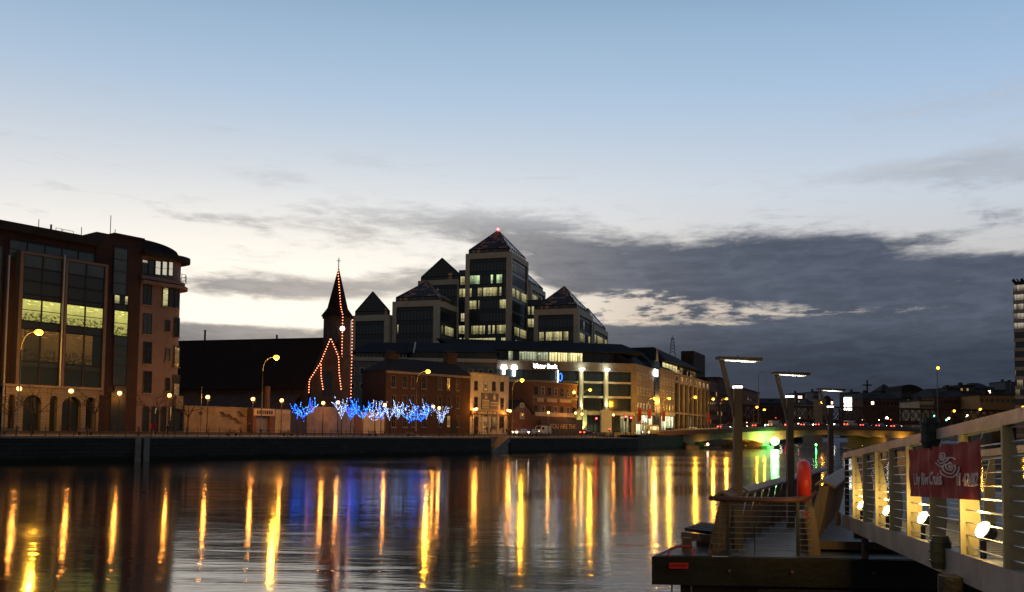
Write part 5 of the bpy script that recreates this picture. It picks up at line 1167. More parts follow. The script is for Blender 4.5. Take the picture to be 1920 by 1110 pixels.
# banners on the quay past the junction
BN = mk('red_banner', (.20, .02, .03), .8, var=.2)
for px, y0, y1, v_, lab in ((1196, 765, 790, -6, 'tall dark red street banner before the cream corner office'), (1214, 766, 785, -7, 'second dark red street banner right of the cream corner office'), (1241, 771, 790, -7, 'dark red street banner before the glass entrance bay'), (1325, 775, 796, -8, 'dark red street banner at the end of the curved attic office')):
    u, z1 = S3.uz(px, y0, v_); z0 = S3.Z(px, y1, v_); t = thing('street_banner', lab, 'banner', S3.W(u, v_, 4.24), group='red street banners')
    m = MB().mat(POLE); m.tube([S3.W(u, v_, 4.24), S3.W(u, v_, z1 + .3)], .07, 6); m.build('pole', t); m = MB().mat(BN); m.hexa([S3.W(u, v_, z0) + Vector((.1, -.03, 0)), S3.W(u, v_, z0) + Vector((1.1, -.03, 0)), S3.W(u, v_, z0) + Vector((1.1, .03, 0)), S3.W(u, v_, z0) + Vector((.1, .03, 0)), S3.W(u, v_, z1) + Vector((.1, -.03, 0)), S3.W(u, v_, z1) + Vector((1.1, -.03, 0)), S3.W(u, v_, z1) + Vector((1.1, .03, 0)), S3.W(u, v_, z1) + Vector((.1, .03, 0))]); m.build('cloth', t)

# ------------------------------------------------------------------ vehicles
def car(col, kind='car'):
    t = thing('parked_car' if kind == 'car' else kind, 'x', 'car' if kind == 'car' else kind)
    pm = mk('paint_%s' % col[0], col[1], .3, .3, var=.05, spec=.5)
    if kind == 'bus': L, W, H = 10.5, 2.5, 3.1; prof = [(0, .4), (0, 1.2), (.12, 2.9), (.4, 3.1), (10.2, 3.1), (10.5, 2.8), (10.5, .4)]
    elif kind == 'van': L, W, H = 5.2, 1.95, 2.3; prof = [(0, .35), (0, 2.1), (.15, 2.3), (3.9, 2.3), (4.6, 1.35), (5.15, 1.15), (5.2, .35)]
    else: L, W, H = 4.3, 1.75, 1.45; prof = [(0, .3), (0, .9), (.25, 1.0), (.75, 1.4), (1.2, 1.45), (2.3, 1.43), (3.1, .98), (4.1, .8), (4.3, .6), (4.3, .3)]
    m = MB().mat(pm); n = len(prof); hw = W / 2
    def yy(z): return hw - (max(0, z - .95) * (.22 if kind == 'car' else .04))
    m.face([(x, -yy(z), z) for x, z in reversed(prof)]); m.face([(x, yy(z), z) for x, z in prof])
    for i in range(n):
        (x0, z0), (x1, z1) = prof[i], prof[(i + 1) % n]; m.face([(x0, -yy(z0), z0), (x0, yy(z0), z0), (x1, yy(z1), z1), (x1, -yy(z1), z1)])
    m.build('body', t)
    for s in (-1, 1):
        m = MB().mat(LG_ATT if kind == 'bus' else GLASS); e = .012
        if kind == 'car': q = [(.55, 1.0), (2.75, 1.0), (2.2, 1.36), (.95, 1.36)]
        elif kind == 'van': q = [(3.1, 1.35), (4.35, 1.35), (3.9, 2.05), (3.1, 2.05)]
        else: q = [(.4, 1.5), (10.1, 1.5), (10.1, 2.6), (.4, 2.6)]
        m.face([(x, s * (yy(z) + e), z) for x, z in q], [(x, z) for x, z in q]); m.build('side_window', t)
    m = MB().mat(LG_ATT if kind == 'bus' else GLASS)
    q = {'car': (2.36, 1.39, 3.02, 1.02), 'van': (3.97, 2.22, 4.57, 1.42), 'bus': (10.51, 2.7, 10.52, 1.3)}[kind]
    m.face([(q[0] + .02, -hw * .72, q[1] + .02), (q[0] + .02, hw * .72, q[1] + .02), (q[2] + .02, hw * .8, q[3] + .02), (q[2] + .02, -hw * .8, q[3] + .02)], [(0, 2), (2, 2), (2, 0), (0, 0)]); m.build('windscreen', t)
    q = {'car': (.25, 1.03, .70, 1.36), 'van': (-.01, 1.3, -.01, 1.9), 'bus': (-.01, 1.7, .03, 2.6)}[kind]
    m = MB().mat(LG_ATT if kind == 'bus' else GLASS); m.face([(q[0] - .02, hw * .75, q[1] + .02), (q[0] - .02, -hw * .75, q[1] + .02), (q[2] - .03, -hw * .7, q[3] + .02), (q[2] - .03, hw * .7, q[3] + .02)], [(0, 2), (2, 2), (2, 0), (0, 0)]); m.build('rear_window', t)
    for x in (L * .19, L * .81):
        for s in (-1, 1):
            r = .32 if kind != 'bus' else .48; m = MB().mat(mk('tyre', (.015, .015, .015), .9)); m.tube([(x, s * (hw - .2), r), (x, s * (hw + .02), r)], r, 14); w = m.build('wheel', t); m = MB().mat(STEEL); m.tube([(x, s * (hw + .02), r), (x, s * (hw + .035), r)], r * .55, 10); m.build('hub', w)
    for s in (-1, 1):
        zl = .68 if kind == 'car' else .85; m = MB().mat(L_HEAD); m.ball((L + .0, s * hw * .72, zl), .17, 8, 6); m.build('headlight', t)
        m = MB().mat(L_TAIL); m.box(L0, -.05, .02, s * hw * .72 - .2, s * hw * .72 + .2, zl, zl + .22); m.build('tail_light', t)
    return t
ORD = ['first', 'second', 'third', 'fourth', 'fifth', 'sixth', 'seventh', 'eighth', 'ninth', 'tenth', 'eleventh', 'twelfth', 'thirteenth', 'fourteenth', 'fifteenth', 'sixteenth', 'seventeenth', 'eighteenth', 'nineteenth', 'twentieth']
# ------------------------------------------------------------------ road bridge over the river
bA = atY(1205, 812, 268); bB = atY(1700, 812, 335)
BR = Frame((bA.x, bA.y), math.degrees(math.atan2(bB.x - bA.x, bB.y - bA.y))); LB = (Vector((bB.x, bB.y)) - Vector((bA.x, bA.y))).length
LBx = LB + 40
def ztop_(u): f = u / LB; return 5.0 + 3.1 * math.sin(min(1.15, max(0, f)) * math.pi * .62) 
def soff(u):                                # underside of the girder, haunched over piers
    sp = [(0, 2.9), (.13, 3.1), (.155, 1.4), (.17, 2.1), (.19, 2.2), (.30, 3.6), (.40, 2.6), (.415, 2.0), (.435, 2.0), (.46, 2.6), (.60, 4.9), (.78, 5.3), (.93, 4.2), (1.3, 3.4)]
    f = u / LB
    for (a, b), (c, d) in zip(sp, sp[1:]):
        if a <= f <= c: return b + (d - b) * (f - a) / (c - a)
    return 3.4
br = thing('road_bridge', 'low concrete road bridge with a dark parapet, its girders lit yellow over the water', 'bridge', BR.W(LB / 2, 6, 0))
m = MB().mat(CONC); N = 60; BW = 20
for i in range(N):
    u0, u1 = LBx * i / N, LBx * (i + 1) / N; z0, z1 = ztop_(u0), ztop_(u1)
    m.hexa([BR.W(u0, 0, z0 - 1.2), BR.W(u1, 0, z1 - 1.2), BR.W(u1, BW, z1 - 1.2), BR.W(u0, BW, z0 - 1.2), BR.W(u0, 0, z0 - .1), BR.W(u1, 0, z1 - .1), BR.W(u1, BW, z1 - .1), BR.W(u0, BW, z0 - .1)])
m.build('deck', br)
BCON = mk('girder_concrete', (.42, .38, .30), .8, var=.2, scale=.8)
for vv in (2.0, 8.0, 14.0):
    m = MB().mat(BCON)
    for i in range(N):
        u0, u1 = LBx * i / N, LBx * (i + 1) / N; z0, z1 = ztop_(u0) - 1.2, ztop_(u1) - 1.2; s0, s1 = min(soff(u0), z0 - .3), min(soff(u1), z1 - .3)
        m.hexa([BR.W(u0, vv, s0), BR.W(u1, vv, s1), BR.W(u1, vv + .9, s1), BR.W(u0, vv + .9, s0), BR.W(u0, vv, z0), BR.W(u1, vv, z1), BR.W(u1, vv + .9, z1), BR.W(u0, vv + .9, z0)])
    m.build('girder', br)
m = MB().mat(RUST)
for i in range(N):
    u0, u1 = LBx * i / N, LBx * (i + 1) / N; z0, z1 = ztop_(u0), ztop_(u1)
    m.hexa([BR.W(u0, -.25, z0 - 1.3), BR.W(u1, -.25, z1 - 1.3), BR.W(u1, -.01, z1 - 1.3), BR.W(u0, -.01, z0 - 1.3), BR.W(u0, -.25, z0 + .1), BR.W(u1, -.25, z1 + .1), BR.W(u1, -.01, z1 + .1), BR.W(u0, -.01, z0 + .1)])
m.build('fascia', br)
m = MB().mat(STEELD)
for vv in (.2, BW - .2):
    for i in range(N * 2):
        u0 = LBx * i / N / 2; m.box(BR, u0 - .05, u0 + .05, vv - .04, vv + .04, ztop_(u0) - .1, ztop_(u0) + .95)
    for hh in (.4, .95):
        m.tube([BR.W(LBx * i / 20, vv, ztop_(LBx * i / 20) + hh) for i in range(21)], .05, 4)
m.build('parapet_rail', br)
for f, w in ((.165, 3.0), (.425, 3.2), (.93, 3.2)):
    uc = LB * f; m = MB().mat(CONC); m.box(BR, uc - w / 2, uc + w / 2, 1.5, BW - 1.5, -2, soff(uc) + .1)
    m.prism(BR, [(uc - w * .8, 1.5), (uc - w * .5, -.6), (uc, -1.6), (uc + w * .5, -.6), (uc + w * .8, 1.5), (uc + w * .8, BW), (uc - w * .8, BW)], -2, 1.0); m.build('pier', br)
m = MB().mat(CONC); m.box(BR, -14, LB * .045, 0, BW, -2, 4.9); m.build('abutment', br)
def plight(loc, e, col, rad=.3, name='lamp_light'):
    l = bpy.data.lights.new(name, 'POINT'); l.energy = e; l.color = col; l.shadow_soft_size = rad; o = bpy.data.objects.new(name, l); COL.objects.link(o); o.location = loc; return o
UL = emit('underbridge_lamp', (1, .62, .10), 2, False)
for i, (f, vv, z, e) in enumerate(((.085, .2, 1.2, 400), (.20, .2, .9, 200), (.34, .2, .9, 500), (.395, .2, .9, 2300), (.465, .2, .9, 2300), (.53, .2, 1.0, 700), (.66, .2, 1.0, 500), (.80, .2, 1.0, 500), (.90, .2, 1.0, 900), (1.0, .2, 1.0, 2600))):
    p = BR.W(LB * f, vv, z); t = thing('bridge_floodlight', '%s yellow floodlight from the quay end under the road bridge' % ORD[i], 'floodlight', p, group='floodlights under the road bridge')
    m = MB().mat(STEELD); m.tube([p + Vector((0, 0, -2.6)), p + Vector((0, 0, -.1))], .12, 6); m.tube([p + Vector((0, 0, -.1)), p + Vector((0, 0, .1))], .22, 8); m.build('post', t)
    m = MB().mat(UL); m.tube([p + Vector((0, .02, .11)), p + Vector((0, .05, .16))], .17, 8); m.build('lens', t)
    l = bpy.data.lights.new('flood', 'SPOT'); l.energy = e; l.color = (1, .45, .04); l.spot_size = R(150); l.spot_blend = .7; l.shadow_soft_size = .3
    o = bpy.data.objects.new('flood', l); COL.objects.link(o); o.location = p + Vector((0, 0, .3)); o.rotation_euler = (BR.n * 1.6 + Vector((0, 0, 1.6))).to_track_quat('-Z', 'Y').to_euler()
gp = BR.W(LB * .425, -2.4, 2.6)
gf = thing('green_floodlight', 'glaring green floodlight on the bridge pier above its green reflection', 'floodlight', gp)
m = MB().mat(STEELD); m.tube([gp + Vector((0, 1, -2.8)), gp + Vector((0, .7, 0))], .15, 6); m.build('post', gf)
m = MB().mat(emit('green_white_lens', (.30, 1, .34), 40)); m.ball(gp + Vector((0, .25, 0)), 1.35, 16, 12, .95); m.build('lens', gf)
l = bpy.data.lights.new('green_flood', 'SPOT'); l.energy = 9000; l.color = (.05, 1, .08); l.spot_size = R(125); l.spot_blend = .8; l.shadow_soft_size = .8
o = bpy.data.objects.new('green_flood', l); COL.objects.link(o); o.location = gp + Vector((0, -2.2, .3)); o.rotation_euler = (BR.n + Vector((0, 0, -.25))).to_track_quat('-Z', 'Y').to_euler()
gp2 = atY(1530, 831, 330)
bu = thing('marker_buoy', 'small white navigation marker with a green lamp on the water beyond the bridge pier', 'buoy', (gp2.x, gp2.y, 0)); m = MB().mat(FRAMEW); m.tube([(gp2.x, gp2.y, -.3), (gp2.x, gp2.y, .9)], [.5, .3], 10); m.build('float', bu)
m = MB().mat(L_GREEN); m.ball((gp2.x, gp2.y, 1.2), .3, 8, 6); m.build('lamp', bu)
wp = atY(1327, 833, 262); wl_ = thing('pier_lamp', 'small warm lamp on a post by the lit bridge pier', 'lamp', (wp.x, wp.y, 0)); m = MB().mat(STEELD); m.tube([(wp.x, wp.y, -1), (wp.x, wp.y, wp.z - .3)], .1, 6); m.build('post', wl_); m = MB().mat(L_BULBW); m.ball(wp, .38, 8, 6); m.build('lens', wl_)

# traffic on the bridge
CARS = {}
def put_vehicle(kind, col, loc, rz, label, group):
    k = (kind, col[0])
    if k not in CARS: CARS[k] = car(col, kind); o = CARS[k]
    else: o = copy_tree(CARS[k])
    o.location = loc; o.rotation_euler = (0, 0, rz); o['label'] = label; o['group'] = group
    return o
ang = math.atan2(BR.e.y, BR.e.x)
WHT = ('white', (.6, .58, .52)); YEL = ('yellow', (.55, .36, .06)); SIL = ('silver', (.35, .35, .36)); BLK = ('black', (.02, .02, .022)); REDC = ('red', (.3, .02, .02)); BLU = ('blue', (.03, .06, .2))
spots = [(.27, 0, 'silver car heading away over the bridge, nearest the quay', SIL, 'car'), (.33, 0, 'red car on the bridge left of the green lit pier', REDC, 'car'), (.395, 0, 'black car above the green lit pier', BLK, 'car'), (.455, 0, 'white van on the bridge between first and second pontoon lamps', WHT, 'van'),
         (.52, 1, 'blue car facing the quay at the crown of the bridge', BLU, 'car'), (.58, 0, 'silver car just left of the second pontoon lamp', SIL, 'car'), (.64, 0, 'red car just right of the second pontoon lamp', REDC, 'car'), (.70, 1, 'black car facing left on the right half of the bridge', BLK, 'car'),
         (.76, 0, 'white van on the right half of the bridge', WHT, 'van'), (.83, 0, 'blue car on the right half of the bridge', BLU, 'car'), (.90, 0, 'silver car near the right end of the bridge', SIL, 'car'), (.97, 0, 'red car nearly at the right end of the bridge', REDC, 'car')]
for f, d, lab, c, k in spots:
    u = LB * f; vv = 3.2 if not d else 8.5; put_vehicle(k, c, BR.W(u, vv, ztop_(u) - .08), ang + (math.pi if d else 0), lab, 'vehicles on the road bridge')
# vehicles on the quay by the junction
ang3 = math.atan2(S3.e.y, S3.e.x); angq = math.atan2(Q.e.y, Q.e.x)
for px, v_, rz, c, k, lab in ((1228, -7, ang3 + math.pi, YEL, 'bus', 'yellow bus with lit windows facing the river junction'), (1253, -6, ang3, BLK, 'van', 'black van beside the yellow bus'), (1276, -9, ang3, YEL, 'van', 'yellow van with its tail lamps lit'), (1296, -8, ang3 + .1, WHT, 'bus', 'white bus parked below the curved attic office'), (1318, -8, ang3, WHT, 'van', 'white van right of the white bus'),):
    put_vehicle(k, c, foot(px, v_, S3), rz, lab, 'vehicles parked at the bridge junction')
for px, v_, rz, c, k, lab in ((985, 9.5, angq + math.pi, WHT, 'car', 'white car with glaring headlamps before the gabled brick house'), (1006, 9.5, angq + math.pi, SIL, 'car', 'silver car following behind the white car'), (1028, 9.5, angq + math.pi, WHT, 'van', 'white van third in line before the warehouse'), (1092, 10, angq, BLK, 'car', 'black car before the first lit column plinth')):
    put_vehicle(k, c, foot(px, v_), rz, lab, 'cars driving along the quay road')
bsn = thing('bus_shelter', 'pale lit bus shelter with white posts at the bridge junction', 'bus shelter', foot(1206, -9, S3))
u = S3.U(1206, -9)
for du in (-2.5, 0, 2.5): m = MB().mat(FRAMEW); m.tube([S3.W(u + du, -9, 4.24), S3.W(u + du, -9, 8.4)], .16, 6); m.build('post', bsn)
m = MB().mat(FRAMEW); m.box(S3, u - 3, u + 3, -10, -7.5, 7.4, 7.6); m.build('roof', bsn)
m = MB().mat(L_SIGN); m.box(S3, u + 5.8, u + 7.2, -8, -7.8, 8.3, 9.0); m.build('lit_sign', bsn); m = MB().mat(LG_SHOP); m.quadF(S3, u - 2.4, u + 2.4, 4.5, 7.3, -7.6); m.build('glass_panel', bsn)

# ------------------------------------------------------------------ railway bridge behind
rA, rB = atY(1370, 780, 425), atY(1960, 780, 465)
RB = Frame((rA.x, rA.y), math.degrees(math.atan2(rB.x - rA.x, rB.y - rA.y))); LR = (rB - rA).length
rb = thing('railway_bridge', 'dark iron lattice railway bridge crossing behind the road bridge', 'bridge', RB.W(LR / 2, 4, 0))
IRON = mk('painted_iron', (.05, .028, .022), .7, .2, var=.3, scale=1)
zl, zh = RB.Z(1560, 790, 0), RB.Z(1560, 762, 0)
for vv, nm_ in ((0, 'near'), (9, 'far')):
    m = MB().mat(IRON); m.box(RB, 0, LR, vv, vv + .6, zl, zl + .9); m.box(RB, 0, LR, vv, vv + .6, zh - .7, zh)
    n = 46
    for i in range(n):
        a, b = LR * i / n, LR * (i + 1) / n
        m.tube([RB.W(a, vv + .3, zl + .9), RB.W(b, vv + .3, zh - .7)], .2, 4, False); m.tube([RB.W(b, vv + .3, zl + .9), RB.W(a, vv + .3, zh - .7)], .2, 4, False)
        if i % 3 == 0: m.box(RB, a - .2, a + .2, vv + .1, vv + .5, zl + .9, zh - .7)
    m.build('lattice_girder', rb)
m = MB().mat(IRON); m.box(RB, 0, LR, .6, 9, zl - .6, zl + .5); m.box(RB, 0, LR, -.2, 0, zl - 1.2, zl + .2); m.build('track_deck', rb)
for px in (1413, 1533, 1700, 1850):
    u = RB.U(px, 0); m = MB().mat(ASHG if px != 1413 else mk('pier_lamplight_tint', (.34, .22, .12), .85, var=.2)); m.box(RB, u - 2.2, u + 2.2, -1, 10, -2, zl - 1.2); m.build('pier', rb)  # leftmost pier has its warm lamplight put into the stone colour
u = RB.U(1533, 0); m = MB().mat(ASHG); m.box(RB, u - 2, u + 2, -1.2, 0, zl - 1, zh + 3.5); m.build('pylon', rb)

# ------------------------------------------------------------------ far lamps and lights
LS = tall_lamp(L_SOD2, 13.6, 1.4, .6, 1500); LS['group'] = 'far street lamps around the bridges'; used = False
for px, py, Y, lab in ((1419, 763, 380, 'far orange street lamp left of the second pontoon lamp, upper one'), (1433, 768, 372, 'far orange street lamp left of the second pontoon lamp, lower one'), (1541, 754, 400, 'far orange street lamp touching the third pontoon lamp arm'), (1789, 770, 410, 'far orange street lamp above the gangway rail'), (1838, 767, 400, 'bright far orange street lamp above the gangway rail near the frame edge'), (1918, 763, 395, 'far orange street lamp at the right frame edge under the office tower')):
    p = atY(px, py, Y); h = p.z - 4.2; o = place(LS, used, (p.x - 1.5, p.y, 4.2 if h > 4 else p.z - 9), 0, lab); o.scale = (1, 1, (p.z - o.location.z) / 13.5); used = True
p = atY(1757, 690, 300); t = thing('lighting_mast', 'slender tall mast with one warm lamp rising behind the gangway rail', 'lamp mast', (p.x, p.y, 3.6))
m = MB().mat(POLE); m.tube([(p.x, p.y, 3.6), (p.x, p.y, p.z - 3), (p.x, p.y, p.z)], [.22, .14, .1], 8); m.build('pole', t); m = MB().mat(L_SOD2); m.ball((p.x + .3, p.y, p.z), .55, 8, 6); m.build('lamp', t)
p = atY(1422, 697, 330); t = thing('unlit_lamp', 'tall thin unlit lamp post curving at its top, between the first two pontoon lamps', 'street lamp', (p.x, p.y, 6.5))
m = MB().mat(POLE); m.tube([(p.x, p.y, 6.5), (p.x, p.y, p.z - 4), (p.x, p.y, p.z - 1.5), (p.x + .6, p.y, p.z - .4), (p.x + 1.8, p.y, p.z)], [.15, .12, .09, .08, .08], 6); m.build('pole', t)
m = MB().mat(POLE); m.ball((p.x + 2, p.y, p.z), .35, 8, 5, .4); m.build('lamp_head', t)
# advertising screen glowing through the bridge
p0 = atY(1583, 745, 440); p1 = atY(1597, 769, 440)
t = thing('lit_billboard', 'glowing white advertising screen above the railway bridge', 'billboard', ((p0.x + p1.x) / 2, 440, 4)); m = MB().mat(L_SIGN); m.box(L0, p0.x, p1.x, 440, 440.4, (p0.z + p1.z) / 2 + .3, p0.z); m.build('upper_screen', t)
m = MB().mat(L_SIGN); m.box(L0, p0.x, p1.x, 440, 440.4, p1.z, (p0.z + p1.z) / 2 - .5); m.build('lower_screen', t); m = MB().mat(STEELD); m.box(L0, (p0.x + p1.x) / 2 - .3, (p0.x + p1.x) / 2 + .3, 440.5, 441, 4, p0.z); m.build('mast', t)
rr = random.Random(5); kinds = [('white', L_HEAD), ('amber', L_BULBW), ('green', L_GSIG), ('red', L_TAIL)]
lampb = {}
pend = []
for i in range(46):
    px = rr.uniform(1395, 1860); py = rr.uniform(783, 799); nm_, mt = rr.choices(kinds, (5, 5, 1, 2))[0]
    pend.append((px, py - (6 if px > 1700 else 0), rr.uniform(455, 520), rr.uniform(.22, .6), nm_, mt))
cnt = {}
for px, py, Y_, r, nm_, mt in sorted(pend):
    p = atY(px, py, Y_)
    if nm_ not in lampb:
        o = thing('shopfront_light', 'x', 'lamp', group='far %s lights beneath the railway bridge' % nm_)
        m = MB().mat(mt); m.ball((0, 0, 0), 1, 8, 6); m.build('bulb', o); m = MB().mat(STEELD); m.tube([(0, .2, -1), (0, .2, -8)], .15, 4); m.build('post', o); lampb[nm_] = o
    else: o = copy_tree(lampb[nm_])
    k = cnt.get(nm_, 0); cnt[nm_] = k + 1; o['label'] = '%s far %s light from the left beneath the railway bridge' % (ORD[min(k, 19)], nm_)
    o.location = p; o.scale = (r, r, r)

# ------------------------------------------------------------------ distant city
DK = mk('far_dark_wall', (.05, .045, .045), .9, var=.25, scale=.1); DKB = mk('far_brick', (.10, .05, .035), .9, var=.25, scale=.1); DKG = mk('far_grey', (.09, .09, .10), .85, var=.2, scale=.1); DKO = mk('far_ochre', (.30, .17, .07), .9, var=.2, scale=.1); DKC = mk('far_pale', (.34, .26, .18), .9, var=.2, scale=.2)
def far_block(label, x0, x1, yt, Y, mat, rows=2, cols=6, lit=.08, roof=None, seed=1, D=25, cat='building'):
    a, b = atY(x0, yt, Y), atY(x1, yt, Y); zt = max(a.z, b.z) if x1 - x0 > 60 else a.z
    t = thing('far_building', label, cat, ((a.x + b.x) / 2, Y, 3.6)); m = MB().mat(mat); m.box(L0, a.x, b.x, Y, Y + D, 3, zt); w = m.build('wall', t)
    rg = random.Random(seed); H_ = zt - 5
    m = MB().mat(LEADC)
    if roof == 'pitch': m.hexa([Vector((a.x - .5, Y - .5, zt)), Vector((b.x + .5, Y - .5, zt)), Vector((b.x + .5, Y + D, zt)), Vector((a.x - .5, Y + D, zt)), Vector((a.x + 3, Y + D * .4, zt + 4)), Vector((b.x - 3, Y + D * .4, zt + 4)), Vector((b.x - 3, Y + D * .6, zt + 4)), Vector((a.x + 3, Y + D * .6, zt + 4))])
    elif roof == 'arc':
        n = 12; w_ = b.x - a.x
        for i in range(n):
            f0, f1 = i / n, (i + 1) / n; h0, h1 = 5 * math.sin(math.pi * (.25 + f0 * .75)), 5 * math.sin(math.pi * (.25 + f1 * .75)); m.hexa([Vector((a.x + w_ * f0, Y, zt)), Vector((a.x + w_ * f1, Y, zt)), Vector((a.x + w_ * f1, Y + D, zt)), Vector((a.x + w_ * f0, Y + D, zt)), Vector((a.x + w_ * f0, Y, zt + h0)), Vector((a.x + w_ * f1, Y, zt + h1)), Vector((a.x + w_ * f1, Y + D, zt + h1)), Vector((a.x + w_ * f0, Y + D, zt + h0))])
    elif roof == 'dome':
        m.ball(((a.x + b.x) / 2, Y + 5, zt), (b.x - a.x) / 2, 12, 8, 1.1)
    elif roof == 'peak': m.face([(a.x - 1, Y - 1, zt), (b.x + 1, Y - 1, zt), ((a.x + b.x) / 2, Y + 8, zt + 6)]); m.face([(b.x + 1, Y - 1, zt), (b.x + 1, Y + 17, zt), ((a.x + b.x) / 2, Y + 8, zt + 6)]); m.face([(a.x - 1, Y + 17, zt), (a.x - 1, Y - 1, zt), ((a.x + b.x) / 2, Y + 8, zt + 6)]); m.face([(b.x + 1, Y + 17, zt), (a.x - 1, Y + 17, zt), ((a.x + b.x) / 2, Y + 8, zt + 6)])
    else: m.box(L0, a.x - .3, b.x + .3, Y - .3, Y + D, zt, zt + .6)
    if roof != 'dome': m.box(L0, a.x + (b.x - a.x) * .3, a.x + (b.x - a.x) * .42, Y + 5, Y + 9, zt + .1, zt + 2.6)
    m.build('roof', t)
    for r in range(rows):
        for c in range(cols):
            xc = a.x + (b.x - a.x) * (c + .5) / cols; zc = zt - 2.5 - r * 3.8
            if zc < 6: continue
            m = MB().mat(L_BULBW if rg.random() < lit * .4 else LG_WRM if rg.random() < lit * 2 else GLASS); hw_ = min(1.2, (b.x - a.x) / cols * .3); m.box(L0, xc - hw_, xc + hw_, Y - .12, Y, zc - 1.1, zc + .6); m.build('window', t)
    return t
FB = [('grey block low on the horizon left of the second pontoon lamp', 1400, 1425, 772, 560, DKG, 1, 4, .1, None), ('low dark range behind the second pontoon lamp', 1425, 1492, 757, 620, DK, 1, 8, .1, 'pitch'), ('dark slab block with two lit windows right of the second pontoon lamp', 1492, 1504, 738, 700, DKG, 3, 3, .3, None), ('dark stepped block between second and third pontoon lamps', 1506, 1521, 742, 720, DK, 2, 3, .15, None),
      ('tall narrow dark block left of the third pontoon lamp', 1525, 1535, 735, 680, DKG, 3, 2, .2, None), ('low pale house right of the dark slabs', 1512, 1530, 758, 560, DKC, 1, 4, .1, 'pitch'), ('domed building behind the third pontoon lamp', 1549, 1562, 748, 640, DKB, 1, 3, .1, 'dome'), ('dark block right of the glowing screen', 1598, 1612, 736, 640, DK, 3, 3, .2, None),
      ('long grey office range left of the arched hall', 1612, 1662, 738, 600, DKG, 2, 8, .12, None), ('brick range under the grey offices', 1618, 1690, 748, 540, DKB, 1, 10, .1, 'pitch'), ('building with a small pyramid roof on the skyline', 1652, 1678, 733, 680, DK, 1, 4, .1, 'peak'), ('large dark hall with an arched roof left of the tall mast', 1690, 1738, 734, 610, DK, 2, 6, .05, 'arc'),
      ('low pale columned building below the arched hall', 1724, 1750, 752, 480, DKC, 1, 8, .0, None), ('dark low roofs right of the tall mast', 1745, 1776, 739, 560, DK, 1, 5, .1, 'pitch'), ('dark stepped apartment block right of the mast', 1776, 1800, 728, 600, DK, 2, 4, .05, None), ('bulky dark block, tallest of the right skyline', 1800, 1828, 723, 610, DK, 2, 5, .05, None),
      ('dark block with sloping end on the right skyline', 1828, 1858, 727, 620, DK, 2, 5, .05, 'pitch'), ('pale low terrace below the right skyline', 1752, 1818, 745, 500, DKB, 1, 12, .05, 'pitch'), ('ochre gabled warehouse lit by street lamps', 1836, 1905, 742, 480, DKO, 1, 7, .05, None), ('domed tower on the right skyline', 1866, 1876, 726, 760, DKG, 2, 2, .0, 'dome'), ('dark block between the dome and the twin towers', 1862, 1885, 732, 640, DK, 1, 3, .05, None),
      ('slim tower left of the tall office tower', 1885, 1894, 716, 740, DKG, 3, 2, .0, None), ('second slim tower hard against the tall office tower', 1896, 1910, 717, 760, DKG, 3, 2, .0, None)]
for i, b in enumerate(FB): far_block(b[0], b[1], b[2], b[3], b[4], b[5], b[6], b[7], b[8], b[9], i)
# tower with glowing floors, right edge
p = atY(1905, 800, 430); t = thing('office_high_rise', 'slab office tower with glowing upper floors, cut by the right frame edge', 'office tower', (p.x + 8, p.y, 3.6)); TW = Frame((p.x, p.y), 126)
zt = TW.Z(1906, 534, 0); m = MB().mat(mk('tower_wall', (.16, .14, .13), .8, var=.15)); m.box(TW, 0, 20, .4, 18, 3, zt); m.build('core', t)
nf = 16; fh = (zt - 5) / nf
SLB = mk('tower_slab', (.30, .26, .23), .8, var=.15)
LGT = lit_glass('tower_glass_bright', (1, .86, .66), .6, 1.0, 51, cw=1.4, ch=3.9); LGT2 = lit_glass('tower_glass_dim', (1, .8, .5), .4, .25, 52, cw=1.4, ch=3.9)
for k in range(nf):
    z0 = zt - (k + 1) * fh; m = MB().mat(SLB); m.box(TW, -.2, 20.2, -.1, 18.2, z0 - .1, z0 + fh * .34); m.build('floor_slab', t)
    if k < 15: band(t, TW, 0, 20, z0 + fh * .36, z0 + fh * .98, .35, LGT if k < 5 else LGT2, k, 14, FRAMED, t=.12)
    m = MB().mat(GLASS); m.quadV(TW, 0, 18, z0 + fh * .36, z0 + fh * .98, -.02); m.build('side_window', t)
m = MB().mat(STEELD); m.box(TW, 1, 19, 2, 16, zt, zt + 2)
zr_ = zt + 2
for k in range(12): m.hexa([TW.W(-.6 + k * 1.8, -.6, zr_ + (k % 2) * .8), TW.W(.4 + k * 1.8, -.6, zr_ + .8 - (k % 2) * .8), TW.W(.4 + k * 1.8, 18, zr_ + .8 - (k % 2) * .8), TW.W(-.6 + k * 1.8, 18, zr_ + (k % 2) * .8)] + [TW.W(-.6 + k * 1.8, -.6, zr_ + .4 + (k % 2) * .8), TW.W(.4 + k * 1.8, -.6, zr_ + 1.2 - (k % 2) * .8), TW.W(.4 + k * 1.8, 18, zr_ + 1.2 - (k % 2) * .8), TW.W(-.6 + k * 1.8, 18, zr_ + .4 + (k % 2) * .8)])
m.build('wavy_roof', t)
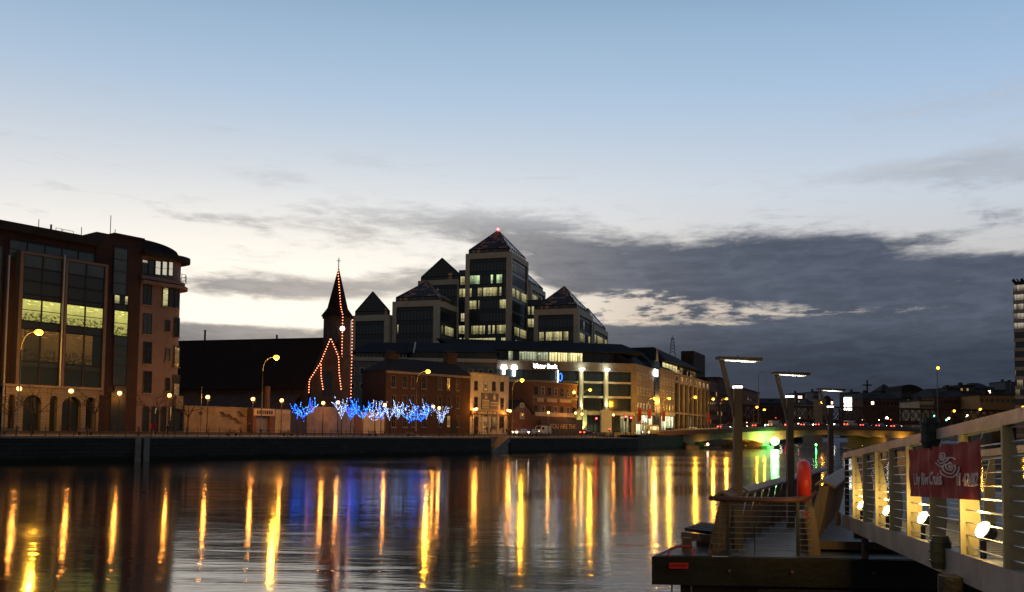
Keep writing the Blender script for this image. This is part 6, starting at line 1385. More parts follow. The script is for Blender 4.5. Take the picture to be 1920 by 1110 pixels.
# crane and gasometer-like lattice mast on the skyline
p = atY(1626, 713, 700); t = thing('tower_crane', 'tiny tower crane on the skyline above the grey offices', 'crane', (p.x, 700, 4)); m = MB().mat(STEELD); m.tube([(p.x, 700, 4), (p.x, 700, p.z)], .7, 4); m.build('mast', t); m = MB().mat(STEELD); z = atY(1626, 722, 700).z; m.tube([(p.x - 4, 700, z), (p.x + 3.5, 700, z)], .5, 4); m.build('jib', t)
p = atY(1261, 633, 420); t = thing('lattice_mast', 'small steel lattice mast standing behind the roofs', 'mast', (p.x, 420, 4)); m = MB().mat(STEELD); zb = atY(1261, 662, 420).z
for s in (-1, 1): m.tube([(p.x + s * 1.3, 420, 4), (p.x + s * 1.3, 420, zb), (p.x + s * .5, 420, p.z)], .14, 4)
for k in range(5): f = k / 5; z0, z1 = zb + (p.z - zb) * f, zb + (p.z - zb) * (f + .2); w = 1.3 - .8 * f; m.tube([(p.x - w, 420, z0), (p.x + w, 420, z1)], .1, 4); m.tube([(p.x + w, 420, z0), (p.x - w, 420, z1)], .1, 4)
m.tube([(p.x, 420, p.z - 1), (p.x, 420, p.z + 1)], .12, 4); m.build('lattice', t)
# ------------------------------------------------------------------ pontoon in the foreground
ZD = 2.427; PH = math.degrees(math.atan2(.49, 1.0))
pc = atZ(1239, 1041, ZD)                    # front left corner of the deck
PT = Frame((pc.x, pc.y), PH)                # e runs away along the pontoon, n points left
PX_ = Loc()
pt = thing('pontoon', 'dark timber pontoon moored in the lower right with railings of leaning boards', 'pontoon', (pc.x + 3, pc.y + 4, 0))
LEN = 24.0
fr = [Vector((pc.x, pc.y, 0)), Vector((pc.x + 9.5, pc.y - .3, 0))]
def dk(x, l, z): return Vector((pc.x + x * 1.0, pc.y - .03 * x, z)) + PT.e * l      # x across to the right, l along the pontoon
m = MB().mat(DECKM)
m.face([dk(0, 0, ZD), dk(9.5, 0, ZD), dk(9.5, LEN, ZD), dk(0, LEN, ZD)], [(0, 0), (9.5, 0), (9.5, LEN), (0, LEN)]); m.build('deck', pt)
m = MB().mat(TIMBD)
m.hexa([dk(-.02, -.12, ZD - .55), dk(9.5, -.12, ZD - .55), dk(9.5, 0, ZD - .55), dk(-.02, 0, ZD - .55), dk(-.02, -.12, ZD - .01), dk(9.5, -.12, ZD - .01), dk(9.5, 0, ZD - .01), dk(-.02, 0, ZD - .01)])
m.hexa([dk(-.14, -.12, ZD - .55), dk(-.02, -.12, ZD - .55), dk(-.02, LEN, ZD - .55), dk(-.14, LEN, ZD - .55), dk(-.14, -.12, ZD - .01), dk(-.02, -.12, ZD - .01), dk(-.02, LEN, ZD - .01), dk(-.14, LEN, ZD - .01)])
m.hexa([dk(1.9, -.2, ZD - .95), dk(4.05, -.2, ZD - .95), dk(4.05, -.1, ZD - .95), dk(1.9, -.1, ZD - .95), dk(1.9, -.2, ZD - .60), dk(4.05, -.2, ZD - .60), dk(4.05, -.1, ZD - .60), dk(1.9, -.1, ZD - .60)])
m.build('fender_beam', pt)
m = MB().mat(TIMBD); m.hexa([dk(.35, .12, -.6), dk(9.3, .12, -.6), dk(9.3, LEN - .2, -.6), dk(.35, LEN - .2, -.6), dk(.35, .12, ZD - .56), dk(9.3, .12, ZD - .56), dk(9.3, LEN - .2, ZD - .56), dk(.35, LEN - .2, ZD - .56)]); m.build('hull', pt)
for x in (1.35, 2.55, 4.1, 5.6): c = dk(x, -.13, ZD - .26); m = MB().mat(RUST); m.tube([c, c + Vector((0, -.03, 0))], .03, 8); m.build('bolt_head', pt)
def leaning_board(m, x, l, dx, h=1.15, w=.15, t=.05, zb=ZD, n=(1, 0)):
    """tapered board rising from the deck, wide foot, leaning by dx"""
    prof = [(0, w * 1.35), (.35, w * 1.25), (1, w * .62)]
    for (f0, w0), (f1, w1) in zip(prof, prof[1:]):
        a, b = x + dx * f0, x + dx * f1
        m.hexa([dk(a - w0 / 2, l, zb + h * f0), dk(a + w0 / 2, l, zb + h * f0), dk(a + w0 / 2, l + t, zb + h * f0), dk(a - w0 / 2, l + t, zb + h * f0),
                dk(b - w1 / 2, l, zb + h * f1), dk(b + w1 / 2, l, zb + h * f1), dk(b + w1 / 2, l + t, zb + h * f1), dk(b - w1 / 2, l + t, zb + h * f1)])
def parapet(x, l0, l1, lean, label, zb=ZD, step=.80, h=1.15, foot=True):
    t = thing('timber_railing', label, 'railing', dk(x, l0, zb), group='pontoon railings')
    l = l0
    while l <= l1:
        m = MB().mat(TIMB); leaning_board(m, x, l, lean, h, zb=zb); m.build('board', t); l += step
    xc = x + lean; m = MB().mat(TIMB)
    for (a, b, za, zb_) in ((-.17, .0, -.04, .05), (.0, .17, .05, -.04)):   # shallow pitched cap board
        m.hexa([dk(xc + a, l0 - .15, zb + h + za), dk(xc + b, l0 - .15, zb + h + zb_), dk(xc + b, l1 + .4, zb + h + zb_), dk(xc + a, l1 + .4, zb + h + za),
                dk(xc + a, l0 - .15, zb + h + za + .05), dk(xc + b, l0 - .15, zb + h + zb_ + .05), dk(xc + b, l1 + .4, zb + h + zb_ + .05), dk(xc + a, l1 + .4, zb + h + za + .05)])
    m.build('cap_board', t)
    m = MB().mat(TIMB); m.hexa([dk(x - .06, l0, zb + .10), dk(x + .0, l0, zb + .10), dk(x + .0, l1, zb + .10), dk(x - .06, l1, zb + .10), dk(x - .06, l0, zb + .2), dk(x + .0, l0, zb + .2), dk(x + .0, l1, zb + .2), dk(x - .06, l1, zb + .2)]); m.build('bottom_rail', t)
    return t
xl = (atZ(1335, 1031, ZD) - pc).x; xfr = (atZ(1497, 1050, ZD) - pc).x
print('pontoon', pc, xl, xfr)
p_l = parapet(.98, 1.9, 15.5, .24, 'long railing of leaning timber boards on the river side of the pontoon', step=.95)
p_s = parapet(.92, .35, 1.45, .22, 'short end panel of leaning boards at the front left of the pontoon railing', step=.24)
# front guard rail, frontal
gr = thing('front_guard_rail', 'round red timber handrail over steel posts and wires across the front of the pontoon', 'railing', dk(1.2, .25, ZD), group='pontoon railings')
zr = ZD + 1.10
m = MB().mat(TIMBR); m.tube([dk(.88, .38, zr - .0), dk(1.0, .2, zr), dk(2.3, .14, zr - .01), dk(2.62, .2, zr + .0), dk(2.80, .5, zr + .06), dk(2.86, 1.0, zr + .1)], .055, 10); m.build('handrail', gr, smooth=True)
for x in (1.25, 2.62): m = MB().mat(STEELD); m.box(Frame((dk(x, .2, 0).x, dk(x, .2, 0).y), 90), -.03, .03, -.012, .012, ZD, zr - .04); m.build('post', gr)
m = MB().mat(STEELD); m.tube([dk(1.78, .2, ZD), dk(1.78, .2, ZD + .62)], .008, 4); m.build('wire_stay', gr)
m = MB().mat(STEEL)
for k in range(9): z = ZD + .1 + k * .11; m.tube([dk(.95 + .05 * k / 9, .22, z), dk(2.9, .22, z)], .006, 4)
m.build('wires', gr)
# curved end boards of the front rail + stand of the lifebuoy
eb = thing('end_post', 'broad curved timber end post at the right end of the front handrail', 'post', dk(3.0, .5, ZD), group='pontoon end posts')
m = MB().mat(TIMB); leaning_board(m, 2.93, .3, -.06, .95, .17, .09); m.build('board', eb)
# bollard, ladder handle, ladder, sign
bl = thing('bollard', 'square steel mooring bollard at the left corner of the pontoon', 'bollard', dk(.36, .55, ZD)); m = MB().mat(RUST); c = dk(.36, .55, 0); m.box(Frame((c.x, c.y), 90), -.085, .085, -.085, .085, ZD, ZD + .26); m.box(Frame((c.x, c.y), 90), -.095, .095, -.095, .095, ZD + .26, ZD + .29); m.build('shaft', bl)
ld = thing('ladder', 'red handled steel ladder hanging down the front of the pontoon', 'ladder', dk(.35, -.15, ZD))
RP = mk('red_paint', (.42, .035, .04), .4, var=.15)
m = MB().mat(RP); m.tube([dk(.17, -.15, ZD + .0), dk(.17, .05, ZD + .12), dk(.25, .22, ZD + .15), dk(.55, .22, ZD + .15), dk(.64, .05, ZD + .12), dk(.64, -.15, ZD)], .022, 8); m.build('handle', ld)
for x in (.2, .58): m = MB().mat(STEEL); m.tube([dk(x, .05, ZD - .57), dk(x, .05, -.5)], .018, 8); m.build('side_rail', ld)
for k in range(6): m = MB().mat(STEEL); m.tube([dk(.2, .05, ZD - .75 - k * .3), dk(.58, .05, ZD - .75 - k * .3)], .014, 6); m.build('rung', ld)
sgn = thing('ladder_sign', 'small red sign lettered LADDER on the pontoon edge', 'sign', dk(.39, -.15, ZD - .2))
c = dk(.4, -.20, 0); SF = Frame((c.x, c.y), 90)
m = MB().mat(mk('sign_red', (.75, .03, .04), .5, var=.05)); m.box(SF, -.185, .185, -.0, .012, ZD - .225, ZD - .115); m.build('plate', sgn)
put_text('lettering', 'LADDER', .088, SF, 0, -.004, ZD - .17, mk('sign_dark', (.12, .01, .012), .6, var=0), sgn, su=1.0, depth=.003)
# slatted landing shelf on the river side
sh = thing('landing_shelf', 'slatted timber landing shelf jutting from the river side of the pontoon', 'shelf', dk(.4, 1.6, ZD + .4))
for k in range(5):
    l = 1.2 + k * .30; m = MB().mat(TIMBD); m.hexa([dk(.15, l, ZD + .36), dk(.85, l, ZD + .26), dk(.85, l + .2, ZD + .26), dk(.15, l + .2, ZD + .36), dk(.15, l, ZD + .42), dk(.85, l, ZD + .34), dk(.85, l + .2, ZD + .34), dk(.15, l + .2, ZD + .42)]); m.build('slat', sh)
m = MB().mat(TIMB); m.hexa([dk(.1, 1.1, ZD + .2), dk(.9, 1.1, ZD + .1), dk(.9, 1.18, ZD + .1), dk(.1, 1.18, ZD + .2), dk(.1, 1.1, ZD + .34), dk(.9, 1.1, ZD + .26), dk(.9, 1.18, ZD + .26), dk(.1, 1.18, ZD + .34)]); m.box(L0, dk(.3, 1.6, 0).x, dk(.9, 1.6, 0).x, dk(.3, 1.6, 0).y, dk(.3, 1.6, 0).y + .1, ZD, ZD + .2); m.build('bracket', sh)

# lamps on the pontoon: square pole, slanted arm, flat roof board with glowing underside
L_STRIP = emit('lamp_strip', (1, .93, .84), 4); L_STRIP2 = emit('lamp_soffit', (1, .93, .80), .5)
def pontoon_lamp():
    t = thing('pontoon_lamp', 'x', 'lamp post', group='steel lamps on the pontoon'); h = 3.33
    m = MB().mat(POLEG)
    m.hexa([Vector(q) for q in ((-.088, -.08, 0), (.088, -.08, 0), (.088, .08, 0), (-.088, .08, 0), (-.078, -.07, h), (.078, -.07, h), (.078, .07, h), (-.078, .07, h))]); m.build('pole', t)
    m = MB().mat(L_STRIP); m.box(L0, -.085, .085, -.08, .08, h + .002, h + .045); m.build('light_band', t)
    m = MB().mat(POLEG); m.box(L0, -.09, .09, -.085, .085, h + .047, h + .075); m.build('pole_cap', t)
    m = MB().mat(POLEG); zt = h + .60
    m.hexa([Vector(q) for q in ((-.13, -.045, h - .42), (-.08, -.045, h - .36), (-.08, .045, h - .36), (-.13, .045, h - .42), (-.38, -.045, zt - .02), (-.28, -.045, zt - .02), (-.28, .045, zt - .02), (-.38, .045, zt - .02))])
    m.hexa([Vector(q) for q in ((-.10, -.045, h - .6), (-.07, -.045, h - .6), (-.07, .045, h - .6), (-.10, .045, h - .6), (-.13, -.045, h - .419), (-.08, -.045, h - .36), (-.08, .045, h - .36), (-.13, .045, h - .419))])
    m.build('slanted_arm', t)
    m = MB().mat(POLEG); m.hexa([Vector(q) for q in ((-.42, -.14, zt), (.47, -.14, zt - .04), (.47, .14, zt - .04), (-.42, .14, zt), (-.44, -.16, zt + .05), (.49, -.16, zt + .03), (.49, .16, zt + .03), (-.44, .16, zt + .05))])
    m.box(L0, -.01, .01, -.01, .01, zt + .05, zt + .09); m.build('roof_board', t)
    m = MB().mat(L_STRIP2)
    m.hexa([Vector(q) for q in ((-.26, -.12, zt - .022), (.38, -.12, zt - .050), (.38, .12, zt - .050), (-.26, .12, zt - .022), (-.27, -.12, zt - .010), (.39, -.12, zt - .038), (.39, .12, zt - .038), (-.27, .12, zt - .010))]); m.build('soffit_light', t)
    lamp_point(t, (.05, -.0, zt - .22), 26, (1, .84, .66), .12)
    return t
POLEG = mk('lamp_steel', (.105, .080, .068), .55, .3, var=.2, scale=3)
PL = pontoon_lamp(); used = False
for px, Y, lab in ((1383, 18.2, 'nearest and tallest looking steel lamp on the pontoon with slanted arm'), (1481, 22.4, 'middle steel lamp on the pontoon'), (1557, 30.0, 'farthest steel lamp on the pontoon, left of the gangway')):
    p = atY(px, 800, Y); place(PL, used, (p.x, p.y, ZD), R(0), lab); used = True

# lifebuoy on its stand
lb = thing('lifebuoy', 'bright red lifebuoy ring hanging edge-on above the pontoon', 'lifebuoy', atY(1507, 902, 17.75))
c = atY(1507, 902, 17.75); m = MB().mat(mk('lifebuoy_red', (.62, .035, .02), .45, var=.12, scale=4))
ax = Vector((.955, -.30, 0)).normalized(); ay = ax.cross(Vector((0, 0, 1))); n1, n2 = 28, 10
base = len(m.v)
for i in range(n1):
    a = 2 * math.pi * i / n1; d = ay * math.cos(a) + Vector((0, 0, math.sin(a)))
    for k in range(n2): b = 2 * math.pi * k / n2; m.v.append(c + d * (.31 + .125 * math.cos(b)) + ax * (.135 * math.sin(b)))
for i in range(n1):
    for k in range(n2): i2, k2 = (i + 1) % n1, (k + 1) % n2; m.f.append([base + i * n2 + k, base + i2 * n2 + k, base + i2 * n2 + k2, base + i * n2 + k2]); m.m.append(0); m.uv.append([(0, 0)] * 4)
m.build('ring', lb, smooth=True)
lst = thing('lifebuoy_stand', 'timber post carrying the red lifebuoy', 'post', atY(1512, 1040, 18.0)); p = atY(1513, 930, 18.05)
m = MB().mat(TIMB); m.hexa([Vector((p.x - .10, p.y, ZD)), Vector((p.x + .12, p.y, ZD)), Vector((p.x + .12, p.y + .1, ZD)), Vector((p.x - .10, p.y + .1, ZD)), Vector((p.x + .02, p.y, p.z + .5)), Vector((p.x + .10, p.y, p.z + .5)), Vector((p.x + .10, p.y + .08, p.z + .5)), Vector((p.x + .02, p.y + .08, p.z + .5))]); m.build('board', lst)
bx = thing('control_box', 'small white and red control box on a short grey pedestal under the lifebuoy', 'control box', atY(1505, 1040, 17.95)); p = atY(1505, 972, 17.95)
m = MB().mat(TIMB); m.box(L0, p.x - .07, p.x + .10, p.y - .06, p.y + .1, ZD, p.z); m.build('pedestal', bx)
m = MB().mat(FRAMEW); m.box(L0, p.x - .08, p.x + .01, p.y - .08, p.y + .08, p.z, p.z + .16); m.build('white_case', bx); m = MB().mat(RP); m.box(L0, p.x + .012, p.x + .10, p.y - .08, p.y + .08, p.z, p.z + .16); m.build('red_case', bx)

# ------------------------------------------------------------------ landing platform on the pontoon
pf = thing('landing_platform', 'raised timber landing platform where the gangway meets the pontoon', 'platform', atZ(1580, 1030, ZD))
q0 = atY(1513, 1014, 18.0); zP = q0.z; xq = q0.x
ed = Vector((.44, 1, 0)).normalized(); er = Vector((1, -.03, 0)); P0 = Vector((xq, 17.95, 0))
def pq(a, l, z): return P0 + er * a + ed * l + Vector((0, 0, z))
def slab(m, a0, a1, l0, l1, z0, z1): m.hexa([pq(a0, l0, z0), pq(a1, l0, z0), pq(a1, l1, z0), pq(a0, l1, z0), pq(a0, l0, z1), pq(a1, l0, z1), pq(a1, l1, z1), pq(a0, l1, z1)])
m = MB().mat(TIMB); slab(m, 0, 3.4, 0, .14, zP - .16, zP); slab(m, 0, .14, .14, 8.2, zP - .16, zP); m.build('edge_beam', pf)
m = MB().mat(DECKM); m.face([pq(.14, .14, zP - .01), pq(3.4, .14, zP - .01), pq(3.4, 8.2, zP - .01), pq(.14, 8.2, zP - .01)], [(0, 0), (3, 0), (3, 5), (0, 5)]); m.build('floor', pf)
for a_, l_ in ((.02, .01), (1.7, .02), (3.1, .02), (.02, 3)): m = MB().mat(TIMB); slab(m, a_, a_ + .13, l_, l_ + .12, ZD, zP - .162); m.build('leg', pf)
m = MB().mat(RUST); m.hexa([pq(.3, .3, ZD + .08), pq(2.9, .1, ZD + .2), pq(2.9, .2, ZD + .2), pq(.3, .4, ZD + .08), pq(.3, .3, ZD + .16), pq(2.9, .1, ZD + .28), pq(2.9, .2, ZD + .28), pq(.3, .4, ZD + .16)]); m.build('brace', pf)
m = MB().mat(TIMBD); slab(m, .9, 1.25, .9, 1.3, zP, zP + .12); m.tube([pq(1.6, .6, zP + .03), pq(2.2, .9, zP + .05), pq(2.4, .5, zP + .04), pq(1.9, .35, zP + .03)], .03, 6); m.build('mooring_gear', pf)
rp = thing('timber_railing', 'short high railing of leaning boards on the raised landing left of the gangway', 'railing', (xq, 18.2, zP), group='pontoon railings')
dd = Vector((.44, 1, 0)).normalized(); o_ = Vector((xq + .06, 18.0, 0))
for k in range(9):
    l = .05 + k * .9; m = MB().mat(TIMB); h = 1.12; w0, w1 = .32, .2; a = o_ + dd * l
    for (f0, f1, wa, wb) in ((0, .4, .30, .28), (.4, 1, .28, .17)):
        A, B = a + Vector((.32 * f0, 0, 0)), a + Vector((.32 * f1, 0, 0))
        m.hexa([Vector((A.x - wa / 2, A.y, zP + h * f0)), Vector((A.x + wa / 2, A.y, zP + h * f0)), Vector((A.x + wa / 2, A.y + .06, zP + h * f0)), Vector((A.x - wa / 2, A.y + .06, zP + h * f0)), Vector((B.x - wb / 2, B.y, zP + h * f1)), Vector((B.x + wb / 2, B.y, zP + h * f1)), Vector((B.x + wb / 2, B.y + .06, zP + h * f1)), Vector((B.x - wb / 2, B.y + .06, zP + h * f1))])
    m.build('board', rp)
m = MB().mat(TIMB); a, b = o_ + dd * -.1 + Vector((.32, 0, zP + 1.12)), o_ + dd * 7.8 + Vector((.32, 0, zP + 1.12)); s_ = Vector((1, 0, 0))
for (x0, x1, z0, z1) in ((-.20, -.04, .0, .08), (-.04, .22, .08, -.05)):
    m.hexa([a + s_ * x0 + Vector((0, 0, z0)), a + s_ * x1 + Vector((0, 0, z1)), b + s_ * x1 + Vector((0, 0, z1)), b + s_ * x0 + Vector((0, 0, z0)), a + s_ * x0 + Vector((0, 0, z0 + .05)), a + s_ * x1 + Vector((0, 0, z1 + .05)), b + s_ * x1 + Vector((0, 0, z1 + .05)), b + s_ * x0 + Vector((0, 0, z0 + .05))])
m.build('cap_board', rp)


# ------------------------------------------------------------------ gangway
g0, g1 = atY(1588, 855, 18.1), atY(1920, 782, 6.84); b0, b1 = atY(1588, 975, 18.1), atY(1920, 1098, 6.84)
gd = Vector((g1.x - g0.x, g1.y - g0.y, 0)); GL = gd.length; gd /= GL
GF = Frame((g0.x, g0.y), math.degrees(math.atan2(gd.x, gd.y)))      # e runs toward the camera side, n points to the right of the photo
EXT = GL + 5.5
def zt_(u): return g0.z + (g1.z - g0.z) * u / GL
def zb_f(u): return b0.z + (b1.z - b0.z) * u / GL
print('gangway', g0, g1, b0, b1, GL, GF.n)
GW = 1.9; sg_ = 1 if GF.n.x > 0 else -1
def gv(v): return v * sg_
gw = thing('gangway', 'light steel gangway with wire railings rising from the pontoon to the right frame edge', 'gangway', GF.W(GL / 2, gv(GW / 2), 3.4))
def beam(m, u0, u1, v0, v1, za, zb, h):
    a, b = gv(v0), gv(v1)
    m.hexa([GF.W(u0, a, za - h), GF.W(u1, a, zb - h), GF.W(u1, b, zb - h), GF.W(u0, b, za - h), GF.W(u0, a, za), GF.W(u1, a, zb), GF.W(u1, b, zb), GF.W(u0, b, za)])
for v0 in (0, GW):
    m = MB().mat(ALU); beam(m, -.05, EXT, v0 - .07, v0 + .07, zt_(0) + .06, zt_(EXT) + .06, .11); m.build('top_rail', gw)
    m = MB().mat(ALU); beam(m, -.15, EXT, v0 - .08, v0 + .08, zb_f(0) + .10, zb_f(EXT) + .10, .27); m.build('bottom_chord', gw)
GDK = mk('gangway_deck', (.42, .37, .26), .6, var=.15, scale=2)
m = MB().mat(GDK); beam(m, -.1, EXT, .09, GW - .09, zb_f(0) + .02, zb_f(EXT) + .02, .05)
for k in range(40): u = k * .4; beam(m, u, u + .03, .1, GW - .1, zb_f(u) + .035, zb_f(u) + .035, .01)
m.build('walkway', gw)
def fin(m, u, v_in, side, t=.05):
    """tapered plate standing across the walkway at the rail: narrow at the top, widest low down"""
    zb0, zt0 = zb_f(u) + .10, zt_(u) - .05; H = zt0 - zb0; prof = [(0, .15), (.28, .18), (.55, .165), (1, .07)]
    for (f0, w0), (f1, w1) in zip(prof, prof[1:]):
        def q(uu, w, f): return GF.W(uu, gv(v_in + side * w), zb0 + H * f)
        o_ = side * .0
        m.hexa([GF.W(u, gv(v_in), zb0 + H * f0), GF.W(u + t, gv(v_in), zb0 + H * f0), q(u + t, w0, f0), q(u, w0, f0), GF.W(u, gv(v_in), zb0 + H * f1), GF.W(u + t, gv(v_in), zb0 + H * f1), q(u + t, w1, f1), q(u, w1, f1)])
lit_u = [GF.U(px, gv(.0), 900) for px in (1607, 1651, 1712, 1815)]; lit_u.append(lit_u[-1] + 2.9); lit_u.append(lit_u[-1] + 2.9)
us = []
for i, u in enumerate(lit_u):
    us.append((u, True))
    if i < 5: us.append(((u + lit_u[i + 1]) / 2, False))
FINM = mk('fin_paint', (.36, .30, .19), .55, .1, var=.12, scale=3)
for u, lit in us:
    for v_in, side in ((-.085, 1), (GW + .085, -1)): m = MB().mat(FINM); fin(m, u, v_in, side); m.build('stanchion', gw)
for u, lit in us: m = MB().mat(STEELD); beam(m, u - .03, u + .0, -.02, .03, zt_(u) - .04, zt_(u) - .04, zt_(u) - zb_f(u) - .15); m.build('rail_post', gw)
m = MB().mat(STEEL)
nw = 10
for k in range(nw):
    f = (k + .6) / nw
    for v0 in (-.03, GW + .03): m.tube([GF.W(0, gv(v0), zb_f(0) + .1 + (zt_(0) - zb_f(0) - .12) * f), GF.W(EXT, gv(v0), zb_f(EXT) + .1 + (zt_(EXT) - zb_f(EXT) - .12) * f)], .008, 5)
m.build('rail_wires', gw)
m = MB().mat(STEELD)
beam(m, -.08, -.02, -.04, .04, zt_(0), zt_(0), zt_(0) - zb_f(0)); m.build('end_post', gw)
for zz, u_ in ((zt_(7.2), 6.15), (zb_f(7.7), 7.0)): pass
STRAP = mk('rubber_collar', (.03, .035, .03), .7, var=.3, scale=8)
for px, py, nm in ((1764, 812, 'upper_collar'), (1783, 1036, 'lower_collar')):
    u, z = GF.uz(px, py, 0); m = MB().mat(STRAP); m.tube([GF.W(u, gv(-.1), z - .17), GF.W(u, gv(-.1), z - .10), GF.W(u, gv(-.1), z + .10), GF.W(u, gv(-.1), z + .17)], [.085, .105, .105, .08], 10)
    for k in range(3): m.tube([GF.W(u, gv(-.1), z - .1 + k * .1), GF.W(u, gv(-.1), z - .085 + k * .1)], .118, 10)
    m.build(nm, gw)
# floodlights on the walkway, each aimed at the fin before it
FLD = emit('gangway_flood', (1, .86, .50), 9)
fp = None
for k, (u, lit) in enumerate(us):
    if not lit: continue
    uf = (GF.U((1613, 1661, 1727, 1838)[k // 2], gv(-.02), 950) if k < 8 else u + .5); z = zb_f(uf) + .34; base = GF.W(uf, gv(.0), zb_f(uf) + .1)
    if fp is None:
        fp = thing('gangway_floodlight', 'x', 'floodlight', base, group='floodlights on the gangway')
        up = Vector((0, 0, 1)); d = GF.e * -1
        m = MB().mat(STEELD); m.tube([base, base + up * .16], .03, 6); m.build('foot_bracket', fp)
        c = base + up * .26; n = (GF.n * (-.86 * sg_) + up * .5 + d * -.25).normalized(); sx = n.cross(up).normalized(); sy = n.cross(sx).normalized()
        m = MB().mat(STEELD); m.tube([c - n * .12, c - n * .09, c], [.04, .07, .092], 16); m.build('housing', fp)
        m = MB().mat(FLD); m.tube([c + n * .004, c + n * .022, c + n * .035], [.082, .074, .04], 16); m.build('lens', fp)
        l = bpy.data.lights.new('flood_beam', 'POINT'); l.energy = 34; l.color = (1, .68, .17); l.shadow_soft_size = .07
        o = bpy.data.objects.new('flood_beam', l); COL.objects.link(o); o.parent = fp; o.location = c + n * .06 + up * .12 - base
        cp_ = fp
    else: cp_ = copy_tree(fp); cp_.location = base
    cp_['label'] = ('farthest glowing floodlight, at the pontoon end of the gangway', 'second glowing floodlight from the pontoon end of the gangway', 'glowing floodlight under the left edge of the red banner', 'nearest large floodlight glaring under the right edge of the red banner', 'floodlight at the right frame edge', 'floodlight beyond the frame edge')[min(5, k // 2)]

# ------------------------------------------------------------------ red banner
ub0, zb00 = GF.uz(1709, 842, gv(-.09)); ub1, _ = GF.uz(1843, 826, gv(-.09)); zB0 = GF.uz(1709, 930, gv(-.09))[1]
zT1 = GF.uz(1843, 823, gv(-.09))[1]; zB1 = GF.uz(1843, 938, gv(-.09))[1]
print('banner', ub0, ub1, zb00, zB0, zT1, zB1)
bnr = thing('banner', 'red cloth banner lettered for river cruises, tied to the gangway rail', 'banner', GF.W((ub0 + ub1) / 2, gv(-.09), zB1))
NX, NY = 110, 16
def bpos(f, g, off=0.0):                    # f along, g up
    u = ub0 + (ub1 - ub0) * f; z0 = zB0 + (zB1 - zB0) * f; z1 = zb00 + (zT1 - zb00) * f
    fold = .009 * math.sin(f * 34 + 1.0 * math.sin(g * 2.2)) + .003 * math.sin(f * 71 + g * 1.5) + .005 * math.sin((f - g) * 11)
    sag = -.02 * abs(math.sin(f * math.pi * 5)) * g
    return GF.W(u, gv(-.11 - fold - off), z0 + (z1 - z0) * g + sag)
BNM = mk('banner_cloth', (.27, .018, .022), .7, var=.2, scale=5, spec=.15)
m = MB().mat(BNM)
for i in range(NX):
    for j in range(NY): m.face([bpos(i / NX, j / NY), bpos((i + 1) / NX, j / NY), bpos((i + 1) / NX, (j + 1) / NY), bpos(i / NX, (j + 1) / NY)])
cl_ = m.build('cloth', bnr, smooth=True)
BT = mk('banner_lettering', (.60, .42, .38), .7, var=.15, scale=6)
Wb = abs(ub1 - ub0); Hb = (zb00 - zB0)
def fpx(px): return (GF.U(px, gv(-.11), 880) - ub0) / (ub1 - ub0)
def on_banner(fc, gc, sx, sy): return lambda co: bpos(fc + co.x * sx / Wb, gc + co.y * sy / Hb, .012 + co.z * .3)
def fit(txt, p0, p1, gc, hh):
    vs, _ = text_mesh(txt, .18); w = max(v.x for v in vs) - min(v.x for v in vs); f0, f1 = fpx(p0), fpx(p1)
    return on_banner((f0 + f1) / 2, gc, (f1 - f0) * Wb / w, hh / .13)
put_text('lettering', 'Liffey River Cruises', .18, None, 0, 0, 0, BT, cl_, bold=.003, fn=fit('Liffey River Cruises', 1715, 1770, .36, .145))
put_text('phone_number', '01 4734082', .18, None, 0, 0, 0, BT, cl_, bold=.003, fn=fit('01 4734082', 1797, 1838, .335, .13))
m = MB().mat(BT); K = Wb / (fpx(1790) - fpx(1760)) * 0 + (fpx(1786) - fpx(1770)) * Wb / (16 * .0052)
F1, F2 = fpx(1769), fpx(1784)
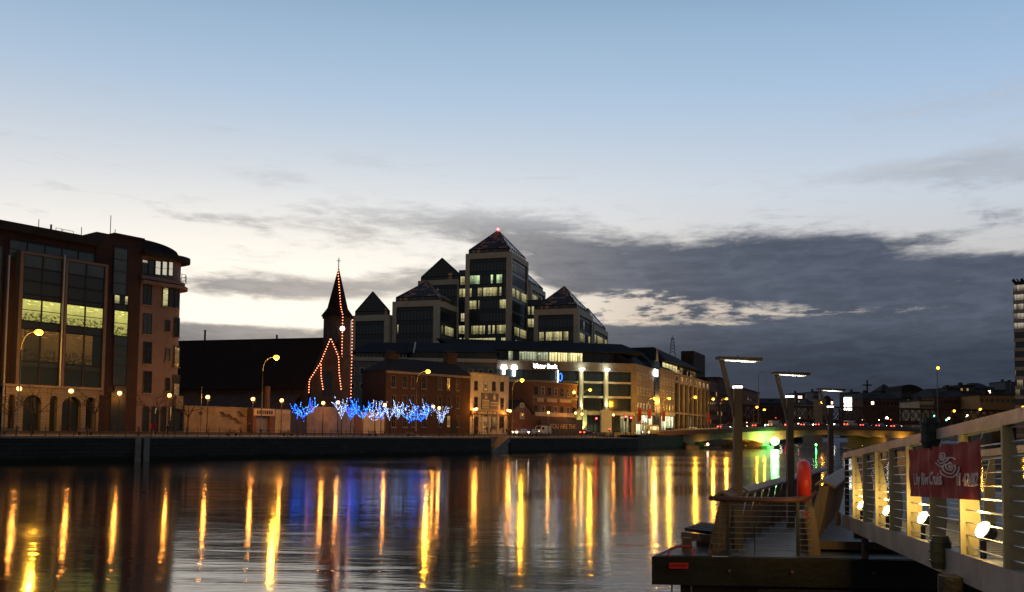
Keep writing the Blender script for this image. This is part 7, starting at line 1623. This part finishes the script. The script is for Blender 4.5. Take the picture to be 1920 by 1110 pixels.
for cx_, cy_, r0, a0, a1 in ((F1, .79, .012, 0, 6.28), (F1, .79, .034, 0, 6.28), (F1, .76, .058, 3.3, 6.3), (F1, .74, .080, 3.5, 5.9), (F2, .59, .013, 0, 6.28), (F2, .59, .036, 0, 6.28), (F2, .57, .062, 2.4, 6.8), (F2, .55, .088, 3.3, 6.4), (F2, .62, .082, .7, 2.6)):
    n = 22; w = .0065
    for i in range(n):
        t0, t1 = a0 + (a1 - a0) * i / n, a0 + (a1 - a0) * (i + 1) / n
        def P(t, r): return bpos(cx_ + math.cos(t) * r * K / Wb, cy_ + math.sin(t) * r / Hb, .014)
        m.face([P(t0, r0 - w), P(t1, r0 - w), P(t1, r0 + w), P(t0, r0 + w)])
m.build('wave_emblem', cl_)
m = MB().mat(STEEL)
for f in (0, .25, .5, .75, 1): p = bpos(f, 1); m.tube([p, p + Vector((0, 0, .08)) + GF.n * gv(.03)], .006, 4)
m.build('cable_tie', bnr)
# pile under the gangway
p = atY(1785, 1090, 8.6); pl_ = thing('timber_pile', 'dark timber pile standing in the water under the gangway', 'pile', (p.x, p.y, 0)); m = MB().mat(TIMBD); m.tube([(p.x, p.y, -2), (p.x, p.y, 3.45)], .13, 10); m.build('shaft', pl_)
m = MB().mat(RUST); m.tube([(p.x, p.y, 3.0), (p.x, p.y, 3.1)], .15, 10); m.build('iron_band', pl_)
pp = thing('gangway_support', 'rusty steel trestle under the lower end of the gangway', 'trestle', (GF.W(.8, gv(.9), ZD)))
for v_ in (.2, 1.6): m = MB().mat(RUST); a = GF.W(1.0, gv(v_), 0); m.tube([Vector((a.x, a.y, ZD)), Vector((a.x, a.y, zb_f(1) - .2))], .07, 8); m.build('leg', pp)
m = MB().mat(RUST); m.tube([GF.W(1.0, gv(0), zb_f(1) - .23), GF.W(1.0, gv(1.9), zb_f(1) - .23)], .07, 8); m.build('cross_bar', pp)
m = MB().mat(RUST); m.tube([GF.W(-.35, gv(-.15), zb_f(0) - .15), GF.W(-.35, gv(-.15), zb_f(0) + .12)], .06, 10); m.tube([GF.W(-.35, gv(0), zb_f(0)), GF.W(.0, gv(0), zb_f(0))], .04, 8); m.build('hinge_roller', pp)
